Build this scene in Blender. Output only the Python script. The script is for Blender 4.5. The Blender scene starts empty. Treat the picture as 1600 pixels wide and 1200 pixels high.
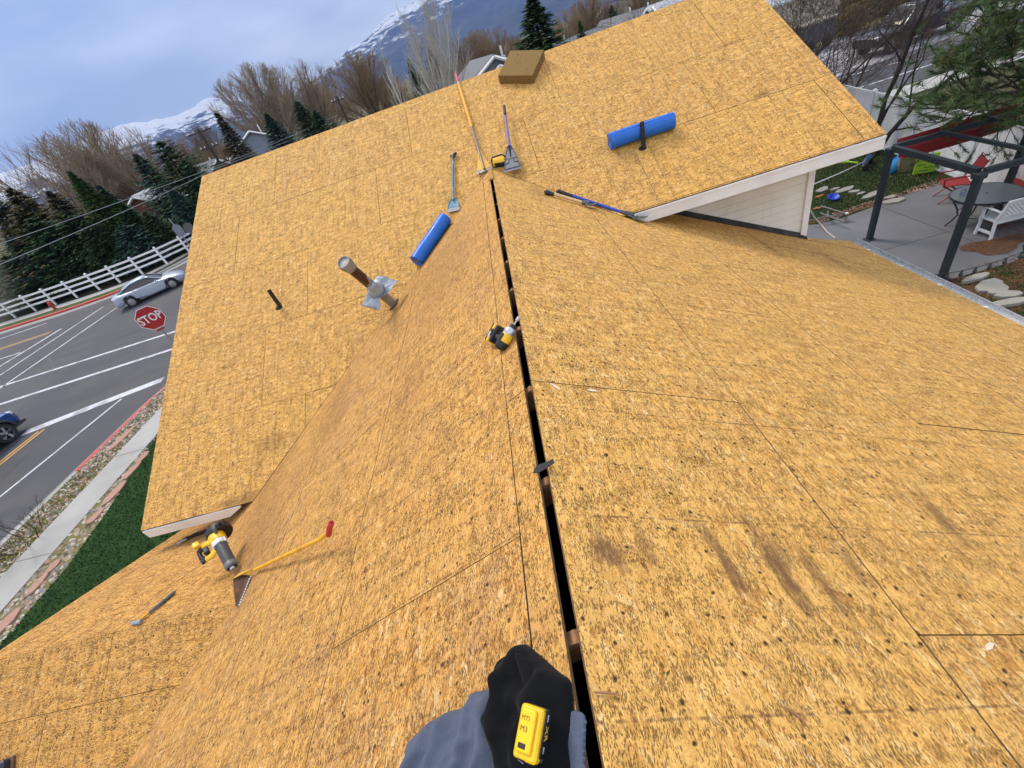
import bpy, bmesh, math, random
import numpy as np
from mathutils import Vector, Matrix
random.seed(7); rng = np.random.default_rng(7)
scene = bpy.context.scene
COL = scene.collection
R_ = math.radians

# ------------------------------------------------------------------ camera
YAW, PITCH, ROLL, FPX = -0.1392, 0.6493, -0.3556, 665.2
CAM = Vector((0.158, 0.0, 1.314))
def cam_axes():
    f = Vector((math.sin(YAW)*math.cos(PITCH), math.cos(YAW)*math.cos(PITCH), -math.sin(PITCH)))
    r0 = Vector((math.cos(YAW), -math.sin(YAW), 0)); u0 = r0.cross(f)
    c, s = math.cos(ROLL), math.sin(ROLL)
    return r0*c+u0*s, -r0*s+u0*c, f
RX, UX, FX = cam_axes()
cd = bpy.data.cameras.new('camera'); cam = bpy.data.objects.new('camera', cd); COL.objects.link(cam)
cd.sensor_width = 36; cd.lens = 36*FPX/1600; cd.clip_start = 0.05; cd.clip_end = 40000
cam.matrix_world = Matrix(((RX.x, UX.x, -FX.x, CAM.x), (RX.y, UX.y, -FX.y, CAM.y), (RX.z, UX.z, -FX.z, CAM.z), (0, 0, 0, 1)))
scene.camera = cam

# ------------------------------------------------------------------ sky, sun, exposure
SUN_EL, SUN_AZ = R_(52), R_(-35)      # azimuth measured from +Y towards +X
w = bpy.data.worlds.new('World'); scene.world = w; w.use_nodes = True
nt = w.node_tree; nt.nodes.clear()
wo = nt.nodes.new('ShaderNodeOutputWorld'); bg = nt.nodes.new('ShaderNodeBackground')
sky = nt.nodes.new('ShaderNodeTexSky'); sky.sky_type = 'NISHITA'; sky.sun_disc = False
sky.sun_elevation = SUN_EL; sky.sun_rotation = SUN_AZ; sky.air_density = 1.0; sky.dust_density = 1.2; sky.ozone_density = 1.0
tc = nt.nodes.new('ShaderNodeTexCoord'); mp = nt.nodes.new('ShaderNodeMapping'); mp.inputs['Scale'].default_value = (1.0, 1.0, 3.4)
mp.inputs['Rotation'].default_value = (0.0, 0.1, 0.4)
nz = nt.nodes.new('ShaderNodeTexNoise'); nz.inputs['Scale'].default_value = 1.5; nz.inputs['Detail'].default_value = 7; nz.inputs['Roughness'].default_value = .5
cr = nt.nodes.new('ShaderNodeValToRGB'); cr.color_ramp.elements[0].position = .30; cr.color_ramp.elements[0].color = (.80, .80, .80, 1)
cr.color_ramp.elements[1].position = .62; cr.color_ramp.elements[1].color = (.97, .97, .97, 1)
nz2 = nt.nodes.new('ShaderNodeTexNoise'); nz2.inputs['Scale'].default_value = 2.3; nz2.inputs['Detail'].default_value = 5
cc = nt.nodes.new('ShaderNodeValToRGB'); cc.color_ramp.elements[0].position = .38; cc.color_ramp.elements[0].color = (4.0, 4.4, 5.0, 1)
cc.color_ramp.elements[1].position = .66; cc.color_ramp.elements[1].color = (8.6, 8.4, 8.1, 1)
mx = nt.nodes.new('ShaderNodeMix'); mx.data_type = 'RGBA'
L = nt.links.new
L(tc.outputs['Generated'], mp.inputs['Vector']); L(mp.outputs[0], nz.inputs['Vector']); L(mp.outputs[0], nz2.inputs['Vector'])
L(nz.outputs['Fac'], cr.inputs[0]); L(nz2.outputs['Fac'], cc.inputs[0]); L(cr.outputs[0], mx.inputs[0])
L(sky.outputs[0], mx.inputs[6]); L(cc.outputs[0], mx.inputs[7]); L(mx.outputs[2], bg.inputs[0]); bg.inputs[1].default_value = 0.094
L(bg.outputs[0], wo.inputs[0])
sl = bpy.data.lights.new('sun', 'SUN'); sun = bpy.data.objects.new('sun', sl); COL.objects.link(sun)
sl.energy = 1.5; sl.angle = R_(18); sl.color = (1, .90, .75)
sd = Vector((math.sin(SUN_AZ)*math.cos(SUN_EL), math.cos(SUN_AZ)*math.cos(SUN_EL), math.sin(SUN_EL)))
sun.rotation_euler = sd.to_track_quat('Z', 'Y').to_euler()
scene.view_settings.view_transform = 'Standard'; scene.view_settings.look = 'None'
scene.view_settings.exposure = 1.40; scene.view_settings.gamma = 1

# ------------------------------------------------------------------ points from the survey of the photograph
S = 0.5101; YA = 6.873; YR = 8.871; XL = -5.103; XR = 4.623; YEL = 3.282; YER = 5.419
WY, WZ, WX = 1.7675, -1.4115, -5.252; GX = 5.39; GZ = -5.0
NS = 1/math.sqrt(1+S*S)
nF = Vector((0, -S*NS, NS)); nR = Vector((S*NS, 0, NS)); nL = Vector((-S*NS, 0, NS)); nW = Vector((0, S*NS, NS)); nG = Vector((0, 0, 1))
PF = (nF, Vector((0, YA, 0))); PR = (nR, Vector((0, 0, 0))); PL = (nL, Vector((0, 0, 0)))
PW = (nW, Vector((0, WY, WZ))); PV = (Vector((0, -S*NS, NS)), Vector((0, WY, WZ))); PG = (nG, Vector((0, 0, GZ)))
def ray(px, py): return (RX*((px-800)/FPX)+UX*(-(py-600)/FPX)+FX)
def on(pl, px, py, up=0.0):
    d = ray(px, py); n, o = pl
    return CAM+d*(((o-CAM).dot(n)+up)/d.dot(n))
def onz(px, py, z): d = ray(px, py); return CAM+d*((z-CAM.z)/d.z)
def far(px, py, D, z0=GZ):
    """ground point at horizontal distance D in the direction of a pixel, and the height of that pixel above the ground there"""
    d = ray(px, py); h = math.hypot(d.x, d.y)
    return Vector((CAM.x+d.x/h*D, CAM.y+d.y/h*D, z0)), CAM.z+d.z/h*D-z0
def zF(y): return S*(y-YA)

# ------------------------------------------------------------------ mesh builder
class MB:
    def __init__(s): s.v = []; s.f = []; s.m = []; s.uv = []; s.at = []; s.M = Matrix()
    def add(s, vs, fs, mi=0, uvs=None, at=None):
        b = len(s.v); M = s.M
        s.v += [tuple(M @ Vector(q)) for q in vs]
        for k, f in enumerate(fs):
            s.f.append([b+i for i in f]); s.m.append(mi); s.uv.append(uvs[k] if uvs else None); s.at.append(at)
        return s
    def box(s, c, d, mi=0, R=None, taper=1.0):
        c = Vector(c); x, y, z = d[0]/2, d[1]/2, d[2]/2
        vs = [Vector((sx*x*(taper if sz > 0 else 1), sy*y*(taper if sz > 0 else 1), sz*z)) for sz in (-1, 1) for sx, sy in ((-1, -1), (1, -1), (1, 1), (-1, 1))]
        if R is not None: vs = [R @ q for q in vs]
        return s.add([c+q for q in vs], [(3, 2, 1, 0), (4, 5, 6, 7), (0, 1, 5, 4), (1, 2, 6, 5), (2, 3, 7, 6), (3, 0, 4, 7)], mi)
    def rbox(s, c, d, r, mi=0, R=None):
        """box with rounded vertical corners and chamfered rims"""
        x, y, z = d[0]/2, d[1]/2, d[2]/2; r = min(r, x*.95, y*.95, z*.95)
        ring = []
        for cx, cy, a0 in ((x-r, y-r, 0), (-x+r, y-r, 90), (-x+r, -y+r, 180), (x-r, -y+r, 270)):
            for k in range(4): a = R_(a0+k*30); ring.append((cx, cy, math.cos(a), math.sin(a)))
        vs = []; n = len(ring)
        for zz, rr in ((-z, .35), (-z+r*.6, 1), (z-r*.6, 1), (z, .35)):
            for cx, cy, ca, sa in ring: vs.append(Vector((cx+ca*r*rr, cy+sa*r*rr, zz)))
        fs = [[k*n+i, k*n+(i+1) % n, (k+1)*n+(i+1) % n, (k+1)*n+i] for k in range(3) for i in range(n)]
        fs += [list(range(n))[::-1], [3*n+i for i in range(n)]]
        if R is not None: vs = [R @ q for q in vs]
        return s.add([Vector(c)+q for q in vs], fs, mi)
    def tube(s, pts, r, n=8, mi=0, cap=True, flat=1.0):
        pts = [Vector(p) for p in pts]; rs = r if isinstance(r, (list, tuple)) else [r]*len(pts)
        vs = []; prev = None
        for i, p in enumerate(pts):
            t = (pts[min(i+1, len(pts)-1)]-pts[max(i-1, 0)]).normalized()
            if prev is None: a = t.orthogonal().normalized() if abs(t.z) > .9 else t.cross(Vector((0, 0, 1))).normalized()
            else: a = (prev-t*prev.dot(t)).normalized()
            prev = a; b = t.cross(a)
            for k in range(n):
                an = 2*math.pi*k/n; vs.append(p+a*math.cos(an)*rs[i]+b*math.sin(an)*rs[i]*flat)
        fs = [[i*n+k, i*n+(k+1) % n, (i+1)*n+(k+1) % n, (i+1)*n+k] for i in range(len(pts)-1) for k in range(n)]
        if cap: fs += [list(range(n))[::-1], [(len(pts)-1)*n+k for k in range(n)]]
        return s.add(vs, fs, mi)
    def lathe(s, prof, n=24, mi=0, M=None, cap=True):
        """prof: (radius, z) pairs about local z"""
        vs = []
        for r, z in prof:
            for k in range(n): a = 2*math.pi*k/n; vs.append(Vector((r*math.cos(a), r*math.sin(a), z)))
        fs = [[i*n+k, i*n+(k+1) % n, (i+1)*n+(k+1) % n, (i+1)*n+k] for i in range(len(prof)-1) for k in range(n)]
        if cap: fs += [list(range(n))[::-1], [(len(prof)-1)*n+k for k in range(n)]]
        if M is not None: vs = [M @ q for q in vs]
        return s.add(vs, fs, mi)
    def prism(s, poly, z0, z1, mi=0, M=None):
        n = len(poly); vs = [Vector((p[0], p[1], z0)) for p in poly]+[Vector((p[0], p[1], z1)) for p in poly]
        ar = sum(poly[i][0]*poly[(i+1) % n][1]-poly[(i+1) % n][0]*poly[i][1] for i in range(n))
        fs = [list(range(n))[::-1], [n+i for i in range(n)]]+[[i, (i+1) % n, n+(i+1) % n, n+i] for i in range(n)]
        if ar < 0: fs = [f[::-1] for f in fs]
        if M is not None: vs = [M @ q for q in vs]
        return s.add(vs, fs, mi)
    def build(s, name, mats, parent=None, smooth=False, bevel=0, loc=None, angle=35):
        me = bpy.data.meshes.new(name)
        vs = s.v
        if parent is not None: inv = WM[parent.name].inverted() if parent.name in WM else Matrix(); vs = [tuple(inv @ Vector(q)) for q in vs]
        o = bpy.data.objects.new(name, me); WM[o.name] = Matrix()
        if parent is not None: o.parent = parent; WM[o.name] = WM.get(parent.name, Matrix())
        elif loc is not None:
            lv = Vector(loc); vs = [tuple(Vector(q)-lv) for q in vs]; o.location = lv; WM[o.name] = Matrix.Translation(lv)
        me.from_pydata(vs, [], s.f)
        for m in (mats if isinstance(mats, (list, tuple)) else [mats]): me.materials.append(m)
        me.polygons.foreach_set('material_index', s.m)
        if any(u is not None for u in s.uv):
            ul = me.uv_layers.new(name='UVMap'); dat = []
            for u, f in zip(s.uv, s.f): dat += [c for q in (u or [(0, 0)]*len(f)) for c in q]
            ul.data.foreach_set('uv', dat)
        if any(a is not None for a in s.at):
            al = me.attributes.new('sheet', 'FLOAT', 'FACE'); al.data.foreach_set('value', [a or 0.0 for a in s.at])
        me.update(); me.validate()
        if smooth:
            me.polygons.foreach_set('use_smooth', [True]*len(me.polygons))
            try: me.set_sharp_from_angle(angle=R_(angle))
            except Exception: pass
        COL.objects.link(o)
        if bevel:
            b = o.modifiers.new('bevel', 'BEVEL'); b.width = bevel; b.segments = 2; b.limit_method = 'ANGLE'
        return o
WM = {}
def thing(name, label, cat, M=None, group=None, kind=None):
    o = bpy.data.objects.new(name, None); o.empty_display_size = .1; COL.objects.link(o)
    M = M if isinstance(M, Matrix) else Matrix.Translation(Vector(M or (0, 0, 0)))
    o.matrix_world = M; WM[o.name] = M.copy()
    o['label'] = label; o['category'] = cat
    if group: o['group'] = group
    if kind: o['kind'] = kind
    return o
def tag(o, label, cat, group=None, kind=None):
    if label: o['label'] = label
    if cat: o['category'] = cat
    if group: o['group'] = group
    if kind: o['kind'] = kind
    return o
def frame(o, xd, zd):
    z = Vector(zd).normalized(); x = Vector(xd); x = (x-z*x.dot(z)).normalized(); y = z.cross(x)
    return Matrix(((x.x, y.x, z.x, o[0]), (x.y, y.y, z.y, o[1]), (x.z, y.z, z.z, o[2]), (0, 0, 0, 1)))
def lay(pl, a, b, up=0.0):
    A = on(pl, *a, up=up); B = on(pl, *b, up=up); return frame(A, B-A, pl[0]), (B-A).length
def T(x, y, z): return Matrix.Translation((x, y, z))
def rot(ax, deg): return Matrix.Rotation(R_(deg), 4, ax)
def copy_tree(o, parent=None, label=None, M=None):
    c = o.copy(); COL.objects.link(c)
    if parent is not None: c.parent = parent; c.matrix_parent_inverse = o.matrix_parent_inverse
    if M is not None: c.matrix_world = M
    if label: c['label'] = label
    for ch in o.children: copy_tree(ch, c)
    return c

# ------------------------------------------------------------------ materials
class NT:
    def __init__(s, name):
        s.m = bpy.data.materials.new(name); s.m.use_nodes = True; s.t = s.m.node_tree; s.b = s.t.nodes['Principled BSDF']; s.o = s.t.nodes['Material Output']
    def n(s, ty, ins=None, **kw):
        q = s.t.nodes.new('ShaderNode'+ty)
        for k, v in kw.items(): setattr(q, k, v)
        for k, v in (ins or {}).items():
            if hasattr(v, 'is_linked') or isinstance(v, bpy.types.NodeSocket): s.t.links.new(v, q.inputs[k])
            else: q.inputs[k].default_value = v
        return q
    def L(s, a, b): s.t.links.new(a, b)
    def math(s, op, a, b=0.0, c=None):
        d = {0: a, 1: b}
        if c is not None: d[2] = c
        return s.n('Math', d, operation=op).outputs[0]
    def mixc(s, f, a, b, mode='MIX'): return s.n('Mix', {0: f, 6: a, 7: b}, data_type='RGBA', blend_type=mode).outputs[2]
    def ramp(s, v, st, interp='LINEAR'):
        r = s.n('ValToRGB', {0: v}); e = r.color_ramp.elements; r.color_ramp.interpolation = interp
        while len(e) < len(st): e.new(.5)
        for k, (p, c) in enumerate(st): e[k].position = p; e[k].color = tuple(c)+(1,) if len(c) == 3 else c
        return r.outputs[0]
    def step(s, v, a, b): return s.n('MapRange', {0: v, 1: a, 2: b, 3: 0.0, 4: 1.0}).outputs[0]
    def noise(s, vec, sc, det=3, rough=.5, dist=0.0): return s.n('TexNoise', {'Vector': vec, 'Scale': sc, 'Detail': det, 'Roughness': rough, 'Distortion': dist}).outputs['Fac']
    def bump(s, h, st=.3, d=.01): q = s.n('Bump', {'Height': h, 'Strength': st, 'Distance': d}); s.L(q.outputs[0], s.b.inputs['Normal']); return q
def mat(name, col, rough=.6, metal=0.0, var=.12, sc=8.0, bump=0.0, spec=.5, dirt=0.0, dirtc=(.12, .09, .06), coat=0.0, trans=0.0, alpha=1.0):
    q = NT(name); o = q.n('TexCoord').outputs['Object']
    n1 = q.noise(o, sc, 5, .6); n2 = q.noise(o, sc*.23, 3)
    c = q.mixc(q.step(n1, .25, .75), tuple(x*(1-var) for x in col)+(1,), tuple(min(1, x*(1+var)) for x in col)+(1,))
    if dirt: c = q.mixc(q.math('MULTIPLY', q.step(n2, .48, .66), dirt), c, dirtc+(1,))
    q.L(c, q.b.inputs['Base Color']); q.b.inputs['Metallic'].default_value = metal
    q.L(q.n('MapRange', {0: n1, 1: .3, 2: .7, 3: max(.03, rough-.08), 4: min(1, rough+.08)}).outputs[0], q.b.inputs['Roughness'])
    q.b.inputs['Specular IOR Level'].default_value = spec; q.b.inputs['Coat Weight'].default_value = coat
    if trans: q.b.inputs['Transmission Weight'].default_value = trans
    if bump: q.bump(n1, bump, .01)
    return q.m

def osb_material(name, tone=(1, 1, 1), age=0.0, marks=1.0, stains_shade=None):
    q = NT(name)
    uv = q.n('UVMap').outputs[0]
    sh = q.n('Attribute', attribute_name='sheet').outputs['Fac']
    off = q.n('CombineXYZ', {0: q.math('MULTIPLY', sh, 37.0), 1: q.math('MULTIPLY', sh, 91.0), 2: 0.0}).outputs[0]
    p0 = q.n('VectorMath', {0: uv, 1: off}, operation='ADD').outputs[0]
    nd = q.n('TexNoise', {'Vector': p0, 'Scale': 9.0, 'Detail': 3.0}).outputs['Color']
    nd = q.n('VectorMath', {0: nd, 1: (.5, .5, .5)}, operation='SUBTRACT').outputs[0]
    p = q.n('VectorMath', {0: q.n('VectorMath', {0: nd, 'Scale': .035}, operation='SCALE').outputs[0], 1: p0}, operation='ADD').outputs[0]
    def vor(ang, su, sv, rnd=1.0, src=p):
        m = q.n('Mapping', {'Vector': src, 'Rotation': (0, 0, R_(ang)), 'Scale': (1, 1, 1)}).outputs[0]
        m = q.n('VectorMath', {0: m, 1: (su, sv, 1)}, operation='MULTIPLY').outputs[0]
        return q.n('TexVoronoi', {'Vector': m, 'Scale': 1.0, 'Randomness': rnd}, voronoi_dimensions='2D')
    v1 = vor(8, 15, 56); v2 = vor(-32, 14, 50); v3 = vor(64, 15, 48); v4 = vor(22, 26, 90)
    sep = lambda v: q.n('SeparateColor', {0: v.outputs['Color']}).outputs
    a1, a2, a3, a4 = sep(v1), sep(v2), sep(v3), sep(v4)
    big = q.noise(p0, 3.0, 2)
    t = q.n('Mix', {0: q.math('GREATER_THAN', a2[1], .55), 2: a1[0], 3: a2[0]}).outputs[0]
    t = q.n('Mix', {0: q.math('GREATER_THAN', a3[1], .74), 2: t, 3: a3[0]}).outputs[0]
    t = q.n('Mix', {0: q.math('GREATER_THAN', a4[1], .62), 2: t, 3: a4[0]}).outputs[0]
    base = q.ramp(t, [(0, (.46, .21, .055)), (.10, (.66, .36, .090)), (.45, (.72, .425, .125)), (.9, (.75, .465, .155)), (1, (.84, .62, .31))])
    # grain along the strands and fine speckle
    g = q.noise(q.n('VectorMath', {0: p, 1: (30, 260, 1)}, operation='MULTIPLY').outputs[0], 1.0, 3, .65)
    base = q.mixc(.5, base, q.n('Mix', {0: 1.0, 6: base, 7: q.ramp(g, [(.3, (.62, .58, .52)), (.7, (1.2, 1.22, 1.25))])}, data_type='RGBA', blend_type='MULTIPLY').outputs[2])
    # larger tonal drift, grey weathering
    base = q.mixc(q.math('MULTIPLY', q.step(q.noise(p0, 1.3, 4, .6), .42, .75), .20+age*.5), base, (.56, .33, .125, 1))
    base = q.mixc(q.math('MULTIPLY', q.step(q.noise(p0, 2.6, 6, .7), .50, .74), .10+age*.7), base, (.42, .275, .165, 1))
    base = q.mixc(q.math('MULTIPLY', q.step(q.noise(p0, 4.1, 5, .7), .56, .72), .45), base, (.68, .37, .085, 1))
    base = q.mixc(q.math('MULTIPLY', sh, .42), base, (.74, .445, .115, 1))
    # dark slits between strands: short thin strokes, sparse, gathered in patches and rows
    dens = q.noise(p0, 2.1, 5, .7); dens2 = q.noise(q.n('VectorMath', {0: p0, 1: (1, 3.2, 1)}, operation='MULTIPLY').outputs[0], 6.0, 4, .65)
    rows_ = q.noise(q.n('VectorMath', {0: p0, 1: (26, 3.2, 1)}, operation='MULTIPLY').outputs[0], 1.0, 3, .6)
    mark = None
    for ang, su, sv, lo, rad, dn in ((3, 50, 200, .70, .40, rows_), (-14, 60, 240, .66, .42, dens2), (20, 64, 250, .70, .42, rows_), (9, 90, 340, .56, .44, dens2), (-8, 32, 120, .70, .32, rows_), (10, 40, 150, .74, .34, dens)):
        v = vor(ang, su, sv); c = sep(v)
        k = q.math('MULTIPLY', q.math('SUBTRACT', 1.0, q.step(v.outputs['Distance'], rad*.6, rad)), q.math('GREATER_THAN', q.math('ADD', c[2], q.math('MULTIPLY', q.math('SUBTRACT', dn, .5), 2.4)), lo+.20))
        mark = k if mark is None else q.math('MAXIMUM', mark, k)
    base = q.mixc(q.math('MULTIPLY', mark, .88*marks), base, (.060, .028, .012, 1))
    # coarser light and dark mottling of strand ends, seen from further off
    vm = vor(12, 34, 95); cm_ = sep(vm); mot = q.ramp(cm_[0], [(0, (.62, .56, .50)), (.22, (.86, .84, .82)), (.5, (1.0, 1.0, 1.0)), (.85, (1.04, 1.05, 1.06)), (1, (1.16, 1.20, 1.28))])
    base = q.mixc(.85, base, q.n('Mix', {0: 1.0, 6: base, 7: mot}, data_type='RGBA', blend_type='MULTIPLY').outputs[2])
    # nail heads and tar dots on the rafter lines, and loose dots anywhere
    sp = q.n('SeparateXYZ', {0: uv}).outputs
    fr = q.math('ABSOLUTE', q.math('SUBTRACT', q.math('FRACT', q.math('DIVIDE', sp[0], .61)), .5))
    line = q.math('SUBTRACT', 1.0, q.step(fr, .003, .009))
    nn = q.noise(q.n('VectorMath', {0: uv, 1: (3, 26, 1)}, operation='MULTIPLY').outputs[0], 1.0, 2)
    base = q.mixc(q.math('MULTIPLY', q.math('MULTIPLY', line, q.step(nn, .40, .56)), .75), base, (.16, .085, .04, 1))
    vd = q.n('TexVoronoi', {'Vector': p, 'Scale': 5.5}, voronoi_dimensions='2D'); cd_ = sep(vd)
    dot = q.math('MULTIPLY', q.math('SUBTRACT', 1.0, q.step(vd.outputs['Distance'], .028, .058)), q.math('GREATER_THAN', cd_[0], .55))
    vd2 = q.n('TexVoronoi', {'Vector': p, 'Scale': 13.0}, voronoi_dimensions='2D'); ce_ = sep(vd2)
    dot = q.math('MAXIMUM', dot, q.math('MULTIPLY', q.math('SUBTRACT', 1.0, q.step(vd2.outputs['Distance'], .05, .11)), q.math('GREATER_THAN', ce_[0], .78)))
    base = q.mixc(q.math('MULTIPLY', dot, .92), base, (.035, .018, .010, 1))
    # water stains and painted eave shade, each with a place of its own (u, v, half length, half width, turn)
    for (su, sv, la, lb, an, st) in (stains_shade or []):
        m = q.n('VectorMath', {0: uv, 1: (su, sv, 0)}, operation='SUBTRACT').outputs[0]
        m = q.n('Mapping', {'Vector': m, 'Rotation': (0, 0, R_(an))}).outputs[0]
        m = q.n('VectorMath', {0: m, 1: (1/la, 1/lb, 1)}, operation='MULTIPLY').outputs[0]
        ln = q.n('VectorMath', {0: m}, operation='LENGTH').outputs['Value']
        ln = q.math('ADD', ln, q.math('MULTIPLY', q.math('SUBTRACT', q.noise(q.n('VectorMath', {0: p0, 1: (1, 2.4, 1)}, operation='MULTIPLY').outputs[0], 13.0, 6, .8), .5), 3.4))
        base = q.mixc(q.math('MULTIPLY', q.math('SUBTRACT', 1.0, q.step(ln, .2, 1.0)), st), base, (.20, .105, .045, 1))
    fs_ = q.ramp(q.noise(p0, 140, 2, .7), [(.32, (.80, .76, .72)), (.68, (1.15, 1.17, 1.20))])
    base = q.n('Mix', {0: 1.0, 6: base, 7: fs_}, data_type='RGBA', blend_type='MULTIPLY').outputs[2]
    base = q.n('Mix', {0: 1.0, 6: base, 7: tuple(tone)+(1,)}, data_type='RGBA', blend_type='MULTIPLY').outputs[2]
    q.L(base, q.b.inputs['Base Color']); q.b.inputs['Roughness'].default_value = .78; q.b.inputs['Specular IOR Level'].default_value = .25
    hh = q.math('SUBTRACT', q.math('MULTIPLY', t, .5), q.math('ADD', mark, dot))
    q.bump(hh, .5, .003)
    return q.m
# ================================================================== materials used by many things
M_white = mat('white_paint', (.80, .79, .78), .45, var=.04, dirt=.25, dirtc=(.45, .42, .38))
M_siding_plain = mat('cream_siding', (.76, .71, .63), .5, var=.05, sc=3, dirt=.35, dirtc=(.62, .56, .48))
def siding_mat():
    q = NT('lap_siding'); o = q.n('TexCoord').outputs['Object']; z = q.n('SeparateXYZ', {0: o}).outputs[2]
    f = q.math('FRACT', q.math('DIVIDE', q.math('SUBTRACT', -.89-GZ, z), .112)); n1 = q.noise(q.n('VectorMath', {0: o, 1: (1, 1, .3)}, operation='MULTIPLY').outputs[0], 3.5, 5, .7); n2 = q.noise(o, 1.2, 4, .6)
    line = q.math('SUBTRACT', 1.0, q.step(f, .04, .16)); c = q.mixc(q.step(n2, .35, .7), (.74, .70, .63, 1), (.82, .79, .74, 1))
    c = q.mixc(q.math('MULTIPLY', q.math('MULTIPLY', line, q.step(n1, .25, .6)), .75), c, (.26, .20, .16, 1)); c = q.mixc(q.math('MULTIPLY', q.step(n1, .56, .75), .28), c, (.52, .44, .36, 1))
    q.L(c, q.b.inputs['Base Color']); q.b.inputs['Roughness'].default_value = .5; return q.m
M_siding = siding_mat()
M_black = mat('black_plastic', (.012, .012, .014), .45)
M_dark = mat('dark_void', (.006, .006, .007), .9)
M_felt = mat('black_felt', (.018, .018, .02), .8, sc=20, bump=.3, dirt=.5, dirtc=(.07, .06, .05))
M_alu = mat('gutter_metal', (.62, .64, .66), .28, .35, var=.05)
M_rafter = mat('rafter_lumber', (.34, .165, .075), .75, sc=30, var=.3, bump=.2)
M_steel = mat('worn_steel', (.30, .31, .33), .42, .8, sc=25, var=.25, dirt=.6, dirtc=(.16, .12, .09), bump=.1)
M_yellow = mat('yellow_plastic', (.86, .50, .015), .38, var=.06, sc=20, dirt=.35, dirtc=(.45, .26, .03))
M_yellowpaint = mat('yellow_painted_steel', (.78, .42, .02), .42, var=.12, sc=25, dirt=.5, dirtc=(.40, .20, .03))
M_red = mat('red_rubber', (.48, .02, .03), .5, var=.1, sc=30)
M_grey = mat('grey_plastic', (.06, .06, .065), .5, sc=30)
M_silver = mat('cast_alloy', (.55, .57, .6), .3, .7, sc=30, var=.1)
M_bare = mat('bare_wood', (.60, .42, .22), .65, sc=25, var=.15)

UVR = lambda px, py: (on(PR, px, py).y, on(PR, px, py).x/NS)
st = []
for (px, py, la, lb, an, s_) in ((942, 858, .10, .07, 0, .85), (965, 868, .10, .06, 10, .6), (1128, 870, .24, .045, 8, .8), (1150, 900, .15, .04, 8, .6), (1214, 880, .30, .05, 6, .85), (1235, 915, .16, .05, 10, .6),
                             (1290, 915, .20, .045, 4, .7), (1330, 880, .16, .05, 0, .6), (1475, 815, .22, .07, 0, .75), (1250, 770, .06, .04, 0, .5), (1010, 855, .15, .05, 0, .5), (1215, 860, .1, .09, 0, .5),
                             (1300, 405, .5, .16, 0, .45), (1200, 385, .6, .12, 0, .45), (840, 300, .6, .2, 0, .4), (1078, 1060, .02, .02, 0, 1)):  # the broad ones by the wall paint eave shade into the deck colour
    st.append(UVR(px, py)+(la*.85, lb*.9, an, min(1, s_*1.1)))
M_osbR = osb_material('osb_right_slope', (1.0, .955, .90), .05, .80, st)
UVL = lambda px, py: (on(PL, px, py).y, -on(PL, px, py).x/NS)
stl = [UVL(*q[:2])+q[2:] for q in ((800, 600, .04, .02, 0, .7), (440, 720, 1.3, .5, 0, .40), (520, 640, 1.1, .45, 0, .36), (690, 420, 1.6, .7, 0, .32), (400, 860, .9, .5, 0, .4), (640, 620, .8, .3, 0, .25))]
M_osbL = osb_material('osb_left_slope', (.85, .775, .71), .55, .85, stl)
UVF = lambda px, py: (on(PF, px, py).x, (YR-on(PF, px, py).y)/NS)
stf = [UVF(*q[:2])+q[2:] for q in ((1190, 148, .16, .05, 0, .9), (1178, 136, .07, .04, 0, .7), (1140, 68, .25, .03, 0, .8), (395, 780, .35, .18, 0, .55), (430, 690, .30, .16, 0, .45), (360, 785, .3, .07, 0, .6), (560, 530, .25, .1, 0, .3), (462, 538, .07, .05, 0, .4))]
M_osbF = osb_material('osb_far_slope', (1.0, .955, .90), .0, .85, stf)
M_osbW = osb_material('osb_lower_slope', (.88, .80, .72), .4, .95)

# ================================================================== the house
house = thing('house', 'house roof stripped to bare golden strand board, white fascia and cream siding', 'house', (0, 0, GZ))

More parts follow.
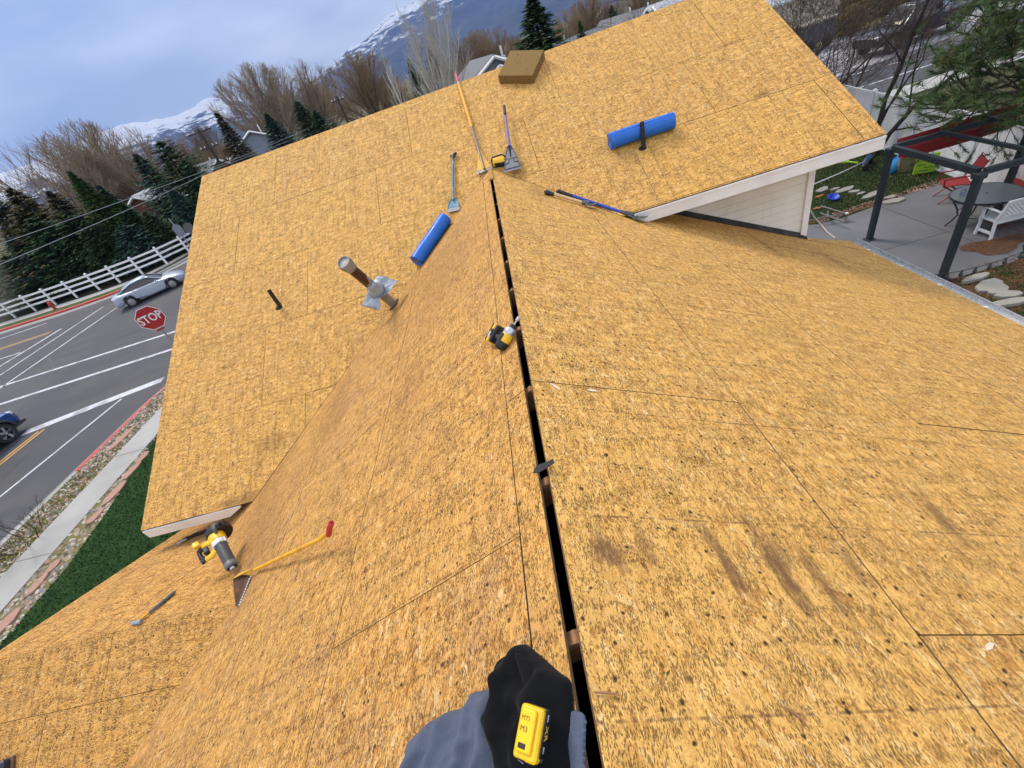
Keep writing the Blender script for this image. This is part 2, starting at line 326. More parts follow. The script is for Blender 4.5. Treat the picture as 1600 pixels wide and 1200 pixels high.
M_edge = mat('cut_board_edge', (.16, .09, .04), .9, var=.3, sc=60)
def clip(poly, conv):
    """clip polygon by a counter-clockwise convex polygon"""
    out = poly
    for i in range(len(conv)):
        a, b = conv[i], conv[(i+1) % len(conv)]; inp = out; out = []
        if not inp: break
        side = lambda p: (b[0]-a[0])*(p[1]-a[1])-(b[1]-a[1])*(p[0]-a[0])
        for k in range(len(inp)):
            p, q = inp[k-1], inp[k]; sp, sq = side(p), side(q)
            if (sp >= 0) != (sq >= 0): t = sp/(sp-sq); out.append((p[0]+(q[0]-p[0])*t, p[1]+(q[1]-p[1])*t))
            if sq >= 0: out.append(q)
    return out
def deck(name, O, U, V, regions, rows, joints, m, gap=.0052, th=.013):
    U = Vector(U); V = Vector(V).normalized(); n = U.cross(V); n = n if n.z > 0 else -n
    flip = U.cross(V).z < 0
    mb = MB(); r = random.Random(name)
    def ccw(p): return p if sum(p[i][0]*p[(i+1) % len(p)][1]-p[(i+1) % len(p)][0]*p[i][1] for i in range(len(p))) > 0 else p[::-1]
    umin = min(p[0] for g in regions for p in g); umax = max(p[0] for g in regions for p in g)
    for ri in range(len(rows)-1):
        j0 = joints[ri % len(joints)]; us = [j0+2.44*k for k in range(-8, 9) if umin < j0+2.44*k < umax]; us = [umin-1]+us+[umax+1]
        for ui in range(len(us)-1):
            sheet = r.random(); lift = r.uniform(-.0016, .0016); g2 = gap*r.uniform(.5, 1.5)
            cell = [(us[ui]+g2/2, rows[ri]+g2/2), (us[ui+1]-g2/2, rows[ri]+g2/2), (us[ui+1]-g2/2, rows[ri+1]-g2/2), (us[ui]+g2/2, rows[ri+1]-g2/2)]
            for g in regions:
                p = clip(cell, ccw(list(g)))
                if len(p) < 3: continue
                if flip: p = p[::-1]
                top = [O+U*a+V*b+n*lift for a, b in p]; bot = [q-n*th for q in top]; k = len(p)
                uvt = [(a, b) for a, b in p]
                mb.add(top+bot, [list(range(k)), list(range(2*k-1, k-1, -1))]+[[i, k+i, k+(i+1) % k, (i+1) % k] for i in range(k)], 0,
                       [uvt, uvt[::-1]]+[[uvt[i], (uvt[i][0], uvt[i][1]+.013), (uvt[(i+1) % k][0], uvt[(i+1) % k][1]+.013), uvt[(i+1) % k]] for i in range(k)], sheet)
    k_ = 0
    for i_, f_ in enumerate(mb.f): mb.m[i_] = 0 if abs(((Vector(mb.v[f_[1]])-Vector(mb.v[f_[0]])).cross(Vector(mb.v[f_[2]])-Vector(mb.v[f_[1]])).normalized()).dot(n)) > .5 else 1
    return mb.build(name, [m, M_edge], house)
Z0 = Vector((0, 0, 0))
c_ = NS
d = lambda x: x/c_
yj = on(PR, 1150, 418).y
deck('roof_deck', Z0, (0, 1, 0), (1, 0, -S), [[(-3, d(.018)), (6.9, d(.018)), (6.9, d(4.33)), (-3, d(4.33))], [(-3, d(4.33)), (6.17, d(4.33)), (6.60, d(GX)), (3.46, d(GX)), (3.46, d(GX)), (-3, d(GX))]],
     [-.1, 1.2104, 2.43, 3.65, 4.87, 6.3], [1.713, 2.945-2.44, yj, 2.945, 1.2], M_osbR)
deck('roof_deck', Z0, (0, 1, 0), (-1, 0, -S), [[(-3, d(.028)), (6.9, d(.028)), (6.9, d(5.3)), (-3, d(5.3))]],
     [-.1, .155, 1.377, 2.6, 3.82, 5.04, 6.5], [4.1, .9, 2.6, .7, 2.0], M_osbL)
FO = Vector((0, YR, zF(YR)))
vF = lambda y: (YR-y)/c_
E_ = .012
deck('roof_deck', FO, (1, 0, 0), (0, -1, -S), [[(XL, 0), (0, 0), (0, vF(YA+.001)), (-(YA-YEL)-E_, vF(YEL)), (XL, vF(YEL))], [(0, 0), (XR, 0), (XR, vF(YER)), (YA-YER+E_, vF(YER)), (0, vF(YA+.001))]],
     [-.1, .2, 1.417, 2.637, 3.857, 5.077, 6.6], [on(PF, 1000, 60).x, on(PF, 429, 300).x, on(PF, 591, 310).x, on(PF, 481, 430).x, on(PF, 412, 575).x, on(PF, 477, 640).x], M_osbF)
deck('roof_deck', FO, (1, 0, 0), (0, 1, -S), [[(XL, 0), (XR, 0), (XR, vF(YER)), (XL, vF(YER))]], [-.1, 1.2, 2.4, 3.6, 5], [.3, 1.5], M_osbF)
WO = Vector((0, WY, WZ))
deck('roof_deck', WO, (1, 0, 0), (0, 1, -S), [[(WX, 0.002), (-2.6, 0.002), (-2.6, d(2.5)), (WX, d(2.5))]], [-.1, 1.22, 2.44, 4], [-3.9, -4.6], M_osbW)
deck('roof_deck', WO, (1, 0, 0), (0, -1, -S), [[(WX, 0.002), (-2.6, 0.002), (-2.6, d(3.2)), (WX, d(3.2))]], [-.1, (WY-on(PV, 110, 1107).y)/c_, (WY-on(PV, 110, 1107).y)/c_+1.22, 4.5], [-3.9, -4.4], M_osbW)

def part(name, mats, fn, smooth=False, bevel=0, parent=None):
    mb = MB(); fn(mb); return mb.build(name, mats, parent or house, smooth, bevel)
# walls (closed so that the attic is dark)
def walls(mb):
    def slab(x0, y0, x1, y1, z0, z1, z2=None, t=.06):
        """vertical slab from (x0,y0) to (x1,y1); top runs from z1 to z2"""
        z2 = z1 if z2 is None else z2
        dx, dy = x1-x0, y1-y0; l = math.hypot(dx, dy); nx, ny = -dy/l*t, dx/l*t
        mb.add([(x0, y0, z0), (x1, y1, z0), (x1, y1, z2), (x0, y0, z1), (x0+nx, y0+ny, z0), (x1+nx, y1+ny, z0), (x1+nx, y1+ny, z2), (x0+nx, y0+ny, z1)],
               [(0, 1, 2, 3), (7, 6, 5, 4), (1, 5, 6, 2), (4, 0, 3, 7), (3, 2, 6, 7), (0, 4, 5, 1)])
    zr = zF(YR)-.02
    yb = 2*YR-YER-.6
    slab(4.27, 6.19, 4.27, YR, GZ, zF(6.19)-.03, zr); slab(4.27, YR+.002, 4.27, yb, GZ, zr, zF(6.0)-.03)
    slab(4.2, yb, -4.8, yb, GZ, zF(6.0)-.1)
    slab(-4.85, yb, -4.85, YR, GZ, zF(6.0)-.03, zr); slab(-4.85, YR-.002, -4.85, 4.0, GZ, zr, zF(4.0)-.03)
    slab(-4.8, 3.95, -2.0, 3.95, GZ, zF(3.95)-.03)
    slab(4.98, -2.9, 4.98, 6.13, GZ, -S*4.98-.03)
    slab(-4.98, 3.9, -4.98, WY, GZ, WZ-S*(3.9-WY)-.03, WZ-.03); slab(-4.98, WY-.002, -4.98, -1.1, GZ, WZ-.03, WZ-S*(WY+1.1)-.03)
    slab(-4.9, -1.15, 0, -2.9, GZ, -2.9, -.1); slab(0.02, -2.9, 4.9, -2.9, GZ, -.1, -2.6)
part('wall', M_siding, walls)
# clapboards of the triangle above the right-hand slope
def siding(mb):
    z = -.89
    mb.box((2.6, 6.30, -1.5), (3.6, .02, 1.9))
    while z > -2.35:
        zb = z-.112; xb = max(.9, -zb/S-.06)
        if xb < 4.24:
            mb.add([(xb, 6.154, zb), (4.24, 6.154, zb), (4.24, 6.172, z), (xb, 6.172, z), (xb, 6.2, zb), (4.24, 6.2, zb), (4.24, 6.2, z), (xb, 6.2, z)],
                   [(0, 1, 2, 3), (1, 5, 6, 2), (4, 0, 3, 7), (0, 4, 5, 1), (3, 2, 6, 7), (7, 6, 5, 4)])
        z = zb
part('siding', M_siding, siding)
part('corner_board', M_white, lambda mb: mb.box((4.285, 6.175, -3.1), (.09, .09, 4.4)))
def flash(mb):
    for k in range(14):
        x0 = 1.75+k*.185; x1 = x0+.185
        mb.add([(x0, 6.10+random.uniform(-.012, .012), -S*x0+.004), (x1, 6.10+random.uniform(-.012, .012), -S*x1+.004), (x1, 6.149, -S*x1+.075), (x0, 6.149, -S*x0+.075), (x0, 6.149, -S*x0-.02), (x1, 6.149, -S*x1-.02)],
               [(0, 1, 2, 3), (0, 4, 5, 1), (0, 3, 4), (1, 5, 2), (4, 3, 2, 5)])
part('flashing', M_felt, flash)
# eaves
def fasciaR(mb):
    z = zF(YER)-.018
    mb.box(((1.47+XR)/2+.06, YER+.004, z-.075), (XR-1.47-.12, .022, .15)); mb.box((3.13, 5.8, z-.152), (2.9, .74, .01))
    mb.box(((1.6+XR)/2, YER-.010, z-.012), (XR-1.6, .012, .028))
part('fascia', M_white, fasciaR, bevel=.003)
def fasciaL(mb):
    z = zF(YEL)-.018; xa, xb = XL+.005, -3.78
    mb.prism([(xa, z), (xa, z-.125), (xb-.22, z-.125), (xb, z-.02), (xb, z)], 0, .02, 0, Matrix(((1, 0, 0, 0), (0, 0, 1, YEL-.012), (0, 1, 0, 0), (0, 0, 0, 1))))
part('fascia', M_white, fasciaL, bevel=.003)
for x, sg in ((XR-.012, 1), (XL+.012, -1)):
    y0 = YER if sg > 0 else YEL
    for (ya, za, yb, zb) in ((y0+.03, zF(y0+.03), YR, zF(YR)), (YR+.001, zF(YR), 2*YR-YER, zF(YER))):
        part('rake_board', M_white, lambda mb: mb.add([(x-.012, ya, za-.02), (x+.012, ya, za-.02), (x+.012, yb, zb-.02), (x-.012, yb, zb-.02), (x-.012, ya, za-.16), (x+.012, ya, za-.16), (x+.012, yb, zb-.16), (x-.012, yb, zb-.16)],
                   [(0, 1, 2, 3), (7, 6, 5, 4), (1, 5, 6, 2), (4, 0, 3, 7), (0, 4, 5, 1), (3, 2, 6, 7)]))
# drip-side gutter of the right slope
def gut(mb, y0, y1, dx=0, dz=0):
    zt = -S*GX-.01+dz; x0 = GX+.008+dx
    prof = [(x0, zt+.0), (x0, zt-.10), (x0+.075, zt-.10), (x0+.115, zt-.045), (x0+.118, zt+.012), (x0+.103, zt+.016), (x0+.103, zt+.004), (x0+.109, zt-.002), (x0+.106, zt-.043), (x0+.07, zt-.092), (x0+.006, zt-.092), (x0+.006, zt)]
    n = len(prof); vs = [(x, y, z) for y in (y0, y1) for x, z in prof]
    mb.add(vs, [[i, (i+1) % n, n+(i+1) % n, n+i] for i in range(n)]+[list(range(n))[::-1], [n+i for i in range(n)]])
part('gutter', M_alu, lambda mb: gut(mb, 3.58, 6.62))
part('gutter', M_alu, lambda mb: (gut(mb, -3, 3.46, .01, -.02), mb.box((GX+.03, 3.44, -S*GX+.006), (.16, .14, .02), R=Matrix.Rotation(.3, 3, 'Y'))))
for y in (6.2, 5.55, 4.9, 4.25, 3.66): part('gutter_clip', M_white, lambda mb: mb.box((GX+.012, y, -S*GX-.006), (.07, .035, .006), R=Matrix.Rotation(.3, 3, 'Y')))
# rafters seen through the ridge slot
for y in (-1.25, -.64, -.05, .52, 1.10, 1.70, 2.31, 2.87, 3.40, 3.98, 4.55, 5.12, 5.70, 6.28):
    def rf(mb, y=y):
        for sx in (-1, 1):
            for w in (-1, 1):
                if sx*w < 0 and y < 5: continue
                mb.add([(0, y-.019, -.045+.0), (sx*1.6, y-.019, -.045-S*1.6), (sx*1.6, y-.019, -.17-S*1.6), (0, y-.019, -.17), (0, y+.019, -.045), (sx*1.6, y+.019, -.045-S*1.6), (sx*1.6, y+.019, -.17-S*1.6), (0, y+.019, -.17)],
                       [(0, 1, 2, 3), (7, 6, 5, 4), (0, 4, 5, 1), (3, 2, 6, 7), (1, 5, 6, 2), (0, 3, 7, 4)])
    part('rafter', M_rafter, rf)
# ridge cap strip where the slot is closed
part('ridge_strip', M_osbL, lambda mb: mb.prism([(-.036, 6.17), (.022, 6.15), (.02, 6.86), (-.02, 6.86)], -.012, .006))
# plumbing vent with its lead flashing pushed up the pipe (leaning pipe on the left slope)
M_pvc = mat('grey_vent_pipe', (.27, .26, .235), .5, sc=20, var=.1, dirt=.3, dirtc=(.16, .13, .1))
M_tar = mat('rust_brown_tar', (.055, .022, .012), .4, sc=30, var=.5)
M_lead = mat('galvanised_flashing', (.30, .34, .39), .45, .3, sc=18, var=.22, bump=.4)
base = on(PL, 616, 476); bd = (base-CAM).dot(FX); tip = CAM+ray(536, 409)*(bd*.835); ax = (tip-base).normalized(); Lp = (tip-base).length
FR = frame(base, (1, 0, 0), ax); PRd = .056
vp = MB(); vp.M = FR; vp.lathe([(PRd, -.15), (PRd, Lp-.08)], 24); vent = vp.build('vent_pipe', M_pvc, house, True)
vp = MB(); vp.M = FR; n_ = 24
ringb = [(PRd*1.03*math.cos(2*math.pi*k/n_), PRd*1.03*math.sin(2*math.pi*k/n_), Lp*(.60+.07*math.sin(2*math.pi*k/n_+1.0)+.02*math.sin(5*k))) for k in range(n_)]; ringt = [(PRd*1.03*math.cos(2*math.pi*k/n_), PRd*1.03*math.sin(2*math.pi*k/n_), Lp-.10) for k in range(n_)]
vp.add(ringb+ringt, [(k, (k+1) % n_, n_+(k+1) % n_, n_+k) for k in range(n_)]); vp.build('tar_band', M_tar, vent, True)
vp = MB(); vp.M = FR; vp.lathe([(PRd*1.05, Lp-.135), (PRd*1.22, Lp-.13), (PRd*1.22, Lp-.09), (PRd*1.38, Lp-.085), (PRd*1.42, Lp-.01), (PRd*1.36, Lp), (PRd*1.2, Lp), (PRd*1.15, Lp-.012), (PRd*1.12, Lp-.03)], 30, cap=False)
for k in range(10):
    a_ = k*math.pi/5; vp.box((PRd*1.41*math.cos(a_), PRd*1.41*math.sin(a_), Lp-.045), (.006, .016, .06), R=Matrix.Rotation(a_, 3, 'Z'))
vp.build('pipe_cap', M_pvc, vent, True)
vp = MB(); vp.M = FR; vp.lathe([(PRd*1.13, Lp-.022), (0, Lp-.018)], 30, cap=False); vp.build('cap_disc', mat('pale_cap_disc', (.34, .34, .31), .6), vent, True)
vp = MB()
pa_ = CAM+ray(612, 434)*((base+ax*Lp*.40-CAM).dot(FX)); pb_ = CAM+ray(584, 488)*((base+ax*Lp*.40-CAM).dot(FX)); FP = frame(base+ax*Lp*.38, pa_-pb_, ax)
vp.M = FP
vp.lathe([(PRd*2.0, -.01), (PRd*1.5, .03), (PRd*1.18, .08), (PRd*1.08, .17)], 24, cap=False)
gx, gy = 16, 12; vs = []
for i in range(gx+1):
    for j in range(gy+1):
        a, b = (i/gx-.5)*2, (j/gy-.5)*2; x = a*.225; y = b*.145
        z = -.02-.10*max(0, abs(a)-.35)*(1.3 if a > 0 else .9)+.016*math.sin(6*a+3*b)+.012*math.sin(11*b+2*a)+.05*max(0, b*a)
        if math.hypot(x, y) < PRd*1.5: z += .012
        vs.append((x*(1-.12*b*a), y*(1+.10*math.sin(5*a)), z))
vp.add(vs, [[i*(gy+1)+j, (i+1)*(gy+1)+j, (i+1)*(gy+1)+j+1, i*(gy+1)+j+1] for i in range(gx) for j in range(gy)]); fl = vp.build('flashing', M_lead, vent, True, angle=60)
sm = fl.modifiers.new('thick', 'SOLIDIFY'); sm.thickness = .003
vp = MB(); vp.M = frame(base, (0, 1, 0), nL); vp.lathe([(.095, .0015), (.02, .0025)], 24, M=Matrix.Diagonal((1.2, 1.0, 1, 1))); vp.build('pipe_hole', M_dark, house)
# two black vent stubs on the far slope
for (b, t) in (((438, 479), (424, 452)), ((1006, 230), (1001, 191))):
    B = on(PF, *b); dd = ray(*t); h = B.y-0  # the height where the vertical above B passes nearest to the pixel ray
    k = (B.y-CAM.y)/dd.y; H = CAM.z+dd.z*k-B.z
    print('stub height', H)
    mb = MB(); mb.lathe([(.028, -.1), (.028, H), (.023, H), (.023, H-.05)], 14, M=T(*B)); mb.build('vent_stub', M_black, house, True)
    mb = MB(); mb.M = frame(B, (1, 0, 0), nF); mb.lathe([(.048, .001), (.01, .002)], 20, M=T(-.02, -.012, 0)@Matrix.Diagonal((1.15, .9, 1, 1))); mb.build('pipe_hole', M_dark, house)
# ================================================================== things lying on the roof
def text_mesh(s, size, M, m, parent, name='lettering', ext=.0006, bold=0.0, align='CENTER'):
    cu = bpy.data.curves.new(name, 'FONT'); cu.body = s; cu.size = size; cu.extrude = ext; cu.offset = bold; cu.align_x = align; cu.align_y = 'CENTER'; cu.resolution_u = 2
    o = bpy.data.objects.new(name, cu); COL.objects.link(o)
    bpy.context.view_layer.update()
    me = bpy.data.meshes.new_from_object(o.evaluated_get(bpy.context.evaluated_depsgraph_get())); bpy.data.objects.remove(o)
    me.name = name; P = WM.get(parent.name, Matrix()) if parent else Matrix()
    me.transform(P.inverted() @ M); me.materials.clear(); me.materials.append(m)
    q = bpy.data.objects.new(name, me); COL.objects.link(q)
    if parent: q.parent = parent
    WM[q.name] = P.copy()
    return q

M_blue = mat('blue_underlayment', (.006, .13, .56), .42, var=.18, sc=9, bump=.5, dirt=.25, dirtc=(.05, .16, .40))
M_core = mat('cardboard_core', (.30, .22, .14), .8)
M_lbl = mat('pale_blue_print', (.12, .32, .66), .45, var=.1)
M_print = mat('white_print', (.5, .58, .68), .5)
def roll(a, b, r, label, lines):
    A = on(PF, *a, up=r); B = on(PF, *b, up=r); ax = (B-A); Ln = ax.length
    M = frame(A, nF, ax)        # local z along the roll, local x away from the deck
    t = thing('underlayment_roll', label, 'roll', M, 'blue underlayment rolls on the roof')
    mb = MB(); mb.M = M
    prof = []; rr = random.Random(label)
    n = 40; N = 14
    vs = []
    for j in range(N+1):
        z = Ln*j/N; k = .0
        for i in range(n):
            an = 2*math.pi*i/n
            q = r*(1+.018*math.sin(3*an+j*.7)+.006*math.sin(7*an-j*1.3)) - (.05*r if abs(an-math.pi) < .3 else 0)
            vs.append((q*math.cos(an), q*math.sin(an), z+(.004*math.sin(3*an) if j in (0, N) else 0)))
    fs = [[j*n+i, j*n+(i+1) % n, (j+1)*n+(i+1) % n, (j+1)*n+i] for j in range(N) for i in range(n)]
    mb.add(vs, fs)
    # spiral layered ends
    for z, sg in ((0, -1), (Ln, 1)):
        rings = []
        base_i = len(mb.v)
        q = [r, r*.97, r*.9, r*.82, r*.72, r*.62, r*.52, r*.44]; zz = [z, z-sg*.004, z-sg*.002, z-sg*.006, z-sg*.003, z-sg*.008, z-sg*.004, z-sg*.03]
        vs = [(q[k]*math.cos(2*math.pi*i/n), q[k]*math.sin(2*math.pi*i/n), zz[k]) for k in range(8) for i in range(n)]
        fs = [[k*n+i, k*n+(i+1) % n, (k+1)*n+(i+1) % n, (k+1)*n+i] for k in range(7) for i in range(n)]
        if sg < 0: fs = [f[::-1] for f in fs]
        mb.add(vs, fs)
    mb.build('roll_body', M_blue, t, True, angle=50)
    mb = MB(); mb.M = M; mb.lathe([(r*.44, .004), (r*.38, .004), (r*.38, Ln-.004), (r*.44, Ln-.004)], 24, cap=False)
    mb.build('core_tube', M_core, t, True)
    # the loose outer edge of the sheet, a lap along the roll
    mb = MB(); mb.M = M; a0 = R_(lines[0]-32)
    vs = [((r+.002+h)*math.cos(a0+w_), (r+.002+h)*math.sin(a0+w_), z) for z in (0, Ln) for w_, h in ((0, 0), (.05, .0035), (.09, .0035), (.12, -.001))]
    mb.add(vs, [(0, 1, 5, 4), (1, 2, 6, 5), (2, 3, 7, 6)]); mb.build('sheet_edge', M_blue, t, True)
    return t, M, Ln, r
def curved(text, size, M, r, ang, z, m, parent, flip=1, name='lettering'):
    """lettering wrapped round a cylinder, running along it"""
    cu = bpy.data.curves.new(name, 'FONT'); cu.body = text; cu.size = size; cu.align_x = 'CENTER'; cu.align_y = 'CENTER'; cu.resolution_u = 2
    o = bpy.data.objects.new(name, cu); COL.objects.link(o); bpy.context.view_layer.update()
    me = bpy.data.meshes.new_from_object(o.evaluated_get(bpy.context.evaluated_depsgraph_get())); bpy.data.objects.remove(o)
    P = WM.get(parent.name, Matrix()).inverted()
    for v in me.vertices:
        x, y = v.co.x, v.co.y; an = R_(ang)-flip*y/r
        v.co = P @ (M @ Vector(((r+.0012)*math.cos(an), (r+.0012)*math.sin(an), z+flip*x)))
    me.materials.clear(); me.materials.append(m); q = bpy.data.objects.new(name, me); COL.objects.link(q); q.parent = parent; WM[q.name] = WM[parent.name].copy()
t1, Mr, Ln, rr_ = roll((650, 408), (696, 341), .092, 'blue underlayment roll lying in the valley beside the teal shovel', (10, 0))
# faint pale specks of print along the underside edge (too worn to read)
for ang, zz in ((-62, Ln*.30), (-62, Ln*.72)):
    mb = MB(); mb.M = Mr; r0 = random.Random(ang+zz)
    for k in range(9):
        z0 = zz-.08+k*.018; h = r0.uniform(.006, .018); a = R_(ang); da = h/rr_
        vs = [((rr_+.0025)*math.cos(a+q), (rr_+.0025)*math.sin(a+q), z0+w_) for q, w_ in ((0, 0), (da, .002), (da, .008), (0, .007))]; mb.add(vs, [(0, 1, 2, 3)])
    mb.build('worn_print', M_print, t1)
t2, Mr, Ln, rr_ = roll((952, 221), (1052, 188), .10, 'blue underlayment roll with a pale printed panel, behind the black vent stub', (30, 0))
mb = MB(); mb.M = Mr
for a0, a1 in ((38, 68),):
    na = 6
    vs = [((rr_+.0016)*math.cos(R_(a0+(a1-a0)*i/na)*-1), (rr_+.0016)*math.sin(R_(a0+(a1-a0)*i/na)*-1), z) for z in (Ln*.2, Ln*.83) for i in range(na+1)]
    mb.add(vs, [(i, i+1, na+2+i, na+1+i) for i in range(na)])
mb.build('printed_panel', M_lbl, t2, True)
mb = MB(); mb.M = Mr; r0 = random.Random(4)
for k in range(60):
    z0 = Ln*(.22+.6*r0.random()); a = -R_(r0.uniform(40, 66)); w_ = r0.uniform(.004, .02)
    mb.add([((rr_+.0026)*math.cos(a+q), (rr_+.0026)*math.sin(a+q), z0+u) for q, u in ((0, 0), (.03, 0), (.03, w_), (0, w_))], [(0, 1, 2, 3)])
mb.build('worn_print', M_print, t2)

# ---- foam block
M_foam = mat('brown_foam', (.155, .088, .024), .92, sc=60, var=.2, bump=.6)
def foam():
    q = NT('holed_foam'); o = q.n('TexCoord').outputs['Object']
    v = q.n('TexVoronoi', {'Vector': q.n('VectorMath', {0: o, 1: (1, 1.6, 1)}, operation='MULTIPLY').outputs[0], 'Scale': 17.0}); cs = q.n('SeparateColor', {0: v.outputs['Color']}).outputs
    hole = q.math('MULTIPLY', q.math('SUBTRACT', 1.0, q.step(v.outputs['Distance'], .14, .26)), q.math('GREATER_THAN', cs[0], .55))
    n1 = q.noise(o, 90, 4); c = q.mixc(q.step(n1, .3, .7), (.17, .098, .024, 1), (.23, .138, .036, 1)); c = q.mixc(hole, c, (.035, .016, .006, 1))
    q.L(c, q.b.inputs['Base Color']); q.b.inputs['Roughness'].default_value = .95; q.bump(q.math('SUBTRACT', q.math('MULTIPLY', n1, .3), hole), .8, .006); return q.m
A = on(PF, 781, 131); B = on(PF, 835, 131); dn = on(PF, 852, 86)
M = frame(A, B-A, nF); w_ = (B-A).length
H = .13
tp = on(PF, 806, 78, up=H); loc = M.inverted() @ tp
mb = MB(); lx = w_*.98; ly = (M.inverted() @ tp).y
print('foam', w_, loc)
mb.M = M
rb = []
ly = max(.45, min(ly, .62)); sk = loc.x*.5
mb.box((lx/2, ly/2, H/2), (lx, ly, H))
# jitter for a soft hand-cut look
o = mb.build('foam_block', foam(), None, bevel=.006, loc=M.translation)
tag(o, 'brown porous foam block near the ridge of the far slope', 'foam block')

# ---- long handled shingle shovels
def shaft(mb, p0, p1, r, mi=0, n=10, r1=None): mb.tube([p0, p1], [r, r1 or r], n, mi)
M_ferr = mat('dull_ferrule', (.22, .19, .17), .5, .5, sc=40, var=.25)
# yellow tear-off shovel
a = on(PF, 758, 268, up=.03); bt = on(PF, 709, 106, up=.12)
Ms = frame(a, bt-a, nF); Ls = (bt-a).length
t = thing('shingle_shovel', 'long yellow tear-off shovel with pink grip and notched blade at the ridge end', 'shovel', Ms)
print('yellow shovel', Ls)
mb = MB(); mb.M = Ms; mb.tube([(.30, 0, .035), (Ls*.42, 0, .02)], .018, 10); mb.build('ferrule', M_ferr, t, True)
mb = MB(); mb.M = Ms; mb.tube([(Ls*.40, 0, .02), (Ls*.62, 0, .01), (Ls*.85, 0, .0)], [.021, .024, .020], 10); mb.build('shaft', mat('yellow_fibreglass', (.76, .37, .015), .35, var=.08), t, True)
mb = MB(); mb.M = Ms; mb.tube([(Ls*.85, 0, .0), (Ls*.91, 0, 0)], .015, 10); mb.build('worn_sleeve', M_bare, t, True)
mb = MB(); mb.M = Ms; mb.tube([(Ls*.90, 0, 0), (Ls*.92, 0, 0), (Ls*.97, 0, 0), (Ls, 0, 0)], [.017, .021, .021, .014], 10); mb.build('grip', mat('pink_grip', (.62, .03, .09), .45), t, True)
def blade(M_, w0, w1, ln, teeth, m, holes=True, name='blade', dz=.0):
    """trapezoid blade lying on the deck with a toothed edge at x=0"""
    mb = MB(); mb.M = M_
    top = [(ln, -w1/2), (ln, w1/2)]
    edge = []
    for k in range(teeth):
        y0 = w0/2-w0*k/teeth; y1 = w0/2-w0*(k+1)/teeth; g = (y0-y1)*.28
        edge += [(.0, y0), (0.0, y1+g), (.016, y1+g*.7), (.016, y1+g*.2)]
    poly = [(ln, -w1/2), (ln, w1/2)]+edge+[(0, -w0/2)]
    mb.prism(poly, dz, dz+.003)
    # stiffening ribs and raised frame
    for y in (-.36, .36): mb.tube([(.03, y*w0, dz+.006), (ln, y*w1, dz+.01)], .004, 6)
    return mb
mb = blade(Ms, .26, .06, .36, 5, M_steel); mb.build('blade', M_steel, t)
mb = MB(); mb.M = Ms
mb.add([(.05, -.105, .006), (.05, .105, .006), (.40, .02, .035), (.40, -.02, .035), (.05, -.095, .003), (.05, .095, .003), (.40, .02, .004), (.40, -.02, .004)], [(0, 1, 2, 3), (7, 6, 5, 4), (0, 4, 5, 1), (1, 5, 6, 2), (3, 2, 6, 7), (4, 0, 3, 7)])
mb.build('gusset', M_yellowpaint, t); mb = MB(); mb.M = Ms; mb.tube([(.04, .0, .016), (.41, 0, .045)], .015, 8); mb.build('socket', M_ferr, t, True)

# violet handled tear-off shovel
a = on(PF, 801, 267, up=.10); bt = on(PF, 788, 168, up=.10)
Ms = frame(a, bt-a, nF); Ls = (bt-a).length; print('violet', Ls)
M_violet = mat('violet_paint', (.13, .10, .30), .5, sc=60, var=.35, dirt=.6, dirtc=(.25, .22, .24))
t = thing('shingle_shovel', 'violet handled tear-off shovel with a grey ribbed blade leaning on the yellow charger', 'shovel', Ms)
mb = MB(); mb.M = Ms; mb.tube([(.48, 0, .02), (Ls*.86, 0, .01)], [.022, .018], 10); mb.build('shaft', M_violet, t, True)
mb = MB(); mb.M = Ms; mb.tube([(Ls*.86, 0, .02), (Ls, 0, .02)], [.022, .024], 10); mb.build('grip', M_black, t, True)
mb = MB(); mb.M = Ms; poly = [(.52, -.03), (.52, .03), (.36, .070), (.02, .125)]
for k in range(8): y = .125-.25*k/8; poly += [(.0, y-.004), (.0, y-.018), (.012, y-.0255)]
poly += [(.02, -.125), (.36, -.070)]
mb.prism(poly, .0, .004); mb.build('blade', mat('grey_scraped_steel', (.15, .155, .18), .5, .4, sc=60, var=.3), t)
mb = MB(); mb.M = Ms
for p in ([(.055, -.11), (.25, -.085), (.25, .085), (.055, .11), (.055, -.11)], [(.25, -.085), (.36, -.066), (.50, -.028)], [(.25, .085), (.36, .066), (.50, .028)], [(.15, -.096), (.17, -.04), (.24, -.03)], [(.15, .096), (.17, .04), (.24, .03)]):
    mb.tube([(x, y, .008) for x, y in p], .0055, 6)
mb.build('rib', mat('dark_rib', (.05, .055, .075), .5), t, True)
mb = MB(); mb.M = Ms; mb.prism([(.28, -.006), (.46, -.016), (.46, .016), (.28, .006)], .005, .010); mb.build('slot', M_dark, t)
# teal small shovel
a = on(PF, 709, 328, up=.012); bt = on(PF, 708, 240, up=.04); Ms = frame(a, bt-a, nF); Ls = (bt-a).length; print('teal', Ls)
M_teal = mat('teal_paint', (.02, .16, .28), .42, sc=40, var=.2, dirt=.4, dirtc=(.3, .32, .32))
t = thing('shingle_shovel', 'teal flat shovel with a black grip, its blade touching the blue roll', 'shovel', Ms)
mb = MB(); mb.M = Ms; mb.tube([(.16, 0, .03), (Ls*.9, 0, .03)], .017, 10); mb.build('shaft', M_teal, t, True)
mb = MB(); mb.M = Ms
mb.tube([(Ls*.88, 0, .03), (Ls*.93, 0.0, .03), (Ls*.97, -.02, .03), (Ls, -.05, .03)], [.018, .026, .028, .016], 8); mb.tube([(Ls*.90, 0, .03), (Ls*.96, .035, .03), (Ls*.965, .048, .03)], [.012, .02, .008], 8); mb.build('grip', M_black, t, True)
mb = MB(); mb.M = Ms; mb.prism([(.20, -.035), (.20, .035), (.13, .07), (.04, .085), (.04, -.085), (.13, -.07)], .010, .013)
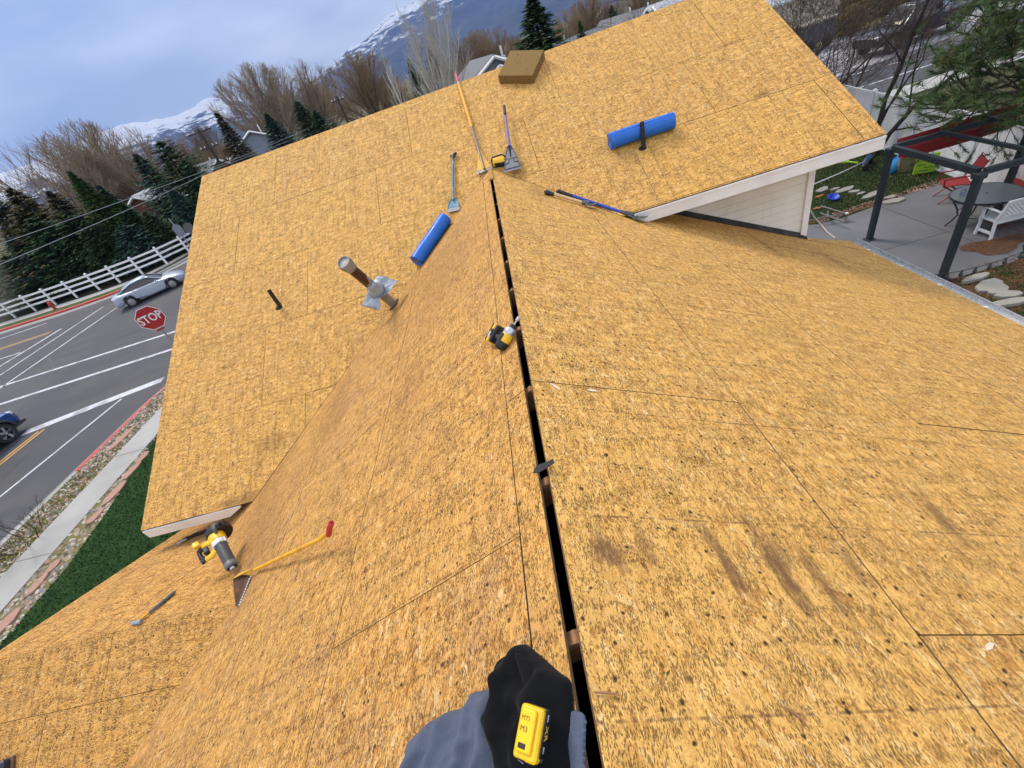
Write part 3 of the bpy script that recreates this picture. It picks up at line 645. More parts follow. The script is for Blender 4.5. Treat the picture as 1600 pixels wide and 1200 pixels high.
mb.tube([(.04, -.085, .016), (.13, -.07, .016), (.20, -.035, .02), (.20, .035, .02), (.13, .07, .016), (.04, .085, .016)], .005, 6); mb.build('blade', M_teal, t)
mb = MB(); mb.M = Ms; mb.prism([(.055, -.083), (.055, .083), (.0, .09), (-.035, .082), (-.035, -.088), (0, -.092)], .008, .0105); mb.build('cutting_edge', mat('scuffed_edge', (.22, .23, .25), .55, .3, sc=40, var=.2), t)

# the two tools by the right valley
def cutter(a, b, la, hm, gm, label, head):
    A = on(PR, *a, up=.02); B = on(PR, *b, up=.03); Ms = frame(A, B-A, nR); Ls = (B-A).length
    t = thing('roof_ripper', label, 'ripper', Ms, 'ripping bars by the right valley')
    mb = MB(); mb.M = Ms; mb.tube([(Ls*.18, 0, .016), (Ls*.80, 0, .016)], .020, 10); mb.build('shaft', hm, t, True)
    mb = MB(); mb.M = Ms; mb.tube([(0, -.01, .012), (.015, -.008, .012), (.05, 0, .012), (Ls*.2, 0, .012)], [.018, .032, .028, .024], 10); mb.tube([(0.0, -.005, .012), (-.008, .015, .012), (.02, .035, .012), (.07, .02, .012), (.1, 0, .012)], .012, 8); mb.build('grip', gm, t, True)
    mb = MB(); mb.M = Ms
    mb.tube([(Ls*.78, 0, .014), (Ls*.84, 0, .02), (Ls*.92, 0, .03)], [.026, .030, .034], 8)
    mb.add([(Ls*.83, -.02, .01), (Ls*.98, -.075, .008), (Ls*.98, .075, .008), (Ls*.83, .02, .01), (Ls*.83, -.012, .03), (Ls*.98, -.07, .018), (Ls*.98, .07, .018), (Ls*.83, .012, .03)],
           [(3, 2, 1, 0), (4, 5, 6, 7), (0, 1, 5, 4), (2, 3, 7, 6), (1, 2, 6, 5), (3, 0, 4, 7)])
    mb.add([(Ls*.97, -.075, .018), (Ls*.97, .075, .018), (Ls*1.06, .085, .06), (Ls*1.06, -.085, .06), (Ls*.97, -.075, .012), (Ls*.97, .075, .012), (Ls*1.06, .085, .054), (Ls*1.06, -.085, .054)],
           [(0, 1, 2, 3), (7, 6, 5, 4), (0, 4, 5, 1), (2, 6, 7, 3), (1, 5, 6, 2), (4, 0, 3, 7)])
    mb.build('head', head, t)
cutter((870, 300), (1000, 342), .02, mat('blue_fibreglass', (.02, .06, .42), .35), M_black, 'blue handled ripping bar lying along the valley under the eave end', mat('grey_bar_steel', (.075, .078, .085), .45, .5, sc=40, var=.3))
cutter((851, 301), (926, 322), .02, M_bare, M_black, 'short wooden handled ripping bar with black grip beside the blue one', mat('dark_bar_steel', (.11, .11, .115), .45, .5, sc=40, var=.3))

# ---- yellow scraper shovel with bent shaft and red grip (left slope)
e = on(PL, 365, 946, up=.004); h = on(PL, 398, 890, up=.03); k1 = on(PL, 499, 843, up=.10); k2 = on(PL, 512, 834, up=.13); gtip = on(PL, 518, 817, up=.18)
t = thing('scraper_shovel', 'yellow scraper shovel with red grip, rusty blade in the lower valley', 'shovel', e)
mb = MB(); mb.tube([h, h.lerp(k1, .5), k1, k1.lerp(k2, .5)+Vector((0, 0, .004)), k2], .0135, 12); mb.build('shaft', M_yellowpaint, t, True, angle=60)
k3 = on(PL, 518, 818, up=.21)
mb = MB(); mb.tube([k2-Vector((0, 0, .012)), k2.lerp(gtip, .5), gtip], [.0165, .017, .0165], 14); mb.build('grip', M_red, t, True); 
mb = MB(); mb.lathe([(.006, .0), (.006, .001)], 10, M=frame(gtip+(gtip-k2).normalized()*.0015, (1, 0, 0), gtip-k2)); mb.build('grip_hole', M_dark, t)
M_rust = mat('rusty_blade', (.11, .042, .014), .38, .45, sc=16, var=.5, dirt=.7, dirtc=(.015, .010, .008))
P = [on(PL, 363, 905, up=.10), on(PL, 391, 903, up=.05), on(PL, 372, 948, up=.0), on(PL, 369, 948, up=.03)]
b0 = on(PL, 364, 905, up=.095); b1 = on(PL, 392, 899, up=.02); b2 = on(PL, 373, 947, up=.002); b3 = on(PL, 368, 947, up=.01)
mb = MB(); nn = (b1-b0).cross(b2-b0).normalized()*.0035
mid = (b0+b1)*.5+(b0-b2)*.12
mb.add([b0, mid, b1, b2, b3, b0+nn, mid+nn, b1+nn, b2+nn, b3+nn], [(0, 1, 2, 3, 4), (9, 8, 7, 6, 5)]+[(i, 5+i, 5+(i+1) % 5, (i+1) % 5) for i in range(5)])
mb.build('blade', M_rust, t)
mb = MB()
for k in range(12):
    q = b1.lerp(b2, (k+.5)/12); mb.box(q+nn*.5, (.012, .012, .004), R=frame((0, 0, 0), b2-b1, nn).to_3x3())
mb.build('teeth', M_silver, t)
mb = MB(); hh = on(PL, 372, 890, up=.075); nn2 = nL*.004
mb.add([b0+nL*.004, h-(b1-b0)*.12, h+nL*.02, mid+nL*.02, b1+nL*.01], [(0, 3, 2, 1), (3, 4, 2)]); 
gs = mb.build('gusset', M_yellowpaint, t); gm = gs.modifiers.new('t', 'SOLIDIFY'); gm.thickness = .004

# ---- hammer / pry bar on the lower slope
A = on(PW, 214, 972, up=.02); B = on(PW, 274, 925, up=.012); Ms = frame(A, B-A, nW); Ls = (B-A).length; print('hammer', Ls)
t = thing('hammer', 'long steel hammer with grey head lying on the lower left slope', 'hammer', Ms)
mb = MB(); mb.M = Ms; mb.tube([(-.005, -.035, .0), (-.005, .03, .0)], [.019, .017], 14); mb.lathe([(.021, -.012), (.021, .006), (.016, .01)], 14, M=T(-.005, -.04, 0)@rot('X', 90)); mb.tube([(-.005, .02, 0), (.0, .055, .006), (.012, .08, .006)], [.014, .010, .004], 8); mb.build('head', mat('grey_hammer_steel', (.33, .36, .40), .4, .6, sc=50), t, True)
mb = MB(); mb.M = Ms; mb.tube([(.01, 0, 0), (Ls*.30, 0, -.002)], .010, 8); mb.build('neck', M_yellowpaint, t, True)
mb = MB(); mb.M = Ms; mb.tube([(Ls*.28, 0, -.002), (Ls*.6, 0, -.003), (Ls*.95, .004, -.003), (Ls, .006, -.003)], [.014, .017, .019, .014], 10, flat=.75); mb.build('handle', mat('grey_grip', (.10, .11, .13), .45, sc=30), t, True)

# ---- circular saw (motor end up)
A = on(PW, 368, 897, up=.07); B = CAM+ray(338, 838)*((A-CAM).dot(FX)*1.07)
ax = (A-B).normalized(); Ls = (A-B).length; print('saw', Ls)
toc = (CAM-A).normalized(); sideways = toc.cross(ax).normalized()
k9 = Ls/.276; Ms = frame(B, (toc*.55+nW*.45), ax)@Matrix.Diagonal((k9*.54, k9*.54, k9*.88, 1))
k_ = Ls/.26
t = thing('power_saw', 'cordless power saw with grey motor barrel and yellow handles beside the scraper blade', 'power saw', Ms)
M_charcoal = mat('charcoal_housing', (.05, .052, .06), .55, sc=40)
mb = MB(); mb.M = Ms; mb.lathe([(.05, .06), (.052, .08), (.05, .22), (.046, .235)], 28); mb.build('motor_barrel', M_charcoal, t, True)
mb = MB(); mb.M = Ms; mb.lathe([(.049, .225), (.053, .232), (.053, .252), (.045, .262), (.038, .262), (.036, .252)], 28, cap=False); mb.build('end_ring', mat('mid_grey_ring', (.13, .135, .14), .5), t, True)
mb = MB(); mb.M = Ms; mb.lathe([(.045, .250), (.030, .252)], 24); 
for k in range(8):
    a = k*math.pi/4; mb.box((.035*math.cos(a), .035*math.sin(a), .254), (.012, .005, .01), R=Matrix.Rotation(a, 3, 'Z'))
mb.build('vent', M_black, t)
mb = MB(); mb.M = Ms; mb.lathe([(.024, .25), (.024, .268), (.019, .276), (.008, .276), (.006, .27)], 18); mb.build('end_cap', M_silver, t, True)
mb = MB(); mb.M = Ms; mb.lathe([(.058, .045), (.066, .052), (.064, .072), (.055, .080), (.050, .080)], 30, cap=False)
for k in range(7):
    a = k*2*math.pi/7; mb.tube([(.062*math.cos(a), .062*math.sin(a), .045), (.062*math.cos(a), .062*math.sin(a), .083)], .007, 8)
mb.build('alloy_collar', mat('bright_alloy', (.74, .77, .82), .35, .3, sc=40), t, True)
mb = MB(); mb.M = Ms; mb.lathe([(.07, 0.0), (.072, .01), (.070, .045), (.060, .052)], 30); mb.build('gear_case', M_yellow, t, True)
mb = MB(); mb.M = Ms@T(-.01, -.035, -.03); mb.lathe([(.105, -.02), (.112, -.012), (.112, .02), (.104, .028), (.03, .03)], 40); mb.build('blade_guard', M_black, t, True)
mb = MB(); mb.M = Ms
mb.tube([(.05, -.06, -.01), (.10, -.085, -.015), (.12, -.06, -.02), (.10, -.03, -.02), (.055, -.03, -.02)], .012, 8); mb.build('front_lever', M_black, t, True)
# rear handle loop towards the left of the picture
mb = MB(); mb.M = Ms
hy = 1
mb.tube([(.0, .06, .02), (-.01, .11, .015), (-.035, .135, .02)], [.020, .017, .016], 10); mb.tube([(-.02, .05, .085), (-.035, .10, .10), (-.05, .15, .095)], [.022, .019, .018], 10); mb.build('handle', M_yellow, t, True)
mb = MB(); mb.M = Ms
mb.tube([(-.028, .135, .02), (-.04, .168, .03), (-.045, .17, .075), (-.05, .148, .095)], [.020, .021, .021, .021], 10); mb.rbox((-.02, .115, .055), (.05, .05, .045), .012); mb.tube([(-.05, .15, .092), (-.056, .185, .098)], [.022, .02], 10); mb.build('handle_insert', M_black, t, True)
mb = MB(); mb.M = Ms; mb.rbox((.0, .165, -.005), (.045, .055, .04), .01); mb.build('dust_port', M_yellow, t, True)
mb = MB(); mb.M = Ms; mb.tube([(.06, -.01, -.05), (.085, -.01, .0), (.075, -.01, .02)], [.016, .02, .01], 8); mb.build('lock_lever', M_grey, t, True)

# ---- impact driver by the slot
A = on(PL, 768, 527, up=.03); B = on(PL, 797, 523, up=.04)
drv = on(PL, 791, 527, up=.038); nose = on(PL, 801, 511, up=.05); ax = (nose-drv).normalized()
Ms = frame(drv, nL, ax)@Matrix.Scale(1.18, 4)
Lx = (nose-drv).length; print('driver', Lx)
t = thing('impact_driver', 'small yellow and black impact driver lying beside the open ridge slot', 'driver', Ms)
kx = 1.0
mb = MB(); mb.M = Ms; mb.lathe([(.022, -.055), (.030, -.045), (.031, .01), (.028, .02)], 20); mb.build('motor_housing', M_yellow, t, True)
mb = MB(); mb.M = Ms; mb.lathe([(.021, -.07), (.0285, -.062), (.0325, -.05), (.0325, -.025)], 20); mb.rbox((.024, 0, -.012), (.02, .034, .05), .006); mb.build('rear_cap', M_black, t, True)
mb = MB(); mb.M = Ms; mb.lathe([(.0285, .02), (.031, .025), (.028, .045), (.020, .055)], 20); mb.build('nose_cone', M_silver, t, True)
mb = MB(); mb.M = Ms; mb.lathe([(.018, .052), (.016, .07), (.010, .075)], 16); mb.build('collar', M_black, t, True)
mb = MB(); mb.M = Ms; mb.lathe([(.004, .07), (.004, .095), (.008, .098), (.008, .12)], 12); mb.build('socket_bit', M_silver, t, True)
hd = (A-drv); hd = (hd-ax*hd.dot(ax)*.6); hl = hd.length; hdn = hd.normalized()
hd0 = drv-ax*.02
mb = MB(); mb.tube([hd0+hdn*.015, hd0+hdn*.06, hd0+hdn*.125], [.023, .020, .024], 12); mb.build('grip', M_black, t, True)
mb = MB(); mb.tube([hd0+hdn*.03+ax*.018, hd0+hdn*.05+ax*.022], .008, 8); mb.build('trigger', M_red, t, True)
Mb = frame(hd0+hdn*.135, ax, hdn)@Matrix.Scale(1.15, 4)
mb = MB(); mb.M = Mb; mb.rbox((.008, 0, -.012), (.10, .066, .022), .01); mb.build('foot', M_black, t, True)
mb = MB(); mb.M = Mb; mb.rbox((.008, 0, .014), (.112, .07, .028), .01, 0); mb.build('battery_pack', M_yellow, t, True)
mb = MB(); mb.M = Mb; mb.rbox((.008, 0, .036), (.108, .068, .016), .008, 0); mb.rbox((.008, 0, .014), (.04, .073, .029), .004, 0); mb.build('battery_base', M_black, t, True)
mb = MB(); mb.M = Mb; mb.box((.008, .0, .0455), (.035, .045, .002)); mb.box((-.005, -.036, .014), (.03, .002, .018)); mb.box((.0, .037, .014), (.03, .002, .018)); mb.build('sticker', mat('pale_sticker', (.55, .55, .6), .4), t)

# ---- yellow and black pack with a carry handle under the violet shovel
A = on(PF, 772, 258, up=.0); B = on(PF, 800, 262, up=.0); Ms = frame(on(PF, 781, 262), (B-A).normalized()+Vector((0, .35, .15)), nF)@Matrix.Scale(.8, 4)
t = thing('battery_charger', 'yellow and black battery charger with a carry handle behind the violet shovel blade', 'charger', Ms)
mb = MB(); mb.M = Ms; mb.rbox((0, .09, .06), (.24, .15, .12), .03); mb.build('case', M_yellow, t, True)
mb = MB(); mb.M = Ms; mb.rbox((.02, .015, .05), (.20, .03, .085), .015); mb.rbox((0, .09, .008), (.25, .16, .02), .01); mb.rbox((-.122, .09, .06), (.02, .13, .10), .008); mb.rbox((.122, .09, .06), (.02, .13, .10), .008); mb.build('bumper', M_black, t, True)
mb = MB(); mb.M = Ms; mb.tube([(-.12, .05, .05), (-.135, .06, .12), (-.10, .09, .16), (.08, .12, .165), (.12, .12, .11)], .014, 8); mb.build('carry_handle', M_black, t, True)

# ---- shingle scrap bridging the slot
mb = MB(); p0 = on(PR, 848, 730, up=.012); mb.M = frame(p0, (1, .25, 0), (0, 0, 1))
mb.prism([(-.045, -.008), (-.03, .012), (-.005, .018), (.03, .012), (.052, .014), (.05, -.006), (.01, -.014), (-.02, -.018)], 0, .004)
tag(mb.build('shingle_scrap', M_felt, None, loc=p0), 'dark torn shingle scrap bridging the open ridge slot', 'shingle scrap')
# torn black felt under the far left eave
r0 = random.Random(12)
def scrap(c, n, rad, asp, an, name, label, m, z=.01, pl=PW):
    p0 = on(pl, *c, up=z); M_ = frame(p0, (1, 0, 0), pl[0])@rot('Z', an); mb = MB(); mb.M = M_
    vs = [(0, 0, .012)]; 
    for k in range(n):
        a = 2*math.pi*k/n; q = rad*r0.uniform(.55, 1.15); vs.append((q*math.cos(a), q*math.sin(a)*asp, r0.uniform(-.004, .018)))
    mb.add(vs, [(0, 1+k, 1+(k+1) % n) for k in range(n)]); o = mb.build(name, m, None, loc=p0)
    s_ = o.modifiers.new('t', 'SOLIDIFY'); s_.thickness = .003; return tag(o, label, 'felt scrap', 'torn felt under the eave')
scrap((300, 838), 19, .16, .5, 20, 'felt_scrap', 'black torn felt strip at the outer end of the white fascia', M_felt)
scrap((335, 824), 21, .20, .4, 10, 'felt_scrap', 'wide black torn felt under the middle of the white fascia', M_felt)
scrap((355, 812), 19, .15, .6, 40, 'felt_scrap', 'black torn felt heaped in the corner where the valley starts', M_felt, .03)
scrap((285, 846), 15, .07, .5, 70, 'felt_scrap', 'bent grey metal scrap at the roof edge under the eave', M_alu, .02)
scrap((322, 818), 15, .06, .5, 0, 'felt_scrap', 'crumpled pale metal scrap on the black felt', M_alu, .045)

# ---- jacket heap with a battery on it
from mathutils.geometry import tessellate_polygon
def sdist(p, poly):
    best = 1e9; ins = False; n = len(poly)
    for i in range(n):
        a, b = poly[i], poly[(i+1) % n]; dx, dy = b[0]-a[0], b[1]-a[1]; t_ = max(0, min(1, ((p[0]-a[0])*dx+(p[1]-a[1])*dy)/(dx*dx+dy*dy+1e-12)))
        best = min(best, math.hypot(p[0]-a[0]-t_*dx, p[1]-a[1]-t_*dy))
        if (a[1] > p[1]) != (b[1] > p[1]) and p[0] < (b[0]-a[0])*(p[1]-a[1])/(b[1]-a[1])+a[0]: ins = not ins
    return best if ins else -best
def cloth(name, px, H, edge, base, folds, m, parent, pl=PL, step=.006, th=.004):
    """a heap of cloth: outline on the deck, thick in the middle, folded"""
    M_ = frame(on(pl, *px[0]), (0, 1, 0), pl[0]); inv = M_.inverted()
    poly = [tuple((inv @ on(pl, *q))[:2]) for q in px]
    # rounded outline
    for _ in range(1):
        poly = [q for i in range(len(poly)) for q in ((poly[i][0]*.78+poly[(i+1) % len(poly)][0]*.22, poly[i][1]*.78+poly[(i+1) % len(poly)][1]*.22), (poly[i][0]*.22+poly[(i+1) % len(poly)][0]*.78, poly[i][1]*.22+poly[(i+1) % len(poly)][1]*.78))]
    x0, x1 = min(p[0] for p in poly), max(p[0] for p in poly); y0, y1 = min(p[1] for p in poly), max(p[1] for p in poly)
    nx = int((x1-x0)/step)+2; ny = int((y1-y0)/step)+2; idx = {}; vs = []; fs = []
    for i in range(nx):
        for j in range(ny):
            p = (x0+i*step, y0+j*step); sdv = sdist(p, poly)
            if sdv > -step*.7:
                if sdv < step*.7:
                    # pull border vertices to the outline
                    e_ = 1e-4; gx = (sdist((p[0]+e_, p[1]), poly)-sdv)/e_; gy = (sdist((p[0], p[1]+e_), poly)-sdv)/e_; l = math.hypot(gx, gy) or 1
                    p = (p[0]-gx/l*sdv, p[1]-gy/l*sdv); sdv = 0
                t_ = max(0, sdv); z = base+H*(1-math.exp(-t_/edge)); amp = 1-math.exp(-t_/(.02))
                for (fx, fy, ph, a) in folds:
                    z += amp*a*(.5+.5*math.sin(fx*p[0]+fy*p[1]+ph+1.3*math.sin(fy*.35*p[0]-fx*.3*p[1]+ph)))**2
                if t_ == 0: z = base*.3
                idx[i, j] = len(vs); vs.append((p[0], p[1], z))
    for i in range(nx-1):
        for j in range(ny-1):
            q = [idx.get(k) for k in ((i, j), (i+1, j), (i+1, j+1), (i, j+1))]
            if all(k is not None for k in q): fs.append(q)
            elif sum(k is not None for k in q) == 3: fs.append([k for k in q if k is not None])
    mb = MB(); mb.M = M_; mb.add(vs, fs)
    o = mb.build(name, m, parent, True, angle=80)
    s_ = o.modifiers.new('t', 'SOLIDIFY'); s_.thickness = th; s_.offset = -1
    return o, M_
def cloth_mat(name, col, weave, var):
    q = NT(name); o = q.n('TexCoord').outputs['Object']; n1 = q.noise(o, weave, 2, .7); n2 = q.noise(q.n('VectorMath', {0: o, 1: (1, .12, 1)}, operation='MULTIPLY').outputs[0], weave*1.4, 2, .7); n3 = q.noise(o, 14, 4)
    c = q.mixc(q.math('MULTIPLY', q.math('ADD', n1, n2), .5), tuple(x*(1-var) for x in col)+(1,), tuple(x*(1+var) for x in col)+(1,)); c = q.mixc(q.math('MULTIPLY', q.step(n3, .45, .7), .2), c, tuple(x*1.5+.002 for x in col)+(1,))
    q.L(c, q.b.inputs['Base Color']); q.b.inputs['Roughness'].default_value = .92; q.b.inputs['Specular IOR Level'].default_value = .15; q.b.inputs['Sheen Weight'].default_value = .04
    q.bump(n1, .4, .002); return q.m
M_denim = cloth_mat('heather_blue_cloth', (.085, .102, .15), 260, .45)
M_lining = cloth_mat('black_lining', (.0045, .0048, .006), 260, .35)
jk = thing('hooded_jacket', 'heather blue jacket with a black hood heaped beside the open ridge slot', 'jacket', on(PL, 800, 1150))
cloth('body', [(646, 1176), (658, 1150), (690, 1120), (722, 1108), (745, 1100), (742, 1086), (752, 1080), (772, 1076), (800, 1085), (830, 1130), (800, 1300), (640, 1330)], .05, .03, .010, ((22, 60, .6, .030), (10, 34, 2.0, .022), (70, 30, 1.0, .006), (140, 60, 1.0, .0025)), M_denim, jk, step=.0045)
cloth('hood', [(822, 1006), (828, 1010), (850, 1028), (874, 1050), (893, 1062), (897, 1085), (898, 1120), (896, 1170), (905, 1330), (830, 1330), (778, 1200), (756, 1150), (754, 1128), (760, 1110), (772, 1090), (774, 1062), (784, 1040), (800, 1022)], .055, .030, .010, ((10, 46, 1.2, .034), (36, -52, .3, .020), (90, 30, 2.2, .006), (50, 110, .4, .004)), M_lining, jk, step=.0045)
cloth('hood_edge', [(826, 1026), (838, 1028), (858, 1062), (868, 1100), (874, 1150), (866, 1150), (855, 1108), (840, 1070)], .012, .006, .066, ((20, 40, 0, .004),), M_lining, jk, step=.003)
cloth('sleeve', [(886, 1108), (916, 1114), (917, 1140), (915, 1200), (913, 1330), (880, 1330), (880, 1150)], .004, .02, .010, ((60, 8, 0, .006), (12, 50, 0, .004)), M_denim, jk, step=.004)
cloth('lining_edge', [(640, 1164), (664, 1148), (676, 1200), (680, 1340), (630, 1340)], .006, .01, .004, ((30, 20, 0, .002),), M_lining, jk)
# battery pack
ct = on(PL, 829, 1145, up=.118); xd = on(PL, 836, 1098, up=.118)-on(PL, 818, 1196, up=.118)
toC = (CAM-ct).normalized(); zd = (nL*.35+toC*1.0+Vector((-.30, 0, 0))).normalized()
Mb = frame(ct, xd, zd)@Matrix.Scale(.87, 4)
t = thing('battery', 'yellow and black power tool battery lying on the black jacket hood', 'battery', Mb)
LB, WB, HB = .122, .070, .034
M_yb = mat('yellow_battery_shell', (.88, .53, .008), .35, var=.05, sc=60, dirt=.5, dirtc=(.62, .36, .02), bump=.15)
mb = MB(); mb.M = Mb; mb.rbox((0, 0, -.0), (LB, WB, HB), .010); mb.rbox((.004, .004, HB/2+.004), (LB*.80, WB*.66, .012), .006); mb.build('shell', M_yb, t, True, bevel=.001)
mb = MB(); mb.M = Mb; mb.rbox((0.002, -.006, -HB/2-.011), (LB*.98, WB*.92, .024), .008); mb.rbox((-.052, .012, -.004), (.022, .04, .034), .006); mb.build('base', M_black, t, True)
mb = MB(); mb.M = Mb; mb.rbox((.006, -WB/2-.0005, -.016), (LB*.86, .006, .034), .002); mb.build('side_panel', mat('gloss_black', (.01, .01, .011), .25), t, True)
mb = MB(); mb.M = Mb; mb.rbox((-.030, .008, HB/2+.0105), (.012, .022, .0016), .0007); mb.build('release_slot', mat('dark_brown_slot', (.03, .018, .01), .6), t)
mb = MB(); mb.M = Mb; mb.box((.005, -.0165, HB/2+.001), (.07, .004, .0035)); mb.build('rail_groove', mat('worn_rail', (.45, .24, .06), .6), t)
mb = MB(); mb.M = Mb; mb.tube([(-.058, .028, 0), (-.066, .024, -.008), (-.070, .012, -.016)], .0012, 6); mb.build('latch_wire', M_silver, t, True)
sideM = Mb@T(.0, -WB/2-.0042, -.016)@rot('X', 90)
M_txt = mat('white_lettering', (.6, .6, .6), .5); M_ytx = mat('yellow_lettering', (.7, .45, .05), .5)
text_mesh('XR', .026, sideM@T(.008, .0, 0)@rot('Z', 180), M_ytx, t); text_mesh('5Ah', .010, sideM@T(.042, .004, 0)@rot('Z', 180), M_txt, t, bold=.0004); text_mesh('20V', .009, sideM@T(-.028, .002, 0)@rot('Z', 180), M_txt, t, bold=.0003)
M_scr = mat('black_marker', (.10, .07, .02), .7)
text_mesh('MTI', .015, Mb@T(.030, .010, HB/2+.0102)@rot('Z', -90), M_scr, t, name='marker_writing'); text_mesh('M3', .018, Mb@T(.006, .010, HB/2+.0102)@rot('Z', -90), M_scr, t, name='marker_writing')
# blue bucket-like thing at the very corner: toe of a dark shoe
A = on(PV, 5, 1192, up=.05); mb = MB(); mb.M = frame(A, (1, .25, 0), nF)
mb.rbox((-.10, -.03, -.01), (.28, .11, .075), .03); o = mb.build('upper', mat('navy_shoe', (.015, .022, .05), .5), None, True)
bpy.data.objects.remove(o)
t = thing('work_shoe', 'dark navy work shoe whose toe shows at the lower corner of the roof', 'shoe', A)
mb = MB(); mb.M = frame(A, (1, .25, 0), nF); mb.rbox((-.10, -.03, .0), (.27, .10, .07), .03); mb.build('upper', mat('navy_shoe', (.015, .022, .05), .5), t, True)
mb = MB(); mb.M = frame(A, (1, .25, 0), nF); mb.rbox((-.10, -.03, -.036), (.28, .11, .024), .01); mb.build('sole', mat('tan_sole', (.16, .10, .06), .7), t, True)
# loose wood chips and flakes on the deck
for k, (px, py, pl, lbl) in enumerate(((868, 604, PR, 'white torn strand chip by the slot near the right sheet joint'), (925, 610, PR, 'small pale strand chip just right of the white one'), (948, 1085, PR, 'reddish brown bark sliver near the bottom end of the slot'), (1240, 1118, PR, 'thin curved brown twig on the lower right slope'), (1545, 1010, PR, 'small wood sliver resting near the right picture edge'))):
    p0 = on(pl, px, py, up=.002); mb = MB(); mb.M = frame(p0, (1, r0.uniform(-1, 1), 0), pl[0])
    if k in (2, 3): mb.tube([(-.035, 0, .003), (-.01, .006*(k == 3)+.001, .005), (.02, .002, .004), (.036, -.008*(k == 3), .003)], [.002, .0035, .003, .001], 6)
    else: mb.prism([(-.03, -.003), (-.01, .008), (.02, .006), (.034, -.004), (.0, -.009)], 0, .002)
    tag(mb.build('wood_chip', M_rafter if k in (2, 3) else mat('pale_chip', (.72, .6, .45), .7), None, loc=p0), lbl, 'wood chip', 'loose chips on the right slope')
# ================================================================== ground, road, verges
ZR = GZ-.12
def ground_mat(name, cols, sc, rough=.95, bump=.4, fine=60.0, mixsc=None, spec=.2):
    q = NT(name); o = q.n('TexCoord').outputs['Object']
    n1 = q.noise(o, sc, 6, .65); n2 = q.noise(o, fine, 4, .7); n3 = q.noise(o, (mixsc or sc*.2), 4, .6)
    c = q.ramp(n1, [(.30, cols[0]), (.46, cols[1]), (.58, cols[2]), (.72, cols[3])])
    c = q.mixc(q.step(n3, .42, .62), c, q.ramp(n2, [(.3, cols[0]), (.7, cols[2])])); c = q.mixc(q.math('MULTIPLY', n2, .55), c, cols[3]+(1,), 'OVERLAY')
    q.L(c, q.b.inputs['Base Color']); q.b.inputs['Roughness'].default_value = rough; q.b.inputs['Specular IOR Level'].default_value = spec; q.bump(n2, bump, .03); return q.m
M_field = ground_mat('dry_field', [(.05, .06, .025), (.10, .095, .05), (.16, .13, .08), (.20, .17, .11)], .05, fine=1.5)
M_lawn = ground_mat('dark_lawn', [(.008, .030, .006), (.014, .052, .010), (.026, .072, .014), (.05, .085, .025)], 2.2, fine=45)
M_yard = ground_mat('patchy_yard', [(.010, .030, .006), (.018, .045, .009), (.035, .05, .015), (.07, .05, .028)], 1.3, fine=30)
M_verge = ground_mat('mossy_verge', [(.10, .13, .02), (.16, .16, .05), (.24, .20, .12), (.30, .25, .19)], 3.0, fine=30)
def asphalt():
    q = NT('asphalt'); o = q.n('TexCoord').outputs['Object']
    n1 = q.noise(o, 180, 3, .7); n2 = q.noise(o, .35, 5, .6); n3 = q.noise(q.n('VectorMath', {0: o, 1: (.12, 1.1, 1)}, operation='MULTIPLY').outputs[0], 1.0, 4, .6)
    c = q.ramp(n1, [(.3, (.038, .040, .048)), (.7, (.068, .070, .081))]); c = q.mixc(q.math('MULTIPLY', q.step(n2, .42, .62), .55), c, (.080, .076, .077, 1)); c = q.mixc(q.math('MULTIPLY', q.step(n3, .50, .70), .4), c, (.032, .034, .042, 1))
    q.L(c, q.b.inputs['Base Color']); q.b.inputs['Roughness'].default_value = .85; q.bump(n1, .3, .01); return q.m
M_asph = asphalt(); M_conc = mat('concrete', (.36, .355, .34), .85, var=.10, sc=2.2, dirt=.45, dirtc=(.24, .235, .22), bump=.1)
M_patio = mat('patio_concrete', (.15, .153, .168), .8, var=.16, sc=1.4, dirt=.6, dirtc=(.09, .09, .10), bump=.1)
M_paint = mat('road_paint', (.50, .51, .55), .7, var=.25, sc=9, dirt=.85, dirtc=(.24, .24, .26)); M_ypaint = mat('yellow_road_paint', (.52, .28, .06), .7, var=.2, sc=6, dirt=.5, dirtc=(.22, .16, .09))
M_redk = mat('red_kerb_paint', (.46, .028, .022), .6, var=.2, sc=9, dirt=.35, dirtc=(.3, .12, .1))
def flat(name, poly, z, m, kind='structure', uv=False, th=0.0):
    mb = MB(); n = len(poly)
    ar = sum(poly[i][0]*poly[(i+1) % n][1]-poly[(i+1) % n][0]*poly[i][1] for i in range(n)); poly = poly if ar > 0 else poly[::-1]
    if th: mb.prism(poly, z-th, z)
    else: mb.add([(x, y, z) for x, y in poly], [list(range(n))])
    o = mb.build(name, m); o['kind'] = kind; return o
NG = 96
mb = MB(); mb.add([(13500*math.cos(2*math.pi*k/NG), max(-1500, 13500*math.sin(2*math.pi*k/NG)), GZ-.20) for k in range(NG)], [list(range(NG))]); o = mb.build('ground', M_field); o['kind'] = 'structure'
flat('road', [(-220, -80), (220, -80), (220, 130), (-220, 130)], ZR, M_asph)
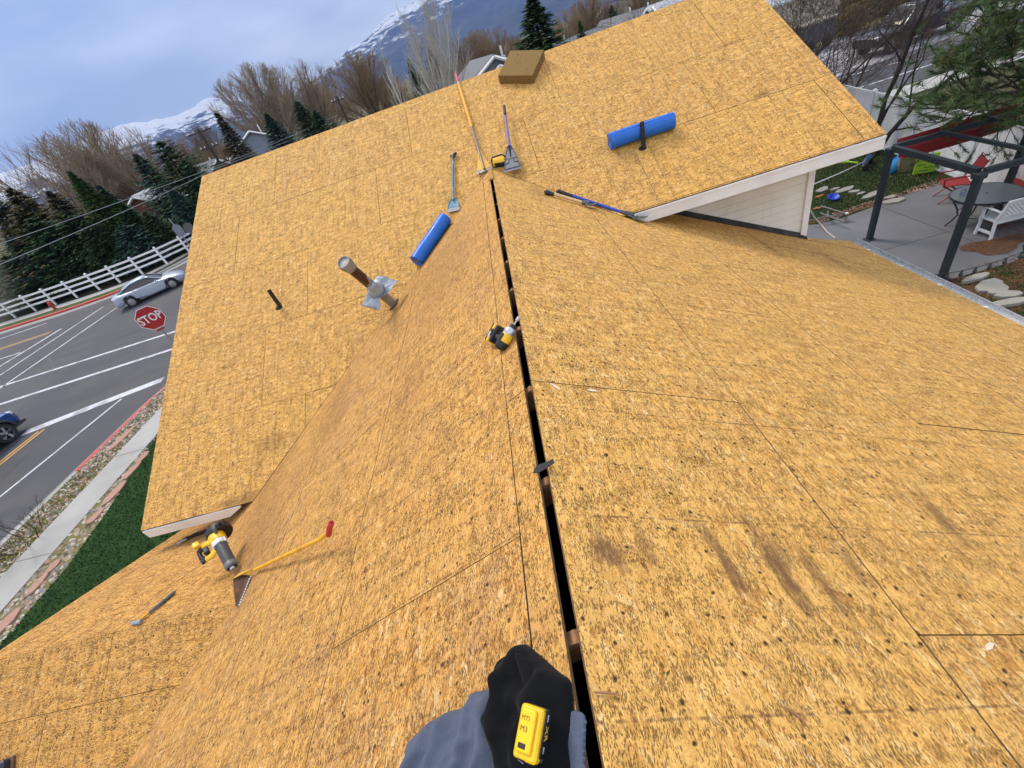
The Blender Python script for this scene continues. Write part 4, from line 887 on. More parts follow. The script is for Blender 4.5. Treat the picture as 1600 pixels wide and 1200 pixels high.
# kerb line of the near corner, then the lots as raised slabs
K1 = [(-16.9, -60), (-15.43, 7.48), (-15.12, 10.2), (-14.75, 13.2), (-14.1, 15.6), (-12.9, 18.0), (-11.0, 19.9), (-8.2, 21.0), (0, 21.3), (60, 22.0), (220, 24)]
K2 = [(-220, 41.5), (-90, 37.2), (-60, 35.6), (-50, 34.85), (-44, 34.3), (-40, 33.9), (-36.7, 33.6), (-33.5, 33.65), (-31.3, 34.1), (-29.4, 35.4), (-28.2, 37.0), (-27.3, 39.5), (-26.8, 130)]
K3 = [(-15, 130), (-14.5, 44), (-13.4, 39.5), (-10, 37), (0, 36.2), (60, 37), (220, 39)]
K4 = [(-220, 24), (-60, 21.6), (-37, 20.6), (-33, 19.4), (-30.2, 17.2), (-28.6, 14), (-28.3, 8), (-30, -60)]
flat('lot', K1+[(220, -80), (-16.9, -80)], GZ, M_yard, th=.19)
M_soil = ground_mat('bark_soil', [(.02, .022, .010), (.035, .032, .018), (.055, .04, .028), (.04, .06, .02)], .6, fine=8); flat('lot', K2+[(-220, 130)], GZ, M_soil, th=.19); flat('lot', K3+[(220, 130)], GZ, M_verge, th=.19); flat('lot', K4+[(-220, -80)], GZ, M_verge, th=.19)
def ribbon(name, line, o0, o1, z, m, kind='structure', th=0.0):
    """strip beside a polyline between two offsets (positive = to the left of travel)"""
    mb = MB(); L_, R2 = [], []
    for i, p in enumerate(line):
        a = line[max(i-1, 0)]; b = line[min(i+1, len(line)-1)]; dx, dy = b[0]-a[0], b[1]-a[1]; l = math.hypot(dx, dy); nx, ny = -dy/l, dx/l
        L_.append((p[0]+nx*o1, p[1]+ny*o1)); R2.append((p[0]+nx*o0, p[1]+ny*o0))
    n = len(line)
    if th:
        vs = [(x, y, z) for x, y in L_]+[(x, y, z) for x, y in R2]+[(x, y, z-th) for x, y in L_]+[(x, y, z-th) for x, y in R2]
        fs = []
        for i in range(n-1): fs += [(i, n+i, n+i+1, i+1), (2*n+i+1, 3*n+i+1, 3*n+i, 2*n+i), (i+1, 2*n+i+1, 2*n+i, i), (n+i, 3*n+i, 3*n+i+1, n+i+1)]
        fs += [(0, 2*n, 3*n, n), (n-1, 2*n-1, 4*n-1, 3*n-1)]
    else: vs = [(x, y, z) for x, y in L_]+[(x, y, z) for x, y in R2]; fs = [(i, n+i, n+i+1, i+1) for i in range(n-1)]
    mb.add(vs, fs); o = mb.build(name, m)
    if kind: o['kind'] = kind
    return o
def dens(line, st=1.0):
    out = [line[0]]
    for a, b in zip(line, line[1:]):
        k = max(1, int(math.hypot(b[0]-a[0], b[1]-a[1])/st)); k = min(k, 60); out += [(a[0]+(b[0]-a[0])*i/k, a[1]+(b[1]-a[1])*i/k) for i in range(1, k+1)]
    return out
# kerbs: grey and red painted lengths, with a concrete gutter pan in the road
K1a = [K1[0], (-15.43, 7.48), (-15.14, 9.9)]; K1b = [(-15.13, 9.92), (-15.12, 10.2), (-14.75, 13.2), (-14.1, 15.6), (-12.9, 18.0)]
ribbon('kerb', K1a, -.17, .02, GZ+.012, M_conc, th=.17); ribbon('kerb', K1b, -.17, .03, GZ+.014, M_redk, th=.17); ribbon('gutter_pan', K1[:6], .02, .42, ZR+.004, mat('gutter_concrete', (.21, .205, .20), .85, sc=2, var=.15))
K2r = [q for q in K2 if -60 <= q[0] <= -31]; ribbon('kerb', K2r, -.03, .26, GZ+.014, M_redk, th=.17)
K2g = [K2[8], K2[9], K2[10], K2[11], K2[12]]; ribbon('kerb', K2g, -.03, .2, GZ+.014, M_conc, th=.17); ribbon('gutter_pan', K2[1:12], -.85, -.03, ZR+.004, mat('far_gutter_concrete', (.25, .25, .245), .85, sc=2, var=.1))
ribbon('grass_verge', K2[1:9], .27, 1.35, GZ+.004, ground_mat('verge_grass', [(.03, .07, .01), (.05, .09, .02), (.10, .11, .04), (.16, .14, .08)], 1.2, fine=12)); ribbon('sidewalk', K2[1:12], 1.36, 2.6, GZ+.006, M_conc)
ribbon('kerb', K3[1:6], -.15, .02, GZ+.012, M_conc, th=.17)
# near verge, sidewalk and lawn
def xk(y): return -15.43+(y-7.48)*.098 if y > 7.48 else -15.43+(y-7.48)*.0218
sw = lambda y, a: (-14.09+(y-6.2)*.072 if a == 0 else -13.02+(y-5.2)*.062, y)
ys = [-50, -20, 0, 3, 5, 7, 9, 11, 13, 15, 16.3]
flat('gravel_strip', [(xk(y)+.17, y) for y in ys[:9]]+[(-14.0, 15.0), (-13.3, 16.2)]+[(sw(y, 0)[0], y) for y in ys[:9][::-1]], GZ+.004, M_verge)
flat('sidewalk', [sw(y, 0) for y in (-50, 0, 5, 10, 14)]+[sw(y, 1) for y in (14, 10, 5, 0, -50)], GZ+.02, M_conc, th=.06)
mb = MB(); MJ = mat('dark_joint', (.07, .068, .06), .9)  # dark joint lines laid on the slabs as thin strips
for y in (3.2, 6.62, 10.05, 13.4): mb.box(((sw(y, 0)[0]+sw(y, 1)[0])/2, y, GZ+.022), (1.06, .014, .003), R=Matrix.Rotation(-.02, 3, 'Z'))
o = mb.build('sidewalk_joints', MJ); o['kind'] = 'structure'
lawn_edge = [(-12.0, -50), (-12.05, 2), (-12.2, 4.5), (-12.0, 6.0), (-12.15, 7.6), (-12.45, 9.2), (-12.8, 10.6), (-12.5, 12), (-12.5, 14), (-12, 16), (-4, 17), (-3.5, -50)]
flat('gravel_strip', [sw(y, 1) for y in (-50, 0, 5, 10, 14)]+[(-11.9, 14), (-11.9, -50)], GZ+.004, M_verge)
flat('lawn', lawn_edge, GZ+.009, M_lawn)
flat('driveway', [(14, 26.9), (60, 29), (60, 40), (12, 38), (10, 30)], ZR+.006, mat('pale_driveway', (.33, .32, .33), .85, sc=.6, var=.2, dirt=.4, dirtc=(.2, .2, .2)))
flat('roadside_strip', [(13.4, 14.5), (60, 14.5), (60, 20.0), (13.4, 19.6)], GZ+.004, M_field); flat('sidewalk', [(10, 19.9), (60, 20.5), (60, 21.8), (10, 21.25)], GZ+.012, M_conc, th=.05)
# road markings
def stripe(a, b, w, m=None, z=ZR+.004, name='road_marking'):
    a = Vector(a); b = Vector(b); t = (b-a).normalized(); n = Vector((-t.y, t.x))*w/2
    k = max(1, int((b-a).length/1.5)); return flat(name, [tuple(a-n), tuple(b-n), tuple(b+n), tuple(a+n)], z, m or M_paint)
stripe((-21.2, 13.95), (-15.4, 14.98), .42); stripe((-27.6, 17.9), (-15.2, 18.0), .22); stripe((-29.4, 20.5), (-15.5, 20.3), .2)
stripe((-29.05, 19.6), (-28.55, 29.6), .16); stripe((-31.5, 21.6), (-30.95, 30.9), .16); stripe((-33.4, 24.0), (-32.6, 28.6), .25)
stripe((-70, 26.6), (-33.4, 25.95), .14); stripe((-70, 31.6), (-36.8, 31.75), .14); stripe((-70, 28.9), (-33.5, 28.72), .12, M_ypaint); stripe((-70, 28.62), (-33.5, 28.45), .12, M_ypaint, ZR+.0045)
stripe((-20.9, 9.6), (-20.28, 13.7), .12, M_ypaint); stripe((-20.66, 9.6), (-20.04, 13.75), .12, M_ypaint); stripe((-24, -30), (-20.9, 9.6), .12, M_ypaint); stripe((-23.76, -30), (-20.66, 9.6), .12, M_ypaint)
stripe((-19.3, 5.6), (-16.9, 14.35), .12); stripe((-20, -20), (-19.3, 5.6), .12)
stripe((12, 23.7), (34, 23.75), .14); stripe((15, 27.6), (21.6, 25.9), .12); stripe((26, 25.2), (60, 26), .12)
# tyre mark and crack seal lines
M_seal = mat('crack_seal', (.022, .023, .028), .6)
def wavy(pts, w, name, m=M_seal, z=ZR+.0035):
    mb = MB(); L_ = []
    for i, p in enumerate(pts):
        a = pts[max(i-1, 0)]; b = pts[min(i+1, len(pts)-1)]; dx, dy = b[0]-a[0], b[1]-a[1]; l = math.hypot(dx, dy); nx, ny = -dy/l*w/2, dx/l*w/2; L_ += [(p[0]-nx, p[1]-ny, z), (p[0]+nx, p[1]+ny, z)]
    mb.add(L_, [(2*i, 2*i+2, 2*i+3, 2*i+1) for i in range(len(pts)-1)]); o = mb.build(name, m); o['kind'] = 'structure'; return o
arc = [onz(px, py, ZR) for px, py in ((25, 648), (40, 630), (58, 612), (72, 598), (80, 585), (84, 575), (80, 565), (70, 556))]
wavy([(p.x, p.y) for p in arc], .10, 'tyre_mark')
r0 = random.Random(3)
for (x0, y0, x1, y1) in ((-17.5, 4, -19.6, 15), (-24, 16, -23, 27), (-30, 23, -20, 24.2), (-36, 27, -25, 31), (-18.6, 9, -22, 9.6), (-21, 19, -16.5, 22.5)):
    P = []; ox = oy = 0
    for k in range(26):
        ox += r0.gauss(0, .05); oy += r0.gauss(0, .05); P.append((x0+(x1-x0)*k/25+ox, y0+(y1-y0)*k/25+oy))
    wavy(P, .035, 'crack_seal')
M_worn = mat('worn_lane', (.085, .083, .086), .85, sc=1.5, var=.25)
# gravel stones and grass tufts: uncountable
def cheap_stones(name, n, poly, z, cols, smin, smax, seed):
    r0 = random.Random(seed); mb = MB(); xs = [p[0] for p in poly]; ysr = [p[1] for p in poly]; k = 0
    def inside(p): return sdist(p, poly) > 0
    while k < n:
        p = (r0.uniform(min(xs), max(xs)), r0.uniform(min(ysr), max(ysr)))
        if not inside(p): continue
        k += 1; s_ = r0.uniform(smin, smax); a = r0.random()*6.28; h = s_*r0.uniform(.4, .8)
        ring = [(p[0]+s_*math.cos(a+q*1.2566)*r0.uniform(.6, 1), p[1]+s_*math.sin(a+q*1.2566)*r0.uniform(.6, 1), z) for q in range(5)]
        mb.add(ring+[(p[0]+r0.uniform(-.3, .3)*s_, p[1]+r0.uniform(-.3, .3)*s_, z+h)], [(q, (q+1) % 5, 5) for q in range(5)], r0.randrange(len(cols)))
    o = mb.build(name, cols); o['kind'] = 'stuff'; return o
SC = [mat('stone_buff', (.42, .33, .25), .9), mat('stone_pink', (.40, .24, .19), .9), mat('stone_grey', (.24, .24, .24), .9), mat('stone_pale', (.55, .50, .44), .9), mat('stone_brown', (.14, .10, .07), .9)]
vp_ = [(-15.75, -2), (-15.2, 7.5), (-14.95, 10), (-14.55, 13.2), (-13.9, 15.3), (-13.6, 14), (-13.85, 10), (-14.15, 6), (-14.5, -2)]
cheap_stones('gravel', 2600, vp_, GZ+.003, SC, .03, .085, 5); cheap_stones('gravel', 1500, [(-13.1, -1), (-13.0, 5), (-12.7, 10), (-12.5, 13.5), (-12.1, 13), (-12.55, 10), (-12.05, 7), (-12.1, 4.3), (-12.0, -1)], GZ+.003, SC, .03, .085, 6)
cheap_stones('gravel', 700, [(-15.0, 9.6), (-14.85, 11), (-14.5, 14.2), (-13.6, 14), (-13.8, 10)], GZ+.003, SC, .03, .1, 8)
def blades(name, n, poly, z, m, h, seed, wd=.012, lean=.5):
    r0 = np.random.default_rng(seed); xs = [p[0] for p in poly]; ysr = [p[1] for p in poly]; vs = []; fs = []
    while len(fs) < n:
        p = (r0.uniform(min(xs), max(xs)), r0.uniform(min(ysr), max(ysr)))
        if sdist(p, poly) < 0: continue
        a = r0.uniform(0, 6.28); hh = h*r0.uniform(.5, 1.2); dx, dy = math.cos(a)*wd, math.sin(a)*wd; la = r0.uniform(0, 6.28); ll = lean*hh*r0.uniform(.2, 1)
        b = len(vs); vs += [(p[0]-dx, p[1]-dy, z), (p[0]+dx, p[1]+dy, z), (p[0]+math.cos(la)*ll, p[1]+math.sin(la)*ll, z+hh)]; fs.append((b, b+1, b+2))
    mb = MB(); mb.v = vs; mb.f = [list(f) for f in fs]; nm = len(m); mb.m = [int(k) for k in r0.integers(0, nm, len(fs))]; mb.uv = [None]*len(fs); mb.at = [None]*len(fs)
    o = mb.build(name, m); o['kind'] = 'stuff'; return o
GB = [mat('blade_dark', (.020, .062, .012), .7), mat('blade_mid', (.040, .105, .020), .7), mat('blade_light', (.095, .15, .04), .7)]
VB = [mat('moss_green', (.13, .19, .02), .8), mat('moss_yellow', (.24, .25, .05), .8), mat('moss_dry', (.30, .24, .12), .8)]
blades('lawn_grass', 26000, [(-12.2, 1.0), (-12.15, 4.5), (-12.0, 6.0), (-12.1, 7.6), (-12.4, 9.2), (-12.7, 10.6), (-12.4, 12.4), (-8, 12.4), (-7.2, 1.0)], GZ+.01, GB, .055, 3, .016)
blades('verge_moss', 9000, vp_, GZ+.004, VB, .05, 4, .02)
# flagstones set in the verge and beside the lawn
M_flag = mat('red_flagstone', (.36, .20, .15), .85, var=.15, sc=5, dirt=.4, dirtc=(.35, .25, .2), bump=.2)
def slab_stone(px, ang, lx, ly, label, m, group, z=GZ, seed=1, th=.05, pos=None):
    r0 = random.Random(seed); p = pos or onz(px[0], px[1], z+th); mb = MB(); n = 7
    poly = [(lx/2*math.cos(2*math.pi*k/n+.4)*r0.uniform(.8, 1.1), ly/2*math.sin(2*math.pi*k/n+.4)*r0.uniform(.8, 1.1)) for k in range(n)]
    mb.M = Matrix.Translation((p[0], p[1], z))@rot('Z', ang); mb.prism(poly, 0, th); return tag(mb.build('flagstone', m, None, bevel=.008, loc=(p[0], p[1], z)), label, 'flagstone', group)
for k, (px, ang, lx, ly, lb) in enumerate((((187, 686), 80, 1.7, .42, 'long red flagstone in the gravel between the red kerb and the sidewalk'), ((223, 713), 80, .7, .34, 'small red flagstone at the lawn edge nearest the stop sign'), ((205, 735), 78, 1.0, .34, 'narrow red flagstone second along the lawn edge from the stop sign'),
        ((177, 770), 80, 1.15, .38, 'big pinkish red flagstone midway along the lawn edge'), ((148, 806), 80, .75, .36, 'brick red flagstone on the lawn edge before the sidewalk joint'), ((83, 883), 84, .5, .3, 'faded flagstone half sunk in gravel beside the sidewalk'), ((57, 912), 82, .72, .33, 'rust red flagstone on the lower lawn edge'), ((8, 972), 82, .85, .4, 'red flagstone at the very bottom of the lawn edge'))):
    slab_stone(px, ang, lx*.78, ly*.9, lb, M_flag, 'red flagstones along the near verge', seed=k+3)

# ------------------------------------------------------------------ rail fence, hydrant, signs
M_vinyl = mat('white_vinyl', (.74, .75, .77), .4, var=.03)
fp = [onz(px, py, GZ) for px, py in ((22, 497), (53, 487), (86, 477), (115, 467), (147, 457), (176, 445))]
posts = [(-62.5, 38.6), (-60, 38.4), (-57.5, 38.3), (-55, 38.1), (-52.4, 37.9), (-50, 37.7), (-47.6, 37.5)]+[(-45.2, 37.35), (-42.85, 37.2), (-40.5, 36.95), (-38.2, 36.85), (-35.9, 36.85), (-33.9, 36.95), (-31.9, 37.3), (-30.0, 38.1), (-28.6, 39.6), (-27.9, 41.7), (-27.7, 44)]
tf = thing('rail_fence', 'white three rail fence running along the far sidewalk before the evergreens', 'fence', (-38, 37, GZ))
FH = 1.5
for (x, y) in posts:
    mb = MB(); mb.box((x, y, GZ+FH/2), (.13, .13, FH)); mb.box((x, y, GZ+FH+.02), (.17, .17, .04)); mb.add([(x-.07, y-.07, GZ+FH+.04), (x+.07, y-.07, GZ+FH+.04), (x+.07, y+.07, GZ+FH+.04), (x-.07, y+.07, GZ+FH+.04), (x, y, GZ+FH+.1)], [(0, 1, 4), (1, 2, 4), (2, 3, 4), (3, 0, 4)]); mb.build('post', M_vinyl, tf)
for z in (.55, .95, 1.35):
    mb = MB()
    for (a, b) in zip(posts, posts[1:]):
        dx, dy = b[0]-a[0], b[1]-a[1]; l = math.hypot(dx, dy); R3 = Matrix.Rotation(math.atan2(dy, dx), 3, 'Z'); mb.box(((a[0]+b[0])/2, (a[1]+b[1])/2, GZ+z), (l-.13, .045, .15), R=R3)
    mb.build('rail', M_vinyl, tf)
hp = onz(87, 483, GZ); M_hyd = mat('hydrant_red', (.42, .04, .02), .5, var=.15)
th_ = thing('fire_hydrant', 'red fire hydrant standing on the far verge before the white rail fence', 'hydrant', (hp.x, hp.y, GZ))
mb = MB(); mb.lathe([(.17, 0), (.17, .05), (.115, .06), (.11, .52), (.15, .54), (.15, .60), (.12, .62), (.10, .70), (.05, .76), (.035, .77), (.035, .82)], 18, M=T(hp.x, hp.y, GZ)); mb.build('barrel', M_hyd, th_, True)
for sx in (-1, 1):
    mb = MB(); mb.lathe([(.055, .08), (.055, .17), (.035, .18)], 12, M=T(hp.x, hp.y, GZ+.45)@rot('Y', 90*sx)); mb.build('outlet', M_hyd, th_, True)
mb = MB(); mb.lathe([(.075, .08), (.075, .18), (.04, .2)], 12, M=T(hp.x, hp.y, GZ+.4)@rot('X', 90)); mb.build('outlet', M_hyd, th_, True)
# stop sign
dd = ray(235, 497); sp = CAM+dd*15.0; M_sr = mat('sign_red', (.36, .012, .02), .4, var=.05); M_sw = mat('sign_white', (.72, .72, .72), .4); M_post = mat('galvanised_post', (.30, .31, .33), .45, .6)
ts = thing('stop_sign', 'red octagonal stop sign on a grey post behind the left roof edge', 'stop sign', (sp.x, sp.y, GZ))
face = Vector((CAM.x-sp.x, CAM.y-sp.y, 0)).normalized(); face = (Matrix.Rotation(R_(-14), 3, 'Z')@face); MS = frame(sp, Vector((0, 0, 1)).cross(face), face)   # x right, y up, z towards the camera
oct_ = lambda r: [(r*math.cos(R_(22.5+45*k)), r*math.sin(R_(22.5+45*k))) for k in range(8)]
RS = .445
mb = MB(); mb.prism(oct_(RS), -.004, 0, M=MS); mb.build('border', M_sw, ts)
mb = MB(); mb.prism(oct_(RS*.95), .0005, .002, M=MS); mb.build('panel', M_sr, ts)
text_mesh('STOP', .36, MS@T(0, -.005, .004)@Matrix.Diagonal((.86, 1.12, 1, 1)), M_sw, ts, bold=.006)
mb = MB(); mb.prism([(-.12, -.5), (.12, -.5), (.12, -.43), (-.12, -.43)], 0, .003, M=MS); mb.build('small_plate', M_sr, ts); text_mesh('4 WAY', .045, MS@T(0, -.467, .005), M_sw, ts) if False else None
mb = MB(); mb.box((sp.x-face.x*.03, sp.y-face.y*.03, (GZ+sp.z+.35)/2), (.05, .05, sp.z+.35-GZ), R=Matrix.Rotation(math.atan2(face.y, face.x), 3, 'Z')); mb.build('post', M_post, ts)
# back of another sign across the junction
b0_, h0_ = far(272, 352, 41.5); M_sb = mat('sign_back', (.27, .29, .33), .5, .4)
ts2 = thing('traffic_sign', 'grey backs of two traffic signs on one post at the end of the rail fence', 'traffic sign', b0_)
fc = Vector((.9, -.45, 0)).normalized(); MS = frame(b0_+Vector((0, 0, 2.6)), Vector((0, 0, 1)).cross(fc), fc)
mb = MB(); mb.tube([b0_, b0_+Vector((0, 0, 3.5))], .04, 8); mb.build('post', M_post, ts2)
mb = MB(); mb.prism([(-.32, -.45), (.32, -.45), (.32, .25), (0, .5), (-.32, .25)], .05, .056, M=MS); mb.build('panel', M_sb, ts2)
mb = MB(); mb.prism([(x+.75, y-.15) for x, y in oct_(.40)], .05, .056, M=MS); mb.prism([(-.02, -.04), (.75, -.04), (.75, .0), (-.02, .0)], .03, .049, M=MS); mb.build('panel', mat('brown_sign_back', (.13, .12, .12), .6), ts2)

# ------------------------------------------------------------------ vehicles
def loft(mb, st, mi=0, cap=True):
    """st: list of rings (same length) -> closed skin"""
    n = len(st[0]); vs = [p for r in st for p in r]; fs = [[i*n+k, i*n+(k+1) % n, (i+1)*n+(k+1) % n, (i+1)*n+k] for i in range(len(st)-1) for k in range(n)]
    if cap: fs += [list(range(n))[::-1], [(len(st)-1)*n+k for k in range(n)]]
    mb.add(vs, fs, mi)
def vehicle(M, label, name, cat, cfg, paint, lower=None):
    """x forward, y left, z up. cfg: body stations (x, half width, sill z, shoulder z, top z) and cabin stations (x, half width at belt, half width at roof, belt z, roof z)"""
    t = thing(name, label, cat, M)
    def ring(x, w, z0, z1, z2): return [(x, -w*.86, z0), (x, -w*.98, z0+.10), (x, -w, (z0+z1)/2), (x, -w*.985, z1), (x, -w*.86, z1+(z2-z1)*.7), (x, -w*.45, z2), (x, 0, z2+.01), (x, w*.45, z2), (x, w*.86, z1+(z2-z1)*.7), (x, w*.985, z1), (x, w, (z0+z1)/2), (x, w*.98, z0+.10), (x, w*.86, z0)]
    wr = cfg['wr']; W = max(s[1] for s in cfg['body']); wz = wr
    st = []
    xs = sorted(cfg['body']); X = [s[0] for s in xs]
    def at(x): return [float(np.interp(x, X, [s[k] for s in xs])) for k in range(1, 5)]
    grid = sorted(set(X+[cx+wr*1.16*math.cos(R_(a)) for cx in cfg['wheels'] for a in (0, 20, 40, 60, 75, 90, 105, 120, 140, 160, 180)]))
    for x in grid:
        w_, z0, z1, z2 = at(x)
        for cx in cfg['wheels']:
            if abs(x-cx) <= wr*1.16+1e-6: z0 = max(z0, wz+math.sqrt(max(0, (wr*1.16)**2-(x-cx)**2)))
        z0 = min(z0, z1-.06); r_ = ring(x, w_, z0, z1, z2)
        st.append(r_)
    mb = MB(); mb.M = M; loft(mb, st); mb.build('body', paint, t, True, angle=38)
    c = cfg['cabin']
    def cr(s, k=1.0): x, wb, wt, zb, zt = s; return [(x, -wb*k, zb), (x, -wb*k*.5-wt*k*.5, (zb+zt)/2+.02), (x, -wt*k, zt-.05), (x, -wt*k*.75, zt), (x, 0, zt+.02), (x, wt*k*.75, zt), (x, wt*k, zt-.05), (x, wb*k*.5+wt*k*.5, (zb+zt)/2+.02), (x, wb*k, zb)]
    mb = MB(); mb.M = M; loft(mb, [cr(s, .985) for s in c]); mb.build('windows', M_glass, t, True, angle=40)
    # roof skin and pillars
    mb = MB(); mb.M = M
    roof = [s for s in c if s[4] > max(q[4] for q in c)-cfg.get('rooftol', .12)]
    rows = []
    for (x, wb, wt, zb, zt) in roof: rows.append([(x, -wt*1.0, zt-.055), (x, -wt*.76, zt+.008), (x, 0, zt+.03), (x, wt*.76, zt+.008), (x, wt*1.0, zt-.055)])
    n = 5; vs = [p for r in rows for p in r]; mb.add(vs, [[i*n+k, (i+1)*n+k, (i+1)*n+k+1, i*n+k+1] for i in range(len(rows)-1) for k in range(4)])
    o = mb.build('roof', cfg.get('roofm', paint), t, True); s_ = o.modifiers.new('t', 'SOLIDIFY'); s_.thickness = .02
    mb = MB(); mb.M = M
    for sg in (-1, 1):
        for i, j in cfg['pillars']:
            a, b = c[i], c[j]; pa = Vector((a[0], sg*a[1]*1.0, a[3]+.01)); pb = Vector((b[0], sg*b[2]*1.0, b[4]-.05)); mb.tube([pa, (pa+pb)/2+Vector((0, sg*.02, .02)), pb], [.045, .035, .035], 6, flat=.6)
    mb.build('pillar', paint, t, True)
    for cx in cfg['wheels']:
        for sg in (-1, 1):
            MW = M@T(cx, sg*(W-.11), wr)@rot('X', -90*sg)
            mb = MB(); mb.M = MW; mb.lathe([(wr*.66, -.1), (wr*.94, -.1), (wr, -.07), (wr, .07), (wr*.94, .1), (wr*.68, .1), (wr*.66, .085)], 30, cap=False); ty = mb.build('tyre', M_tyre, t, True)
            mb = MB(); mb.M = MW; mb.lathe([(wr*.68, .088), (wr*.64, .09), (wr*.62, .05)], 30, cap=False)
            for k in range(cfg.get('spokes', 5)):
                a = 2*math.pi*k/cfg.get('spokes', 5); ca, sa = math.cos(a), math.sin(a)
                mb.add([(ca*.03-sa*.035, sa*.03+ca*.035, .085), (ca*.03+sa*.035, sa*.03-ca*.035, .085), (ca*wr*.63+sa*.05, sa*wr*.63-ca*.05, .075), (ca*wr*.63-sa*.05, sa*wr*.63+ca*.05, .075)], [(0, 1, 2, 3)])
            mb.lathe([(.055, .09), (.05, .098), (.0, .1)], 12, cap=False); mb.build('rim', M_rim, ty, True)
            mb = MB(); mb.M = MW; mb.lathe([(wr*.64, .03), (.0, .03)], 20, cap=False); mb.build('hub_shadow', M_dark, ty)
    if lower:
        mb = MB(); mb.M = M
        for cx in cfg['wheels']:
            for sg in (-1, 1):
                pts = [(cx+(wr*1.2)*math.cos(R_(a)), sg*(W+.006), wz+(wr*1.2)*math.sin(R_(a))) for a in range(-5, 186, 12)]; mb.tube(pts, .05, 6, flat=1)
        mb.box((0, 0, .36), (cfg['L']*.96, W*1.96, .10)); mb.build('arch_trim', lower, t, True)
    for nm, mt, lst in cfg['lamps']:
        for (x, y, z, dx, dy, dz) in lst:
            mb = MB(); mb.M = M; mb.rbox((x, y, z), (dx, dy, dz), .03); mb.build(nm, mt, t, True)
    for sg in (-1, 1):
        mb = MB(); mb.M = M; x, z = cfg['mirror']; mb.rbox((x, sg*(W+.08), z), (.10, .18, .12), .03); mb.build('mirror', paint, t, True)
    return t
def carpaint(name, col):
    q = NT(name); q.b.inputs['Base Color'].default_value = col+(1,); q.b.inputs['Metallic'].default_value = .35; q.b.inputs['Roughness'].default_value = .34; q.b.inputs['Coat Weight'].default_value = .6; q.b.inputs['Coat Roughness'].default_value = .08; return q.m
M_glass = mat('car_glass', (.012, .014, .018), .08, spec=.8); M_tyre = mat('tyre_rubber', (.018, .018, .019), .8); M_rim = mat('alloy_rim', (.38, .38, .40), .35, .8)
M_headl = mat('lamp_lens', (.6, .63, .68), .15); M_taill = mat('tail_lens', (.30, .01, .02), .2)
cfg = dict(L=4.75, wr=.335, spokes=10, wheels=[-1.38, 1.42], body=[(-2.36, .60, .42, .62, .72), (-2.30, .78, .30, .80, .94), (-2.05, .88, .24, .88, 1.02), (-1.4, .92, .20, .90, 1.0), (-.2, .90, .19, .88, .93), (.9, .90, .19, .86, .93), (1.4, .91, .20, .82, .90), (2.0, .86, .24, .70, .76), (2.3, .72, .30, .58, .63), (2.38, .5, .34, .5, .55)],
           cabin=[(-1.95, .70, .55, .93, .98), (-1.45, .76, .56, .92, 1.20), (-.8, .78, .57, .90, 1.36), (-.2, .78, .57, .90, 1.40), (.25, .78, .57, .90, 1.37), (.75, .77, .60, .90, 1.14), (1.1, .74, .60, .90, .95)], rooftol=.25, pillars=[(0, 2), (6, 4)],
           lamps=[('headlight', M_headl, [(2.12, .62, .62, .24, .26, .10), (2.12, -.62, .62, .24, .26, .10)]), ('tail_light', M_taill, [(-2.28, .60, .82, .10, .36, .09), (-2.28, -.60, .82, .10, .36, .09)]), ('number_plate', M_sw, [(-2.37, 0, .60, .02, .4, .12)])], mirror=(.72, .95))
pr_, pf_ = onz(215, 477, ZR), onz(271, 451.5, ZR); mid = (pr_+pf_)/2; hd_ = (pf_-pr_); hd_.z = 0; print('wheelbase', hd_.length)
hd_.normalize(); lf = Vector((-hd_.y, hd_.x, 0)); cen = mid+lf*.86
MC = frame((cen.x, cen.y, ZR), hd_, (0, 0, 1))
vehicle(MC@Matrix.Diagonal((.95, .98, .98, 1)), 'silver sports saloon driving away along the far kerb of the junction', 'car', 'car', cfg, carpaint('silver_paint', (.44, .50, .60)))
cfg2 = dict(L=4.6, wr=.39, spokes=5, wheels=[-1.36, 1.36], body=[(-2.3, .66, .50, .80, .98), (-2.2, .86, .40, .98, 1.10), (-1.4, .93, .34, 1.06, 1.14), (0, .93, .32, 1.05, 1.12), (1.0, .93, .32, 1.03, 1.10), (1.5, .92, .34, .98, 1.06), (2.0, .88, .38, .90, .97), (2.24, .74, .42, .74, .82), (2.3, .6, .45, .66, .7)],
            cabin=[(-2.1, .78, .62, 1.08, 1.14), (-1.9, .80, .64, 1.08, 1.58), (-.6, .82, .66, 1.08, 1.68), (.2, .82, .66, 1.08, 1.66), (.75, .81, .66, 1.07, 1.38), (1.15, .78, .66, 1.06, 1.10)], rooftol=.12, pillars=[(0, 1), (5, 3), (2, 2)],
            lamps=[('headlight', M_headl, [(2.08, .68, .82, .26, .26, .13), (2.08, -.68, .82, .26, .26, .13)]), ('tail_light', M_taill, [(-2.24, .7, 1.0, .1, .2, .3), (-2.24, -.7, 1.0, .1, .2, .3)])], mirror=(.8, 1.12))
pw = onz(22, 688, ZR)   # contact of the front wheel nearest the camera
hd_ = Vector((.04, 1, 0)).normalized(); lf = Vector((-hd_.y, hd_.x, 0)); cen = pw-hd_*1.36+lf*.82
vehicle(frame((cen.x, cen.y, ZR), hd_, (0, 0, 1)), 'blue crossover with dark wheel arch trim cut off by the left picture edge', 'car', 'car', cfg2, carpaint('blue_paint', (.012, .07, .26)), mat('arch_plastic', (.03, .03, .035), .6))
